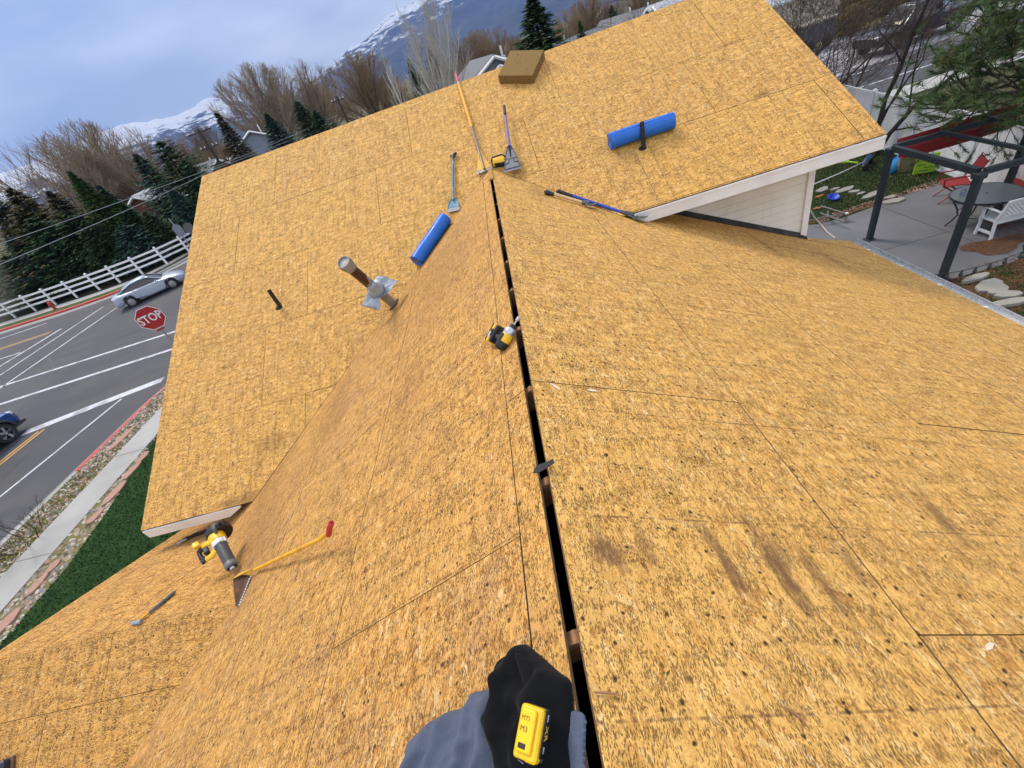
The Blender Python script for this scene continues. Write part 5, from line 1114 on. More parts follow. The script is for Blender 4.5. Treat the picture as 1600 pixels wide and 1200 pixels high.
cfg3 = dict(L=5.6, wr=.42, spokes=6, wheels=[-1.75, 1.85], body=[(-2.8, .90, .55, 1.0, 1.16), (-2.7, .98, .48, 1.10, 1.20), (-1.0, .99, .42, 1.10, 1.18), (0, .99, .40, 1.10, 1.18), (1.2, .99, .42, 1.08, 1.16), (2.2, .97, .46, 1.02, 1.12), (2.7, .9, .5, .95, 1.05), (2.8, .8, .52, .9, .95)],
            cabin=[(-.95, .82, .68, 1.16, 1.25), (-.85, .84, .70, 1.16, 1.80), (.3, .86, .70, 1.16, 1.88), (.7, .86, .70, 1.15, 1.84), (1.35, .84, .70, 1.14, 1.2)], rooftol=.12, pillars=[(0, 1), (4, 3), (2, 2)],
            lamps=[('headlight', M_headl, [(2.68, .72, .9, .2, .3, .2), (2.68, -.72, .9, .2, .3, .2)]), ('tail_light', M_taill, [(-2.76, .88, .95, .08, .14, .4), (-2.76, -.88, .95, .08, .14, .4)])], mirror=(1.0, 1.25))
pa_, pb_ = onz(1391, 84, ZR), onz(1440, 66, ZR); hd_ = (pa_-pb_); hd_.z = 0; hd_.normalize(); lf = Vector((-hd_.y, hd_.x, 0)); print('truck wheels', (pa_-pb_).length, pa_)
cen = pa_-hd_*1.85-lf*(-.86) if lf.dot(CAM-pa_) < 0 else pa_-hd_*1.85-lf*.86
vehicle(frame((cen.x, cen.y, ZR), hd_, (0, 0, 1)), 'dark pickup truck parked across the street behind the bare tree', 'pickup_truck', 'truck', cfg3, carpaint('dark_paint', (.02, .022, .03)))
pa_ = onz(1478, 30, ZR); cfg4 = dict(cfg2); 
vehicle(frame((pa_.x+2.2, pa_.y+1.2, ZR), Vector((-1, .1, 0)), (0, 0, 1)), 'pale blue car parked beyond the pickup behind the pine', 'car', 'car', cfg2, carpaint('pale_blue_paint', (.35, .43, .55)))
# ================================================================== mountains
from mathutils import noise as mnoise
def azel(px, py): d = ray(px, py); return math.atan2(d.x, d.y), d.z/math.hypot(d.x, d.y)
SIL = [(-260, 345), (-120, 300), (0, 262), (60, 243), (120, 224), (165, 205), (200, 190), (250, 182), (290, 168), (330, 152), (350, 152), (380, 158), (420, 155), (460, 138), (500, 112), (528, 82), (560, 62), (600, 22), (625, 8), (650, -4), (700, -28), (760, -50), (850, -85), (1000, -150), (1200, -230), (1500, -330)]
AE = sorted(azel(*q) for q in SIL); AZ = [q[0] for q in AE]; EL = [q[1] for q in AE]
AZ = [-2.2]+AZ+[2.2]; EL = [.06]+EL+[.05]
NA, NR = 520, 90; RC = 8200.0
def ridged(x, y, o=6): return mnoise.ridged_multi_fractal(Vector((x, y, 3.7)), .9, 2.1, o, 1.0, 2.0)
vs = []
azs = np.linspace(-1.5, 1.15, NA); rs = np.concatenate([np.linspace(3600, 8200, 62), np.linspace(8300, 12500, NR-62)])
for a in azs:
    zc = float(np.interp(a, AZ, EL))*RC
    for r in rs:
        x, y = r*math.sin(a), r*math.cos(a)
        if r <= RC: t_ = (r-3600)/(RC-3600); f = t_**1.55
        else: t_ = 1; f = 1-.6*((r-RC)/4300)
        n_ = ridged(x/2300, y/2300, 7)/2.2; n2_ = mnoise.fractal(Vector((x/700, y/700, 1.2)), 1.0, 2.0, 5)
        spur = (n_-.55)*.50*zc*math.sin(min(1, t_)*math.pi*.93)**.8+n2_*26*min(1, t_*2)
        crest = (n2_*40+(n_-.5)*90) if r > RC*.9 else 0
        vs.append((x, y, GZ-30+zc*f+spur+crest*(1 if r > RC*.9 else 0)))
mb = MB(); mb.v = vs; mb.f = [[i*NR+j, (i+1)*NR+j, (i+1)*NR+j+1, i*NR+j+1] for i in range(NA-1) for j in range(NR-1)]
mb.m = [0]*len(mb.f); mb.uv = [None]*len(mb.f); mb.at = [None]*len(mb.f)
def mountain():
    q = NT('mountain'); o = q.n('TexCoord').outputs['Object']; g = q.n('NewGeometry')
    z = q.n('SeparateXYZ', {0: o}).outputs[2]; nz_ = q.n('SeparateXYZ', {0: g.outputs['Normal']}).outputs[2]
    n1 = q.noise(o, .0011, 8, .68); n2 = q.noise(q.n('VectorMath', {0: o, 1: (1, 1, 4)}, operation='MULTIPLY').outputs[0], .0042, 8, .72)
    h = q.math('ADD', z, q.math('MULTIPLY', q.math('SUBTRACT', n1, .5), 900)); h = q.math('ADD', h, q.math('MULTIPLY', q.math('SUBTRACT', n2, .5), 1800))
    h = q.math('ADD', h, q.math('MULTIPLY', q.math('SUBTRACT', nz_, .86), 700))
    xx = q.n('SeparateXYZ', {0: o}).outputs[0]
    h = q.math('SUBTRACT', h, q.math('ADD', 500, q.math('MULTIPLY', q.math('ADD', xx, 2000), .115)))
    snow = q.step(h, -60, 60)
    rock = q.ramp(n2, [(.35, (.012, .018, .032)), (.55, (.030, .034, .046)), (.7, (.055, .055, .065))])
    c = q.mixc(snow, rock, (.82, .84, .88, 1)); q.L(c, q.b.inputs['Base Color']); q.b.inputs['Roughness'].default_value = .9; q.bump(n2, .8, 60); return q.m
o = mb.build('mountains', mountain(), None, True, angle=180); o['kind'] = 'structure'

# ================================================================== trees
def segs_mesh(segs, n):
    """segs: list of (p0, r0, p1, r1) -> vertices and faces as open prisms"""
    m = len(segs); P0 = np.array([s[0] for s in segs], float); P1 = np.array([s[2] for s in segs], float); r0 = np.array([s[1] for s in segs], float); r1 = np.array([s[3] for s in segs], float)
    t = P1-P0; t /= np.linalg.norm(t, axis=1, keepdims=True)+1e-9; ref = np.where(np.abs(t[:, 2:3]) > .9, np.array([[1., 0, 0]]), np.array([[0, 0, 1.]]))
    a = np.cross(t, ref); a /= np.linalg.norm(a, axis=1, keepdims=True)+1e-9; b = np.cross(t, a)
    V = np.zeros((m, 2*n, 3))
    for k in range(n):
        an = 2*math.pi*k/n; d = a*math.cos(an)+b*math.sin(an); V[:, k] = P0+d*r0[:, None]; V[:, n+k] = P1+d*r1[:, None]
    F = np.array([[k, (k+1) % n, n+(k+1) % n, n+k] for k in range(n)]); F = (F[None]+(np.arange(m)*2*n)[:, None, None]).reshape(-1, 4)
    return V.reshape(-1, 3), F
def npmesh(name, V, F, mats, parent=None, mi=None, smooth=False):
    me = bpy.data.meshes.new(name); nv = len(V); nf = len(F); k = F.shape[1]
    me.vertices.add(nv); me.vertices.foreach_set('co', np.asarray(V, np.float32).ravel()); me.loops.add(nf*k); me.loops.foreach_set('vertex_index', np.asarray(F, np.int32).ravel())
    me.polygons.add(nf); me.polygons.foreach_set('loop_start', np.arange(0, nf*k, k, dtype=np.int32)); me.polygons.foreach_set('loop_total', np.full(nf, k, np.int32))
    for m in (mats if isinstance(mats, (list, tuple)) else [mats]): me.materials.append(m)
    if mi is not None: me.polygons.foreach_set('material_index', np.asarray(mi, np.int32))
    me.update(); me.validate(); o = bpy.data.objects.new(name, me); COL.objects.link(o)
    if parent is not None: o.parent = parent
    if smooth: me.polygons.foreach_set('use_smooth', [True]*nf)
    return o
def grow(seed, H, trunks, spread, levels, kids, curve, r0, ratio=.62, up=.35, lean=(0, 0), base_spread=.1, twig=None, start=.25, jitter=.5, minlen=.25):
    R = random.Random(seed); thick, thin = [], []
    def branch(p, d, L, r, lev):
        n = 5 if lev < 2 else (4 if lev < levels-1 else 3); pts = [p]; q = p; dd = d
        for i in range(n):
            dd = (dd+Vector((R.gauss(0, curve), R.gauss(0, curve), R.gauss(0, curve*.5)+up*.12*(1 if lev else .3)))).normalized(); q = q+dd*(L/n); pts.append(q)
        re = r*(.35 if lev < levels else .3)
        for i in range(n):
            a, b = r+(re-r)*i/n, r+(re-r)*(i+1)/n; (thick if lev <= 1 else thin).append((pts[i], a, pts[i+1], b))
        if lev >= levels or L < minlen: return
        k = kids[min(lev, len(kids)-1)]
        for c in range(k):
            t_ = start+(1-start)*(c+R.random())/k if lev else start+(1-start)*((c+R.random())/k)
            i = min(n-1, int(t_*n)); f = t_*n-i; bp = pts[i].lerp(pts[i+1], f); di = (pts[i+1]-pts[i]).normalized()
            ax = di.orthogonal().normalized(); ax = Matrix.Rotation(R.uniform(0, 6.283), 3, di)@ax; ang = spread*R.uniform(.6, 1.25)*(1-.25*t_)
            nd = (di*math.cos(ang)+ax*math.sin(ang)); nd = (nd+Vector((0, 0, up*R.uniform(.4, 1)))).normalized()
            branch(bp, nd, L*ratio*R.uniform(1-jitter*.5, 1+jitter*.3)*(1.15-.45*t_), max(twig or .004, (r+(re-r)*t_)*.42), lev+1)
    for k in range(trunks):
        a = 6.283*k/trunks+R.random(); s_ = base_spread*(R.uniform(.4, 1.3) if trunks > 1 else .3)
        branch(Vector((math.cos(a)*.1*trunks*.4, math.sin(a)*.1*trunks*.4, -.1)), Vector((math.cos(a)*s_+lean[0], math.sin(a)*s_+lean[1], 1)).normalized(), H*R.uniform(.55, .72), r0*R.uniform(.8, 1.1), 0)
    return thick, thin
def bark(name, col, var=.25, sc=6): return mat(name, col, .9, var=var, sc=sc, spec=.2)
MT_w1, MT_w2 = bark('willow_bark', (.12, .10, .085)), bark('willow_twigs', (.30, .235, .165))
MT_b1, MT_b2 = bark('brown_bark', (.08, .06, .045)), bark('brown_twigs', (.25, .175, .10))
MT_c1, MT_c2 = bark('pale_bark', (.58, .55, .50)), bark('pale_twigs', (.46, .43, .38))
MT_d1, MT_d2 = bark('dark_bark', (.06, .05, .045)), bark('dark_twigs', (.075, .055, .048))
MT_r2 = bark('reddish_twigs', (.20, .145, .12))
def bare_proto(segs, name, m1, m2, n1=6):
    th_, ti = segs; top = max(max(s[0].z, s[2].z) for s in th_+ti)
    V, F = segs_mesh(th_, n1); V2, F2 = segs_mesh(ti, 3)
    return dict(top=top, th=(V, F), ti=(V2, F2), m=(m1, m2), name=name)
def put_bare(P, px, py, D, label, group, yaw=0.0, wide=1.0, base=None, H=None, m=None, pname='bare_tree', vis=None, z0=GZ):
    if base is None: b, H = far(px, py, D, z0)
    else: b = Vector(base)
    s = H/P['top']
    t = thing(pname, label, 'tree', Matrix.Translation(b)@Matrix.Rotation(yaw, 4, 'Z')@Matrix.Diagonal((s*wide, s*wide, s, 1)), group)
    key = (P['name'], 'mesh', m)
    if key not in CACHE:
        mm = m or P['m']; CACHE[key] = (npmesh('trunk', *P['th'], mm[0], t, smooth=True), npmesh('twigs', *P['ti'], mm[1], t))
    else:
        for q in CACHE[key]: c = q.copy(); COL.objects.link(c); c.parent = t
    return t
CACHE = {}
print('growing trees')
def broom(seed, R=5.0, H=10.0, zc=5.4, limbs=22, secs=13, twigs=10, lo=.25, r0=.10, tw=.0135, z0=1.2):
    """rounded fine twigged crown: limbs fan out from a short bole, twigs run up and outward to a rounded outline"""
    Q = random.Random(seed); thick, thin = [(Vector((0, 0, -.2)), r0*2.2, Vector((0, 0, z0)), r0*1.8)], []
    def inside(p, k=1.0): a = math.atan2(p.y, p.x); b = 1+.10*math.sin(3*a+seed)+.07*math.sin(5*a+p.z); return (p.x/(R*b))**2+(p.y/(R*b))**2+((p.z-zc)/(H-zc))**2 < k
    def run(p, d, L_, ra, rb, n, wob, up, store, lim=1.0):
        pts = [p]
        for i in range(n):
            d = (d+Vector((Q.gauss(0, wob), Q.gauss(0, wob), Q.gauss(0, wob)+up))).normalized(); q = pts[-1]+d*(L_/n)
            if not inside(q, lim) and i > 0: break
            a, b = ra+(rb-ra)*i/n, ra+(rb-ra)*(i+1)/n; store.append((pts[-1], a, q, b)); pts.append(q)
        return pts, d
    for k in range(limbs):
        az = 2.399*k+Q.uniform(-.3, .3); el = R_(Q.uniform(28, 84)); d = Vector((math.cos(az)*math.cos(el), math.sin(az)*math.cos(el), math.sin(el)))
        pts, dl = run(Vector((0, 0, z0*Q.uniform(.6, 1))), d, H*Q.uniform(.7, .95), r0*Q.uniform(.6, 1), r0*.12, 9, .07, .05, thick, .9)
        for s_ in range(secs):
            i = min(len(pts)-2, int((lo+(1-lo)*s_/secs)*(len(pts)-1))); 
            if i < 0: continue
            p = pts[i].lerp(pts[i+1], Q.random()); dd = (pts[i+1]-pts[i]).normalized(); out = Vector((p.x, p.y, 0)).normalized() if p.length > .1 else dd
            d2 = (dd*.7+Vector((Q.gauss(0, .5), Q.gauss(0, .5), Q.gauss(0, .3)))+out*.25+Vector((0, 0, .35))).normalized(); L2 = Q.uniform(1.6, 3.4)
            p2, dl2 = run(p, d2, L2, r0*.22, tw*1.3, 5, .09, .07, thin, .97)
            for t_ in range(twigs):
                j = Q.randrange(max(1, len(p2)-1)); pp = p2[j].lerp(p2[min(j+1, len(p2)-1)], Q.random()); d3 = (dl2*.9+Vector((Q.gauss(0, .38), Q.gauss(0, .38), Q.gauss(.15, .3)))).normalized(); run(pp, d3, Q.uniform(.8, 1.9), tw, tw*.5, 3, .10, .06, thin, 1.06)
    return thick, thin
W1 = bare_proto(broom(11), 'W1', MT_w1, MT_w2); W2 = bare_proto(broom(12, R=4.4, limbs=26, r0=.09), 'W2', MT_w1, MT_w2); W3 = bare_proto(broom(13, R=3.2, zc=5.0, limbs=26, secs=14, r0=.07, z0=.6), 'W3', MT_b1, MT_b2)
B1 = bare_proto(grow(14, 10, 3, .45, 4, [11, 6, 5, 4], .08, .19, ratio=.58, up=.4, base_spread=.12, twig=.009, start=.15), 'B1', MT_c1, MT_c2)
B2 = bare_proto(grow(18, 10, 1, .5, 3, [11, 5, 4], .05, .10, ratio=.42, up=.35, base_spread=.1, twig=.009, start=.2), 'B2', MT_c1, MT_c2)
print('willow segs', len(W1['ti'][1]), len(W3['ti'][1]))
GW = 'bare willows behind the evergreens'
put_bare(W1, 22, 216, 80, 'wide bare willow rising above the evergreens at the left picture edge', GW, 0.3, 1.15)
put_bare(W2, 92, 188, 84, 'tallest fan-shaped bare willow above the bright green conifer', GW, 1.2, 1.1)
put_bare(W1, 160, 200, 80, 'smaller bare willow against the snowy mountain left of the dark pines', GW, 2.4, 1.0)
put_bare(W2, 372, 98, 105, 'big grey bare willow right behind the narrow cone-topped spruce', GW, .5, 1.25)
put_bare(W1, 440, 92, 112, 'grey bare willow just left of the dense brown tree clump', GW, 4.0, 1.0)
put_bare(W2, 545, 80, 95, 'dense brown rounded tree clump in front of the snowy peak', GW, 5.0, 1.35, m=(MT_b1, MT_b2))
put_bare(W2, 600, 118, 100, 'brown twiggy tree between the dense clump and the slender white birch', GW, 2.0, 1.3, m=(MT_b1, MT_b2))
GB_ = 'white barked trees behind the ridge'
put_bare(B1, 627, -22, 36, 'large white barked bare tree spreading against the mountain', GB_, 0.6, 1.0)
put_bare(B2, 590, 50, 44, 'slender white birch leaning left of the large white barked tree', GB_, 1.6, .9)
GF = 'bare brown trees at the foot of the mountain'
FT = [(712, 52, 120, 'tall brown bare tree right of the large white barked tree'), (740, 44, 130, 'brown bare tree behind the blue-grey gabled house'), (768, 40, 125, 'brown bare tree with reddish top above the house gable'), (800, 55, 140, 'brown bare tree just left of the dark spruce by the foam block'), (880, 8, 110, 'pale twiggy tree right of the dark spruce'),
      (915, -10, 120, 'brown thicket tree above the middle of the ridge'), (955, -15, 115, 'reddish brown tree above the small white gable frame'), (1000, -25, 120, 'brown bare tree near the top edge above the grey roof'), (1040, -30, 125, 'brown bare tree at the top edge where the ridge leaves the picture'),
      (300, 195, 150, 'faint reddish tree behind the utility pole'), (262, 205, 160, 'faint brown tree low against the blue mountain'), (485, 120, 150, 'brown tree in the gap left of the dense clump'), (650, 100, 140, 'brown tree low behind the large white barked tree'), (228, 262, 120, 'small brown tree between the two dark pines'), (320, 215, 120, 'small brown tree right of the utility pole')]
for k, (px, py, D, lb) in enumerate(FT): put_bare((W3, W2)[k % 2], px, py, D, lb, GF, k*1.3, 1.0+.2*(k % 3), m=((MT_b1, MT_b2) if k % 3 else (MT_w1, MT_r2)))

# conifers: whorls of drooping sprays made of small needle blades
def spruce(seed, H=10, R=2.6, whorls=46, per=15, blades_=12, taper=.85, droop=.25, ragged=.2, wid=.10):
    r0 = np.random.default_rng(seed); V, F, MI = [], [], []
    for w_ in range(whorls):
        t_ = (w_+.5)/whorls; z = H*(.04+.95*t_); rad = R*(1-t_)**taper*(1-.35*max(0, .12-t_)/.12)+.06
        nb = max(5, int(per*(1-t_*.55)))
        for b in range(nb):
            a = 6.283*(b+r0.random())/nb; L_ = rad*r0.uniform(1-ragged*1.6, 1+ragged); dz = -droop*L_*r0.uniform(.4, 1.3)+.28*L_*max(0, t_-.55)*2
            zz = z+r0.normal(0, H/whorls*.5); ca, sa = math.cos(a), math.sin(a)
            for k in range(blades_):
                u = (k+r0.random())/blades_; u = .25+.75*u; rr = L_*u; side = r0.uniform(-1, 1)*L_*.20*(1.15-u*.8)
                cx, cy, cz = ca*rr-sa*side, sa*rr+ca*side, zz+dz*u*u+r0.normal(0, .05)
                an = a+r0.uniform(-.9, .9); ln = wid*3.2*r0.uniform(.7, 1.5)*(.6+.6*(1-t_)); wd = wid*r0.uniform(.5, 1.1)
                dx, dy = math.cos(an), math.sin(an); tilt = r0.uniform(-.55, .25); rl = r0.uniform(-.7, .7)
                i = len(V); V += [(cx-dx*ln*.3+dy*wd, cy-dy*ln*.3-dx*wd, cz+rl*wd), (cx-dx*ln*.3-dy*wd, cy-dy*ln*.3+dx*wd, cz-rl*wd), (cx+dx*ln, cy+dy*ln, cz+tilt*ln)]
                F.append((i, i+1, i+2)); MI.append(0 if r0.random() < .6 else 1)
    return np.array(V), np.array(F), MI
def green(name, a, b): return [mat(name+'_dark', a, .85, var=.35, sc=1.2, spec=.2), mat(name+'_light', b, .85, var=.3, sc=1.2, spec=.2)]
CG = {'dark': green('needles_dark', (.026, .065, .024), (.055, .110, .036)), 'blue': green('needles_blue', (.038, .088, .066), (.080, .150, .115)), 'bright': green('needles_bright', (.030, .080, .016), (.075, .150, .026)), 'olive': green('needles_olive', (.045, .058, .018), (.13, .095, .035))}
SP = {'a': spruce(1, whorls=60, per=18, blades_=17, wid=.075), 'b': spruce(2, R=3.1, ragged=.35, taper=.75, whorls=54, per=18, blades_=18, wid=.08), 'c': spruce(3, R=2.0, taper=.9, whorls=60, per=16, blades_=15, wid=.07), 'd': spruce(4, R=3.4, ragged=.45, taper=.6, whorls=46, per=18, blades_=19, droop=.1, wid=.085)}
TR = MB().tube([(0, 0, -.2), (0, 0, 5), (0, 0, 9.6)], [.22, .13, .02], 7)
def conifer(kind, tone, px, py, D, label, group, wide=1.0, yaw=0.0, Hs=None, base=None):
    if base is None:
        dr = ray(px, py); k = D/dr.y if D < 0 else None
        b, H = far(px, py, D)
    else: b = Vector(base); H = Hs
    s = H/10.0; t = thing('conifer', label, 'tree', Matrix.Translation(b)@Matrix.Rotation(yaw, 4, 'Z')@Matrix.Diagonal((s*wide*1.15, s*wide*1.15, s, 1)), group)
    key = ('sp', kind, tone)
    if key not in CACHE:
        V, F, MI = SP[kind]; c = npmesh('foliage', V, F, CG[tone], t, MI); tr = npmesh('trunk', np.array(TR.v), np.array([f for f in TR.f if len(f) == 4]), MT_d1, t, smooth=True); CACHE[key] = (c, tr)
    else:
        for q in CACHE[key]: c = q.copy(); COL.objects.link(c); c.parent = t
    return t
GE = 'evergreens behind the white rail fence'
CL = [('b', 'olive', -30, 300, 46, 1.2, 'olive conifer cut by the left picture edge'), ('b', 'olive', 12, 294, 44, 1.3, 'olive brown conifer at the left picture edge'), ('b', 'olive', 74, 298, 43, 1.2, 'brown tipped conifer second from the left edge'), ('a', 'bright', 108, 269, 42, 1.15, 'bright green pointed conifer tallest in the left row'), ('a', 'blue', 152, 290, 43, 1.35, 'broad grey green conifer right of the bright green one'),
      ('d', 'dark', 100, 330, 41.5, 1.7, 'dark conifer filling the gap under the bright green one'), ('d', 'olive', 30, 332, 42.5, 1.7, 'olive conifer behind the bluish one at the left edge'), ('d', 'dark', 5, 400, 40.5, 2.0, 'very low dark conifer behind the left end of the rail fence'), ('d', 'blue', 42, 392, 40.599999999999994, 2.0, 'low grey blue conifer just behind the second fence bay'), ('d', 'dark', 100, 384, 40.5, 2.0, 'low dark conifer behind the hydrant'), ('d', 'dark', 142, 376, 40.5, 1.9, 'low dark conifer behind the fence left of the silver car'), ('d', 'blue', 190, 350, 40.2, 1.9, 'low bluish conifer above the silver car'),
      ('d', 'dark', 210, 372, 40.9, 1.8, 'low dark conifer right behind the fence above the silver car roof'), ('b', 'dark', 300, 300, 44, 1.6, 'dark conifer half hidden by the left rake of the roof'), ('d', 'dark', 45, 340, 41, 1.4, 'dark low conifer in front of the brown tipped one'), ('b', 'blue', 12, 372, 41.099999999999994, 1.6, 'bluish conifer low at the left edge just behind the fence'), ('d', 'blue', 72, 366, 40.9, 1.6, 'bluish bushy conifer above the fire hydrant'), ('b', 'dark', 128, 345, 40, 1.6, 'dark green conifer behind the middle of the rail fence'), ('a', 'dark', 186, 316, 42, 1.5, 'dark conifer left of the pale house roof'), ('d', 'bright', 160, 360, 40.9, 1.5, 'yellowish green low conifer near the silver car'),
      ('b', 'blue', 210, 240, 50, 1.2, 'blue spruce left of the big dark pine'), ('d', 'dark', 246, 220, 49, 1.3, 'big dark ragged pine standing by the left end of the ridge'), ('b', 'dark', 286, 250, 48, 1.3, 'dark shoulder pine touching the left end of the ridge'), ('a', 'blue', 262, 292, 43.5, 1.6, 'grey blue spruce directly behind the sign backs'), ('b', 'dark', 225, 330, 41.5, 1.7, 'short dark spruce at the right end of the rail fence'),
      ('c', 'olive', 337, 176, 52, 1.3, 'narrow conifer with a brown cone-laden top by the utility pole'), ('a', 'blue', 415, 178, 56, 1.6, 'rounded blue spruce above the ridge'), ('b', 'dark', 462, 158, 60, 1.3, 'dark green spruce right of the rounded blue one'), ('b', 'dark', 490, 172, 58, 1.3, 'lower dark spruce at the right end of that pair'),
      ('c', 'dark', 637, 92, 50, 1.0, 'slim dark juniper left of the large white barked tree'), ('b', 'dark', 672, 70, 60, 1.2, 'dark evergreen behind the large white barked tree'), ('a', 'dark', 830, -6, 30, 1.75, 'large dark spruce directly behind the foam block'), ('c', 'dark', 905, 32, 60, 1.2, 'small dark conifer right of the large spruce'), ('b', 'dark', 955, 8, 70, 1.1, 'dark conifer near the top edge above the white gable frame')]
CL = [(kd, tn, px, py, D*math.hypot(ray(px, py).x, ray(px, py).y)/ray(px, py).y, wd, lb) for (kd, tn, px, py, D, wd, lb) in CL]
for k, (kd, tn, px, py, D, wd, lb) in enumerate(CL): conifer(kd, tn, px, py, D, lb, GE, wd, k*1.1)

# ------------------------------------------------------------------ houses, poles and wires
M_roof1 = mat('grey_shingles', (.13, .135, .15), .85, sc=4, var=.2, bump=.2); M_roof2 = mat('pale_roof', (.36, .38, .42), .8, sc=3, var=.1); M_w1 = mat('blue_grey_siding', (.20, .23, .28), .7, sc=2); M_w2 = mat('tan_siding', (.34, .29, .23), .7, sc=2); M_w3 = mat('brick_wall', (.22, .09, .06), .85, sc=12, var=.3); M_win = mat('window_glass', (.03, .04, .05), .12, spec=.7)
def cottage(base, yaw, w_, dp, h, rise, mw, mr, label, windows=3, oh=.4, group='houses beyond the roof'):
    M = Matrix.Translation(base)@Matrix.Rotation(yaw, 4, 'Z'); t = thing('cottage', label, 'house', M, group)
    mb = MB(); mb.M = M; mb.add([(-w_/2, -dp/2, 0), (w_/2, -dp/2, 0), (w_/2, dp/2, 0), (-w_/2, dp/2, 0), (-w_/2, -dp/2, h), (w_/2, -dp/2, h), (w_/2, dp/2, h), (-w_/2, dp/2, h), (0, -dp/2, h+rise), (0, dp/2, h+rise)],
        [(0, 1, 5, 8, 4), (1, 2, 6, 5), (2, 3, 7, 9, 6), (3, 0, 4, 7), (4, 8, 9, 7), (8, 5, 6, 9)]); mb.build('wall', mw, t)
    for sg in (-1, 1):
        mb = MB(); mb.M = M; e = w_/2+oh; ze = h-rise*oh/(w_/2); y0 = dp/2+oh
        a = [(0, -y0, h+rise+.05), (sg*e, -y0, ze+.05), (sg*e, y0, ze+.05), (0, y0, h+rise+.05)]; vs_ = a+[(x, y, z+.14) for x, y, z in a]
        f_ = [(0, 1, 2, 3), (7, 6, 5, 4), (0, 4, 5, 1), (1, 5, 6, 2), (2, 6, 7, 3)]; mb.add(vs_, f_ if sg > 0 else [g[::-1] for g in f_]); mb.build('roof', mr, t)
        for yy in (-y0-.02, y0+.02):
            mb = MB(); mb.M = M; mb.tube([(sg*.0, yy, h+rise+.02), (sg*e, yy, ze+.02)], .12, 4); mb.build('rake_trim', M_white, t)
    r0 = random.Random(label)
    for k in range(windows):
        x = (k-(windows-1)/2)*w_/(windows+.3)
        mb = MB(); mb.M = M; mb.box((x, -dp/2-.03, h*.55), (1.2, .06, 1.3)); f_ = mb.build('window', M_white, t); mb = MB(); mb.M = M; mb.box((x, -dp/2-.064, h*.55), (1.0, .02, 1.1)); mb.build('pane', M_win, f_)
    mb = MB(); mb.M = M; mb.tube([(w_*.2, 0, h+rise*.4), (w_*.2, 0, h+rise+.5)], .10, 6); mb.build('vent_pipe', M_alu, t)
    return t
def at_far(px, py, D, H): b, h = far(px, py, D); b.z = GZ+max(0, h-H)*0+min(0, 0); return b, h
b, h = far(751, 92, 46); print('gable h', h); cottage(b, R_(8), 9.5, 12, h-2.6, 2.5, M_w1, M_roof1, 'blue grey house with white gable trim behind the ridge')
b, h = far(768, 103, 43); cottage(b, R_(8), 6.0, 6, h-1.9, 1.8, M_w1, M_roof1, 'lower front gable wing joined to the blue grey house', 1)
b, h = far(222, 300, 66); cottage(b, R_(20), 7, 7, h-2.3, 2.2, M_w3, M_roof2, 'pale roofed house glimpsed between the dark conifers')
b, h = far(388, 205, 84); cottage(b, R_(25), 8, 10, h-2.2, 2.1, M_w1, M_roof2, 'grey gabled house between the narrow conifer and the rounded blue spruce')
b, h = far(318, 255, 82); cottage(b, R_(60), 6, 6, h-2.0, 1.9, M_w3, M_roof1, 'low pale roof at the foot of the utility pole')
b, h = far(1015, 10, 66); cottage(b, R_(78), 7, 8, h-2.0, 1.9, M_w2, M_roof2, 'long pale grey roof above the right part of the ridge')
b, h = far(971, 24, 58); cottage(b, R_(15), 5, 8, h-1.9, 1.8, M_w1, M_roof1, 'small white edged gable peeking over the ridge')
b, h = far(884, 62, 62); cottage(b, R_(85), 8, 14, h-1.7, 1.6, M_w3, M_roof1, 'low dark roofed house right of the large spruce')
b, h = far(1216, -25, 52); cottage(Vector((24.5, 46.5, GZ)), R_(88), 10, 16, 2.7, 2.3, mat('cream_siding_far', (.55, .50, .42), .7), M_roof2, 'pale roofed house across the street behind the bare trees')
# dark slatted trailer beside that house
tb = onz(1268, 78, GZ); M = Matrix.Translation(tb)@Matrix.Rotation(R_(5), 4, 'Z'); t = thing('utility_trailer', 'dark slatted box trailer standing beside the house across the street', 'trailer', M)
mb = MB(); mb.M = M; mb.box((0, 0, .95), (2.2, 1.2, 1.1)); 
for k in range(8): mb.box((-1.02+k*.29, -.62, .95), (.08, .05, 1.1))
mb.build('box', mat('dark_trailer', (.09, .10, .14), .6), t)
mb = MB(); mb.M = M; mb.box((0, 0, 1.56), (2.4, 1.4, .1)); mb.build('lid', M_w2, t)
for sx in (-.6, .6):
    mb = MB(); mb.M = M; mb.lathe([(.3, -.1), (.3, .1)], 18, M=T(sx, -.62, .3)@rot('X', 90)); mb.build('wheel', M_tyre, t, True)
def pole(px, py, D, arms, label, lamp=False, arm_yaw=.6):
    b, h = far(px, py, D); t = thing('utility_pole', label, 'utility pole', b, 'utility poles'); mb = MB(); mb.tube([b-Vector((0, 0, .1)), b+Vector((0, 0, h))], [.19, .12], 8); mb.build('shaft', MT_d1, t, True)
    dx = Vector((math.cos(arm_yaw), math.sin(arm_yaw), 0))
    for (dz, hl) in arms:
        c = b+Vector((0, 0, h-dz)); mb = MB(); mb.box(c, (hl*2, .12, .14), R=Matrix.Rotation(arm_yaw, 3, 'Z')); a_ = mb.build('crossarm', MT_d1, t)
        for k in (-.9, -.45, .45, .9):
            mb = MB(); mb.lathe([(.05, 0), (.07, .05), (.04, .12), (.06, .18), (.02, .22)], 8, M=T(*(c+dx*hl*k+Vector((0, 0, .07))))); mb.build('insulator', M_alu, a_, True)
    return b+Vector((0, 0, h))
p1 = pole(309, 202, 66, [(.3, 1.3), (1.9, 1.0), (3.6, 1.1)], 'dark utility pole with three crossarms above the left end of the ridge', arm_yaw=.35)
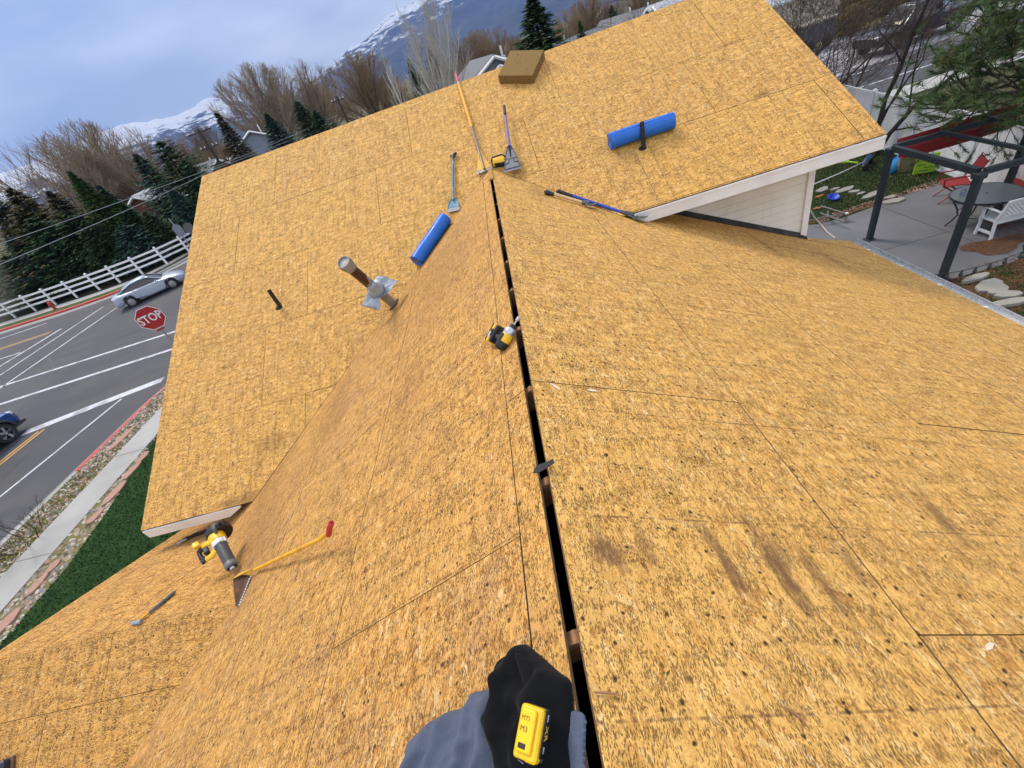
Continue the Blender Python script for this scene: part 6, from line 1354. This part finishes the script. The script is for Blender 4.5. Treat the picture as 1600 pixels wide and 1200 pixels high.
p2 = pole(525, 150, 70, [(.5, .9)], 'thin utility pole in front of the dense brown tree clump')
def wire(name, pts, label, r=.011, sag=.6, m=None, group=None, cat='wire'):
    P = []
    for a, b in zip(pts, pts[1:]):
        a = Vector(a); b = Vector(b)
        for k in range(24): u = k/24; P.append(a.lerp(b, u)-Vector((0, 0, sag*4*u*(1-u))))
    P.append(Vector(pts[-1])); mb = MB(); mb.tube(P, r, 5); return tag(mb.build(name, m or M_wire, None, True, loc=P[0]), label, cat, group)
M_wire = mat('grey_wire', (.30, .31, .32), .5)
def rp(px, py, D): d = ray(px, py); return CAM+d*(D/math.hypot(d.x, d.y))
wire('power_line', [rp(-90, 412, 32), rp(527, 180, 69.6)], 'upper of the two overhead wires crossing the conifers', .016, .35, group='overhead wires')
wire('power_line', [rp(-60, 438, 28), rp(340, 262, 50), rp(532, 186, 69.6)], 'lower of the two overhead wires crossing the conifers', .017, .12, group='overhead wires')

# bare shrub in the near verge
sb = onz(40, 846, GZ); seg = grow(31, 1.3, 9, .5, 3, [4, 4, 3], .12, .016, ratio=.6, up=.15, base_spread=.9, twig=.0035, start=.2, minlen=.05)
th_, ti = seg; t = thing('bare_shrub', 'leafless twiggy shrub in the gravel between kerb and sidewalk', 'shrub', sb)
npmesh('stems', *segs_mesh(th_, 5), MT_d1, t); npmesh('twigs', *segs_mesh(ti, 3), MT_d2, t)
# ================================================================== the back yard on the right
M_frame = mat('charcoal_steel', (.028, .036, .045), .4, .3, var=.08)
flat('patio', [(5.6, 7.62), (9.75, 7.66), (10.05, 7.75), (10.35, 8.1), (11.2, 8.2), (13, 8.2), (12.0, 11.75), (10.6, 11.72), (9.0, 11.5), (8.3, 11.55), (7.9, 11.8), (5.6, 11.8)], GZ+.02, M_patio, th=.1)
mb = MB(); mb.box((9.93, 9.5, GZ+.0215), (.02, 3.9, .003)); mb.box((8.2, 9.38, GZ+.0218), (5.2, .02, .003)); o = mb.build('patio_joints', MJ); o['kind'] = 'structure'
# litter of pine needles: uncountable
def litter(name, n, c, rx, ry, seed, m, ln=.09, z=GZ+.026):
    r0 = np.random.default_rng(seed); V, F = [], []
    for k in range(n):
        a = r0.uniform(0, 6.283); q = math.sqrt(r0.random())*(1+.25*math.sin(3*a+seed)); x, y = c[0]+rx*q*math.cos(a), c[1]+ry*q*math.sin(a); an = r0.uniform(0, 3.14); L_ = ln*r0.uniform(.5, 1.3); dx, dy = math.cos(an)*L_/2, math.sin(an)*L_/2; w_ = .004; i = len(V)
        zz = z+r0.random()*.02; V += [(x-dx, y-dy, zz), (x+dx, y+dy, zz+.004), (x+dx-dy/L_*w_*2, y+dy+dx/L_*w_*2, zz), (x-dx-dy/L_*w_*2, y-dy+dx/L_*w_*2, zz)]; F.append((i, i+1, i+2, i+3))
    o = npmesh(name, np.array(V), np.array(F), m); o['kind'] = 'stuff'; return o
M_ndl = mat('fallen_needles', (.16, .075, .035), .9, var=.4, sc=20)
ln_ = [onz(px, py, GZ) for px, py in ((1570, 385), (1540, 440), (1580, 430), (1595, 470), (1420, 325))]
litter('pine_needle_litter', 2600, (10.05, 8.35), .55, .30, 1, M_ndl); litter('pine_needle_litter', 5000, (9.6, 7.0), 1.6, .75, 2, M_ndl, z=GZ+.006); litter('pine_needle_litter', 1500, (11.2, 8.9), .9, .6, 3, M_ndl); litter('pine_needle_litter', 1200, (9.3, 11.75), 1.3, .12, 4, M_ndl, z=GZ+.01)
blades('yard_grass', 15000, [(8.6, 11.7), (9.5, 11.7), (10.6, 11.85), (11.9, 11.9), (12.4, 15), (12.8, 18), (10.5, 17.5), (9.3, 14)], GZ+.004, GB+[VB[2]], .045, 14, .014); blades('yard_grass', 4500, [(7.5, 4.5), (9.3, 5.0), (10.6, 7.9), (8.0, 7.5)], GZ+.004, GB+[VB[2]], .035, 15, .012)
cheap_stones('wood_chips', 500, [(8.4, 11.6), (11.8, 11.8), (11.9, 12.1), (8.4, 11.9)], GZ+.006, [SC[4], SC[1]], .02, .05, 21)
# flagstones in the yard
M_fs = mat('buff_flagstone', (.30, .285, .25), .85, var=.12, sc=6, bump=.1)
ws = [((1285, 295), 25, .55, .28, 'pale flagstone nearest the corner board in the yard lawn'), ((1305, 294), 0, .3, .15, 'smallest pale flagstone second from the corner board'), ((1321, 295), 10, .7, .3, 'third pale flagstone in the lawn line'), ((1335, 298), -20, .35, .2, 'tan flagstone in the middle of the lawn line'), ((1345, 301), 0, .3, .14, 'little tan flagstone just left of the pergola post'),
      ((1362, 303), 15, .85, .28, 'long pale flagstone right behind the pergola post'), ((1391, 307), 0, .35, .18, 'small tan flagstone above the last lawn stone'), ((1395, 313), -8, .7, .3, 'broad pale flagstone closest to the patio edge'),
      ((1547, 444), 20, .62, .4, 'grey flagstone nearest the patio corner by the needles'), ((1556, 454), 0, .35, .17, 'small grey flagstone below the first one'), ((1567, 449), 50, .34, .18, 'little triangular flagstone in the needle bed'), ((1577, 458), -15, .45, .24, 'buff flagstone under the triangular one'), ((1580, 470), -8, .7, .22, 'long grey flagstone closest to the gutter'), ((1525, 432), 5, .6, .18, 'flat grey flagstone touching the patio rim')]
for k, (px, an, lx, ly, lb) in enumerate(ws): slab_stone(px, an, lx*.95, ly*.95, lb, M_fs, 'pale flagstones in the back yard', seed=40+k, th=.045+.003*k)
# vinyl privacy fence
xa = lambda y: 12.05+.165*(y-10.7)
pf = thing('privacy_fence', 'tall white vinyl privacy fence closing the back yard', 'fence', (xa(14), 14, GZ)); FHt = 1.55
ysf = [4.5, 6.9, 9.3, 11.7, 14.1, 16.5, 18.9, 21]
for k, y in enumerate(ysf):
    mb = MB(); mb.box((xa(y), y, GZ+FHt/2+.03), (.12, .12, FHt+.06)); mb.add([(xa(y)-.07, y-.07, GZ+FHt+.06), (xa(y)+.07, y-.07, GZ+FHt+.06), (xa(y)+.07, y+.07, GZ+FHt+.06), (xa(y)-.07, y+.07, GZ+FHt+.06), (xa(y), y, GZ+FHt+.12)], [(0, 1, 4), (1, 2, 4), (2, 3, 4), (3, 0, 4)]); mb.build('post', M_vinyl, pf)
for a, b in zip(ysf, ysf[1:]):
    mb = MB(); an = math.atan2(xa(b)-xa(a), b-a); R3 = Matrix.Rotation(-an, 3, 'Z'); c = Vector(((xa(a)+xa(b))/2, (a+b)/2, GZ)); l = math.hypot(xa(b)-xa(a), b-a)-.12
    mb.box(c+Vector((0, 0, FHt/2+.02)), (.025, l, FHt-.1), R=R3); mb.box(c+Vector((0, 0, FHt-.03)), (.05, l, .10), R=R3); mb.box(c+Vector((0, 0, .06)), (.05, l, .12), R=R3)
    n = int(l/.2)
    for k in range(1, n): mb.box(c+R3@Vector((-.014, -l/2+l*k/n, FHt/2)), (.006, .012, FHt-.16), R=R3)
    mb.build('panel', M_vinyl, pf)
# pergola
pg = thing('pergola', 'charcoal steel pergola frame with a red canopy over the patio', 'pergola', (9.9, 8.9, GZ)); ZT = -2.86
PP = [(8.60, 10.02), (8.44, 7.74), (11.35, 9.75), (11.25, 7.55)]
for (x, y) in PP[:2]+PP[2:]:
    mb = MB(); mb.box((x, y, (GZ+ZT)/2), (.11, .11, ZT-GZ)); mb.box((x, y, GZ+.035), (.2, .2, .02)); mb.box((x, y, ZT-.03), (.16, .16, .10)); mb.build('post', M_frame, pg, bevel=.008)
def bar(a, b, s, m=M_frame, nm='beam'):
    a = Vector(a); b = Vector(b); mb = MB(); mb.M = frame((a+b)/2, b-a, (0, 0, 1)); mb.box((0, 0, 0), ((b-a).length, s[0], s[1])); mb.build(nm, m, pg, bevel=.005)
bar((8.60, 9.96, ZT+.03), (8.45, 7.80, ZT+.03), (.09, .12)); bar((11.35, 9.7, ZT+.03), (11.25, 7.6, ZT+.03), (.09, .12)); bar((8.65, 10.02, ZT+.03), (11.3, 9.76, ZT+.03), (.08, .11)); bar((8.5, 7.74, ZT+.03), (11.2, 7.56, ZT+.03), (.08, .11))
for k, u in enumerate((.33, .66)):
    a = Vector((8.6, 10.0, ZT+.09)).lerp(Vector((11.35, 9.75, ZT+.09)), u); b = Vector((8.44, 7.74, ZT+.09)).lerp(Vector((11.25, 7.55, ZT+.09)), u); bar(a, b, (.06, .07), nm='rafter')
M_redf = mat('red_canvas', (.20, .008, .012), .8, var=.12, sc=10)
mb = MB(); N = 26; M_ = 9; vs = []
for i in range(N+1):
    u = i/N; x = 9.2+u*2.5; yb = 10.35-.1*u
    for j in range(M_+1):
        v_ = j/M_; sg_ = .02*math.sin(v_*18+.5); vs.append((x-.05*v_, yb+.55*(1-v_)*.5+sg_, ZT-.10-.36*v_-.05*math.sin(u*3.1416)*v_+.03*math.cos(v_*12)))
mb.add(vs, [(i*(M_+1)+j, (i+1)*(M_+1)+j, (i+1)*(M_+1)+j+1, i*(M_+1)+j+1) for i in range(N) for j in range(M_)]); o = mb.build('canopy', M_redf, pg, True, angle=60); s_ = o.modifiers.new('t', 'SOLIDIFY'); s_.thickness = .006
# red playset-like slide top beyond the canopy
# round patio table
tc_ = Vector((10.52, 9.38, GZ+.02)); t = thing('patio_table', 'round grey patio table with curved dark legs under the pergola', 'table', tc_); M_tt = mat('frosted_table_top', (.13, .155, .165), .35, var=.12, sc=30)
mb = MB(); mb.lathe([(.0, .70), (.60, .70), (.60, .72), (.03, .722), (.022, .722)], 48, M=T(*tc_), cap=False); mb.build('top', M_tt, t, True)
mb = MB(); mb.lathe([(.59, .68), (.615, .69), (.615, .725), (.60, .73), (.595, .722)], 48, M=T(*tc_), cap=False); mb.build('rim', M_frame, t, True)
mb = MB(); mb.lathe([(.022, .724), (.0, .7245)], 16, M=T(*tc_), cap=False); mb.build('umbrella_hole', M_dark, t)
for k in range(4):
    a = R_(45+90*k+12); ca, sa = math.cos(a), math.sin(a); P = [tc_+Vector((ca*r, sa*r, z)) for r, z in ((.46, .69), (.50, .58), (.40, .40), (.36, .25), (.44, .10), (.52, .0))]; mb = MB(); mb.tube(P, .016, 8); mb.build('leg', M_frame, t, True)
mb = MB(); mb.tube([tc_+Vector((.38*math.cos(2*math.pi*k/24), .38*math.sin(2*math.pi*k/24), .3)) for k in range(25)], .01, 6); mb.build('ring_stretcher', M_frame, t, True)
gl = tc_+Vector((-.33, .22, .724)); t = thing('glass_jar', 'small clear jar standing on the round patio table', 'jar', gl)
M_gl = mat('clear_glass', (.6, .68, .75), .1, trans=.9); mb = MB(); mb.lathe([(.045, 0), (.05, .02), (.05, .09), (.035, .11), (.035, .13), (.03, .13), (.03, .11), (.045, .088), (.045, .01)], 20, M=T(*gl)); mb.build('body', M_gl, t, True)
# white bench, back towards the camera
bx, by = 10.14, 8.62; M = Matrix.Translation((bx, by, GZ+.02))@Matrix.Rotation(R_(-3), 4, 'Z'); t = thing('garden_bench', 'white garden bench with lattice back facing the round table', 'bench', M); BL = 1.35
for x in (0.03, BL-.03):
    mb = MB(); mb.M = M; mb.tube([(x, .38, 0), (x, .36, .3), (x, .38, .60)], .032, 4); mb.build('leg', M_vinyl, t); mb = MB(); mb.M = M; mb.tube([(x, -.01, 0), (x, .03, .4), (x, -.10, .86)], .032, 4); mb.build('leg', M_vinyl, t)
    mb = MB(); mb.M = M; mb.tube([(x, .44, .60), (x, .40, .625), (x, .15, .62), (x, -.06, .61)], [.034, .036, .03, .025], 8, flat=.6); mb.build('armrest', M_vinyl, t, True); mb = MB(); mb.M = M; mb.box((x, .19, .13), (.035, .34, .05)); mb.build('stretcher', M_vinyl, t)
mb = MB(); mb.M = M
for k in range(5): mb.box((BL/2, .37-.078*k, .40), (BL, .062, .022))
mb.box((BL/2, .39, .37), (BL, .025, .07)); mb.box((BL/2, .02, .37), (BL, .025, .07)); mb.build('seat', M_vinyl, t)
mb = MB(); mb.M = M@T(0, -.03, .62)@rot('X', 16)
mb.box((BL/2, 0, .24), (BL, .035, .07)); mb.box((BL/2, 0, -.16), (BL, .035, .06))
for k in range(-6, 20):
    for sg in (-1, 1):
        x0 = k*.075; x1 = x0+sg*.36; z0, z1 = -.13, .21
        if sg > 0: a = (max(x0, 0.02), x1); 
        pa, pb = Vector((x0, .004*sg, z0)), Vector((x1, .004*sg, z1))
        def cut(p, q, X): u = (X-p.x)/(q.x-p.x); return p.lerp(q, u)
        if max(pa.x, pb.x) < .03 or min(pa.x, pb.x) > BL-.03: continue
        if pa.x < .02: pa = cut(pa, pb, .02)
        if pb.x < .02: pb = cut(pa, pb, .02)
        if pa.x > BL-.02: pa = cut(pa, pb, BL-.02)
        if pb.x > BL-.02: pb = cut(pa, pb, BL-.02)
        mb.tube([pa, pb], .011, 4)
mb.build('backrest', M_vinyl, t)
# red folding chairs
M_rc = mat('red_chair_frame', (.22, .012, .012), .4)
def folding(c, yaw, label):
    M = Matrix.Translation(c)@Matrix.Rotation(R_(yaw), 4, 'Z'); t = thing('folding_chair', label, 'chair', M, 'red folding chairs')
    for sx in (-.27, .27):
        for q in ([(sx, .30, 0), (sx, -.22, .46)], [(sx, -.28, 0), (sx, .26, .44)], [(sx, -.18, .38), (sx, -.40, .98)], [(sx, .28, .60), (sx, -.28, .64)], [(sx, .27, .42), (sx, .29, .61)]):
            mb = MB(); mb.M = M; mb.tube(q, .017, 8); mb.build('tube_frame', M_rc, t, True)
    mb = MB(); mb.M = M; mb.box((0, .02, .43), (.54, .50, .02), R=Matrix.Rotation(-.05, 3, 'X')); mb.build('seat', mat('red_mesh_seat', (.26, .02, .02), .7), t); mb = MB(); mb.M = M; mb.box((0, -.32, .74), (.54, .02, .42), R=Matrix.Rotation(.35, 3, 'X')); mb.build('backrest', M_redf, t)
folding((11.2, 10.85, GZ+.02), 60, 'red folding chair standing at the patio edge left of the round table'); folding((11.85, 9.85, GZ+.02), 120, 'red folding chair half hidden behind the pergola post by the pine')
# toys and clutter
def stand(px, up): return onz(px[0], px[1], GZ+up)
M_lime = mat('lime_plastic', (.36, .62, .04), .45, var=.05); M_sky = mat('sky_blue_plastic', (.02, .22, .55), .4); M_ply = mat('weathered_ply', (.26, .19, .10), .8)
lp = onz(1441, 272, GZ); M = frame(lp, (1, -.35, 0), (0, 0, 1)); t = thing('lime_board', 'lime green plastic panel with slots standing on the lawn', 'toy panel', M)
mb = MB(); mb.M = M; mb.rbox((0.02, 0, .29), (.52, .05, .52), .02); mb.build('face', M_lime, t)
for k, (x, z) in enumerate(((-.05, .44), (.12, .36), (-.10, .28), (.08, .19), (.0, .11))):
    mb = MB(); mb.M = M; mb.box((x, -.026, z), (.2, .006, .025)); mb.build('slot', mat('dark_green_slot', (.10, .16, .02), .7), t)
lp = onz(1413, 268, GZ); M = frame(lp, (1, -.3, 0), (0, 0, 1)); t = thing('wooden_crate', 'weathered wooden frame standing left of the lime green panel', 'crate', M)
mb = MB(); mb.M = M
for (x, z, w_, h) in ((-.17, .25, .06, .5), (.17, .25, .06, .5), (0, .47, .4, .06), (0, .03, .4, .06)): mb.box((x, 0, z), (w_, .10, h))
mb.build('frame', M_ply, t); mb = MB(); mb.M = M; mb.box((0, .04, .25), (.28, .02, .38)); mb.build('panel', M_w2, t)
lp = onz(1395, 262, GZ+.12); M = frame(lp, (1, .35, 0), (0, 0, 1)); t = thing('toy_bin', 'sky blue plastic toy tub lying behind the pergola post', 'toy', M); mb = MB(); mb.M = M@rot('Y', 80); mb.lathe([(.13, -.28), (.17, -.1), (.20, .28), (.185, .28), (.16, -.1), (.12, -.26)], 20); mb.build('tub', M_sky, t, True); mb = MB(); mb.M = M@rot('Y', 80); mb.lathe([(.205, .26), (.225, .27), (.225, .30), (.2, .30)], 20, cap=False); mb.build('rim', M_sky, t, True)
A = onz(1307, 251, GZ+.06); B = onz(1341, 255, GZ+.05); M = frame(A, B-A, (0, 0, 1)); Lb = (B-A).length; t = thing('toy_bat', 'lime green plastic bat lying on the lawn under the eave corner', 'toy bat', M); mb = MB(); mb.M = M; mb.tube([(0, 0, 0), (.06, 0, 0), (Lb*.42, 0, 0), (Lb*.6, 0, 0)], [.05, .085, .08, .03], 10); mb.build('barrel', M_lime, t, True); mb = MB(); mb.M = M; mb.tube([(Lb*.6, 0, 0), (Lb*.96, 0, 0), (Lb, 0, 0)], [.028, .028, .045], 10); mb.build('handle', M_lime, t, True)
lp = onz(1354, 256, GZ+.1); M = frame(lp, (1, .8, 0), (0, 0, 1)); t = thing('ride_on_toy', 'dark blue ride-on toy lying at the foot of the bare tree', 'toy', M)
mb = MB(); mb.M = M; mb.tube([(-.3, 0, .0), (-.1, 0, .14), (.15, 0, .15), (.3, 0, .02)], [.05, .09, .09, .05], 8); mb.build('body', mat('navy_toy', (.015, .06, .13), .5), t, True)
for x in (-.28, .28):
    mb = MB(); mb.M = M; mb.lathe([(.13, -.035), (.14, 0), (.13, .035)], 18, M=T(x, -.06, .03)@rot('X', 90)); mb.build('wheel', M_tyre, t, True)
lp = onz(1301, 311, GZ+.05); t = thing('toy_disc', 'blue plastic toy bowl on the lawn above the metal rack', 'toy', lp); mb = MB(); mb.lathe([(.05, 0), (.15, .06), (.16, .09), (.145, .09), (.05, .02)], 20, M=T(*lp)@rot('X', 15)); mb.build('bowl', mat('royal_blue_toy', (.01, .05, .45), .4), t, True)
mb = MB(); P = [onz(px, py, GZ+.04) for px, py in ((1291, 305), (1298, 306), (1306, 307), (1311, 310))]; mb.tube(P, .02, 6); tag(mb.build('toy_arch', mat('dark_red_toy', (.18, .03, .03), .5), None, True, loc=P[0]), 'dark red plastic hoop piece beside the blue toy bowl', 'toy')
mb = MB(); P = [onz(px, py, GZ+.03) for px, py in ((1274, 308), (1281, 307), (1287, 304))]; mb.tube(P, [.02, .035, .02], 6); tag(mb.build('toy_wedge', mat('orange_toy', (.60, .22, .02), .5), None, True, loc=P[0]), 'small orange toy piece near the corner board', 'toy')
mb = MB(); P = [onz(px, py, GZ+.03) for px, py in ((1270, 327), (1276, 325), (1283, 324))]; mb.tube(P, [.015, .06, .04], 7, flat=.4); tag(mb.build('brick_piece', mat('terracotta_piece', (.32, .10, .06), .8), None, True, loc=P[0]), 'terracotta coloured piece lying above the metal rack', 'brick')
# metal rack lying by the patio
rk = thing('metal_rack', 'folded grey metal rack lying at the patio corner', 'rack', onz(1300, 335, GZ)); M_rk = mat('weathered_tube', (.16, .15, .145), .5, .4, var=.3, sc=12)
for (a, b) in (((1283, 322), (1322, 334)), ((1282, 333), (1320, 347)), ((1322, 334), (1322, 348)), ((1277, 341), (1290, 339)), ((1290, 339), (1313, 336)), ((1294, 330), (1293, 340)), ((1262, 345), (1282, 341))):
    mb = MB(); pa = onz(a[0], a[1], GZ+.22); pb = onz(b[0], b[1], GZ+(.22 if a != (1322, 334) else .03)); mb.tube([pa, pb], .022, 8); mb.build('bar', M_rk, rk, True)
mb = MB(); pa = onz(1323, 334, GZ+.24); mb.tube([pa, pa-Vector((0, 0, .24))], .028, 8); mb.build('foot', M_rk, rk, True); mb = MB(); mb.tube([pa, pa+Vector((0, 0, .03))], .035, 8); mb.build('cap', M_white, rk, True)
# ropes and string lights
dd = ray(1273, 287); k = (6.16-CAM.y)/dd.y; A = CAM+dd*k; Bp = Vector((12.45, 15.2, GZ+.9)); dB = ray(1352, 251)
kk = 15.2/dB.y; Bp = CAM+dB*((15.2-CAM.y)/dB.y)
wire('guy_line', [A, Bp], 'pale rope stretched from the house corner to the bare tree', .010, .02, M_white, cat='rope')
P = [onz(px, py, GZ+z) for px, py, z in ((1266, 328, .5), (1273, 340, .3), (1284, 352, .1), (1292, 362, .04), (1305, 372, .03))]; mb = MB(); mb.tube(P, .018, 6); tag(mb.build('cord', mat('pale_pink_cord', (.45, .36, .34), .7), None, True, loc=P[0]), 'pale cord trailing from the house wall onto the patio', 'cord')
e = [onz(px, py, -3.05) for px, py in ((1436, 430), (1515, 416), (1604, 391))]
sl_ = thing('string_lights', 'string of small dark bulbs sagging past the pergola post', 'string lights', e[0]); P = [e[0].lerp(e[2], k/30)-Vector((0, 0, .10*4*(k/30)*(1-k/30))) for k in range(31)]
off = e[1]-(e[0].lerp(e[2], .47)-Vector((0, 0, .1))); P = [p+off*math.sin(math.pi*k/30)*.0 for k, p in enumerate(P)]
mb = MB(); mb.tube(P, .006, 5); mb.build('cable', M_black, sl_, True)
for k in range(1, 30, 4):
    mb = MB(); p = P[k]; mb.lathe([(.014, 0), (.014, -.03), (.024, -.05), (.026, -.075), (.012, -.10), (.0, -.103)], 10, M=T(*p), cap=False); bl = mb.build('bulb', M_grey if k % 8 else M_white, sl_, True)
# ------------------------------------------------------------------ bare trees and the pine
YT = bare_proto(grow(41, 8, 3, .68, 4, [8, 6, 5, 4], .15, .085, ratio=.60, up=.02, base_spread=.30, twig=.0055, start=.18, jitter=.8), 'YT', MT_d1, MT_d2)
YT2 = bare_proto(grow(42, 8, 3, .72, 4, [8, 6, 6, 4], .15, .08, ratio=.62, up=-.02, base_spread=.25, twig=.0055, start=.15, jitter=.8), 'YT2', MT_d1, MT_d2)
GT = 'dark bare trees along the street side of the yard'
put_bare(YT, 0, 0, 0, 'dark multi-stemmed bare tree rising beside the white privacy fence', GT, .4, 1.1, base=(12.35, 15.25, GZ), H=6.6)
put_bare(YT2, 0, 0, 0, 'dark bare tree behind the far roof corner in front of the pickup', GT, 2.4, 1.3, base=(11.4, 17.4, GZ), H=6.2)
put_bare(YT, 0, 0, 0, 'tangled dark bare tree seen along the right rake of the far roof', GT, 3.6, 1.35, base=(9.6, 20.0, GZ), H=6.0)
put_bare(YT2, 0, 0, 0, 'dark bare tree near the top edge right of the roof peak', GT, 5.1, 1.2, base=(8.2, 24.0, GZ), H=7.2)
put_bare(YT2, 0, 0, 0, 'thin bare tree just beyond the street kerb', GT, 1.0, 1.0, base=(13.8, 19.3, GZ), H=5.2)
def shrub(c, r, label, m, seed, n=2600):
    r0 = np.random.default_rng(seed); V, F = [], []
    for k in range(n):
        d_ = r0.normal(size=3); d_ /= np.linalg.norm(d_); q = r*(.45+.55*r0.random())*(1+.25*math.sin(4*d_[0]+3*d_[1]+seed)); p = np.array(c)+d_*q*np.array([1, 1, .75])+np.array([0, 0, r*.7]); a = r0.normal(size=3)*.09*r; b = r0.normal(size=3)*.09*r; i = len(V); V += [p, p+a, p+b]; F.append((i, i+1, i+2))
    o = npmesh('shrub', np.array(V), np.array(F), m, None, list(r0.integers(0, len(m), len(F)))); return tag(o, label, 'shrub', 'shrubs across the street')
AU = [mat('autumn_leaf', (.22, .14, .03), .8), mat('olive_leaf', (.12, .12, .03), .8)]
for k, (px, py, D, r, lb) in enumerate(((1352, 18, 36, 1.6, 'yellowish shrub across the street above the pickup bonnet'), (1330, 40, 33, 1.1, 'smaller tan shrub left of the pickup'), (1405, 3, 38, 1.4, 'olive shrub behind the pickup cab'), (1480, 95, 24, .5, 'low golden shrub on the street verge behind the pine'), (1545, 50, 28, .7, 'golden low shrub seen through the pine branches'))):
    b, h = far(px, py, D); b = onz(px, py+12, GZ) ; shrub((b.x, b.y, GZ), r, lb, AU, 60+k)
# long needled pine
pr = Vector((12.9, 8.8, GZ)); PH = 8.5; R0 = random.Random(77); nr = np.random.default_rng(77)
pine = thing('pine_tree', 'long needled pine whose branches hang over the pergola at the right picture edge', 'tree', pr)
sg = []; tufts = []
P = [pr+Vector((.04*math.sin(k), .05*math.cos(k*1.3), PH*k/10)) for k in range(11)]
sg += [(P[k], .16*(1-k/11), P[k+1], .16*(1-(k+1)/11)) for k in range(10)]
def limb(p, d, L_, r, lev):
    n = 5; q = p; dd = d
    for i in range(n):
        dd = (dd+Vector((R0.gauss(0, .12), R0.gauss(0, .12), R0.gauss(0, .07)+(.04 if lev else -.02)))).normalized(); q2 = q+dd*L_/n; sg.append((q, r*(1-.7*i/n), q2, r*(1-.7*(i+1)/n)))
        if lev < 2 and i >= 1:
            for _ in range(3 if lev == 0 else 2):
                s_ = Vector((R0.gauss(0, 1), R0.gauss(0, 1), R0.gauss(.1, .45))).normalized(); limb(q2, (dd*.8+s_*.75).normalized(), L_*(.42 if lev == 0 else .5)*R0.uniform(.7, 1.2), r*.45, lev+1)
        if lev >= 1 and i >= 2 and R0.random() < .30: tufts.append((q2, dd))
        q = q2
    tufts.append((q, dd))
for k in range(30):
    z = 2.3+(PH-2.2)*((k+.5)/30)**.9; a = k*2.4+R0.uniform(-.3, .3); L_ = (2.5*(1-((z-1.5)/(PH-1))**1.3)+.5)*R0.uniform(.75, 1.15); limb(pr+Vector((0, 0, z)), Vector((math.cos(a), math.sin(a), R0.uniform(-.12, .22))).normalized(), L_, .035, 0)
for (a, z, L_) in ((172, 2.7, 3.0), (150, 3.3, 3.0), (196, 3.5, 2.6), (135, 4.1, 2.8), (162, 4.6, 2.8), (120, 3.2, 2.6)):
    limb(pr+Vector((0, 0, z)), Vector((math.cos(R_(a)), math.sin(R_(a)), .02)).normalized(), L_, .04, 0)
V, F = segs_mesh(sg, 6); npmesh('trunk', V-np.array(pr), F, MT_d1, pine, smooth=True)
print('pine tufts', len(tufts))
V, F, MI = [], [], []
for (p, d) in tufts:
    if (p-CAM).length < 2.5: continue
    n = 30; pv = np.array(p-pr); dv = np.array(d)
    for k in range(n):
        back = nr.uniform(0, .16); s_ = nr.normal(size=3); s_ /= np.linalg.norm(s_); dn = dv*nr.uniform(.35, 1.1)+s_*.75; dn /= np.linalg.norm(dn); L_ = nr.uniform(.12, .21); o_ = pv-dv*back; sd_ = np.cross(dn, s_); sd_ = sd_/(np.linalg.norm(sd_)+1e-6)*.0058; i = len(V); V += [o_-sd_, o_+sd_, o_+dn*L_]; F.append((i, i+1, i+2)); MI.append(0 if nr.random() < .55 else (1 if nr.random() < .8 else 2))
PN = [mat('pine_needles_dark', (.034, .078, .020), .7), mat('pine_needles_mid', (.085, .155, .035), .7), mat('pine_needles_gold', (.16, .12, .04), .8)]
npmesh('needles', np.array(V), np.array(F), PN, pine, MI)
# ================================================================== the air
me = bpy.data.meshes.new('haze'); bm = bmesh.new(); bmesh.ops.create_cube(bm, size=1.0); bm.to_mesh(me); bm.free()
hz = bpy.data.objects.new('haze', me); COL.objects.link(hz); hz.scale = (28000, 15600, 3300); hz.location = (0, 6100, GZ-40+1650); hz['kind'] = 'stuff'
hm = bpy.data.materials.new('haze'); hm.use_nodes = True; t_ = hm.node_tree; t_.nodes.clear(); out = t_.nodes.new('ShaderNodeOutputMaterial'); pv = t_.nodes.new('ShaderNodeVolumePrincipled')
pv.inputs['Color'].default_value = (.22, .41, .94, 1); pv.inputs['Density'].default_value = 9.5e-5; pv.inputs['Anisotropy'].default_value = 0.0; t_.links.new(pv.outputs[0], out.inputs['Volume']); me.materials.append(hm)
print('objects', len(bpy.data.objects), 'verts', sum(len(m.vertices) for m in bpy.data.meshes))
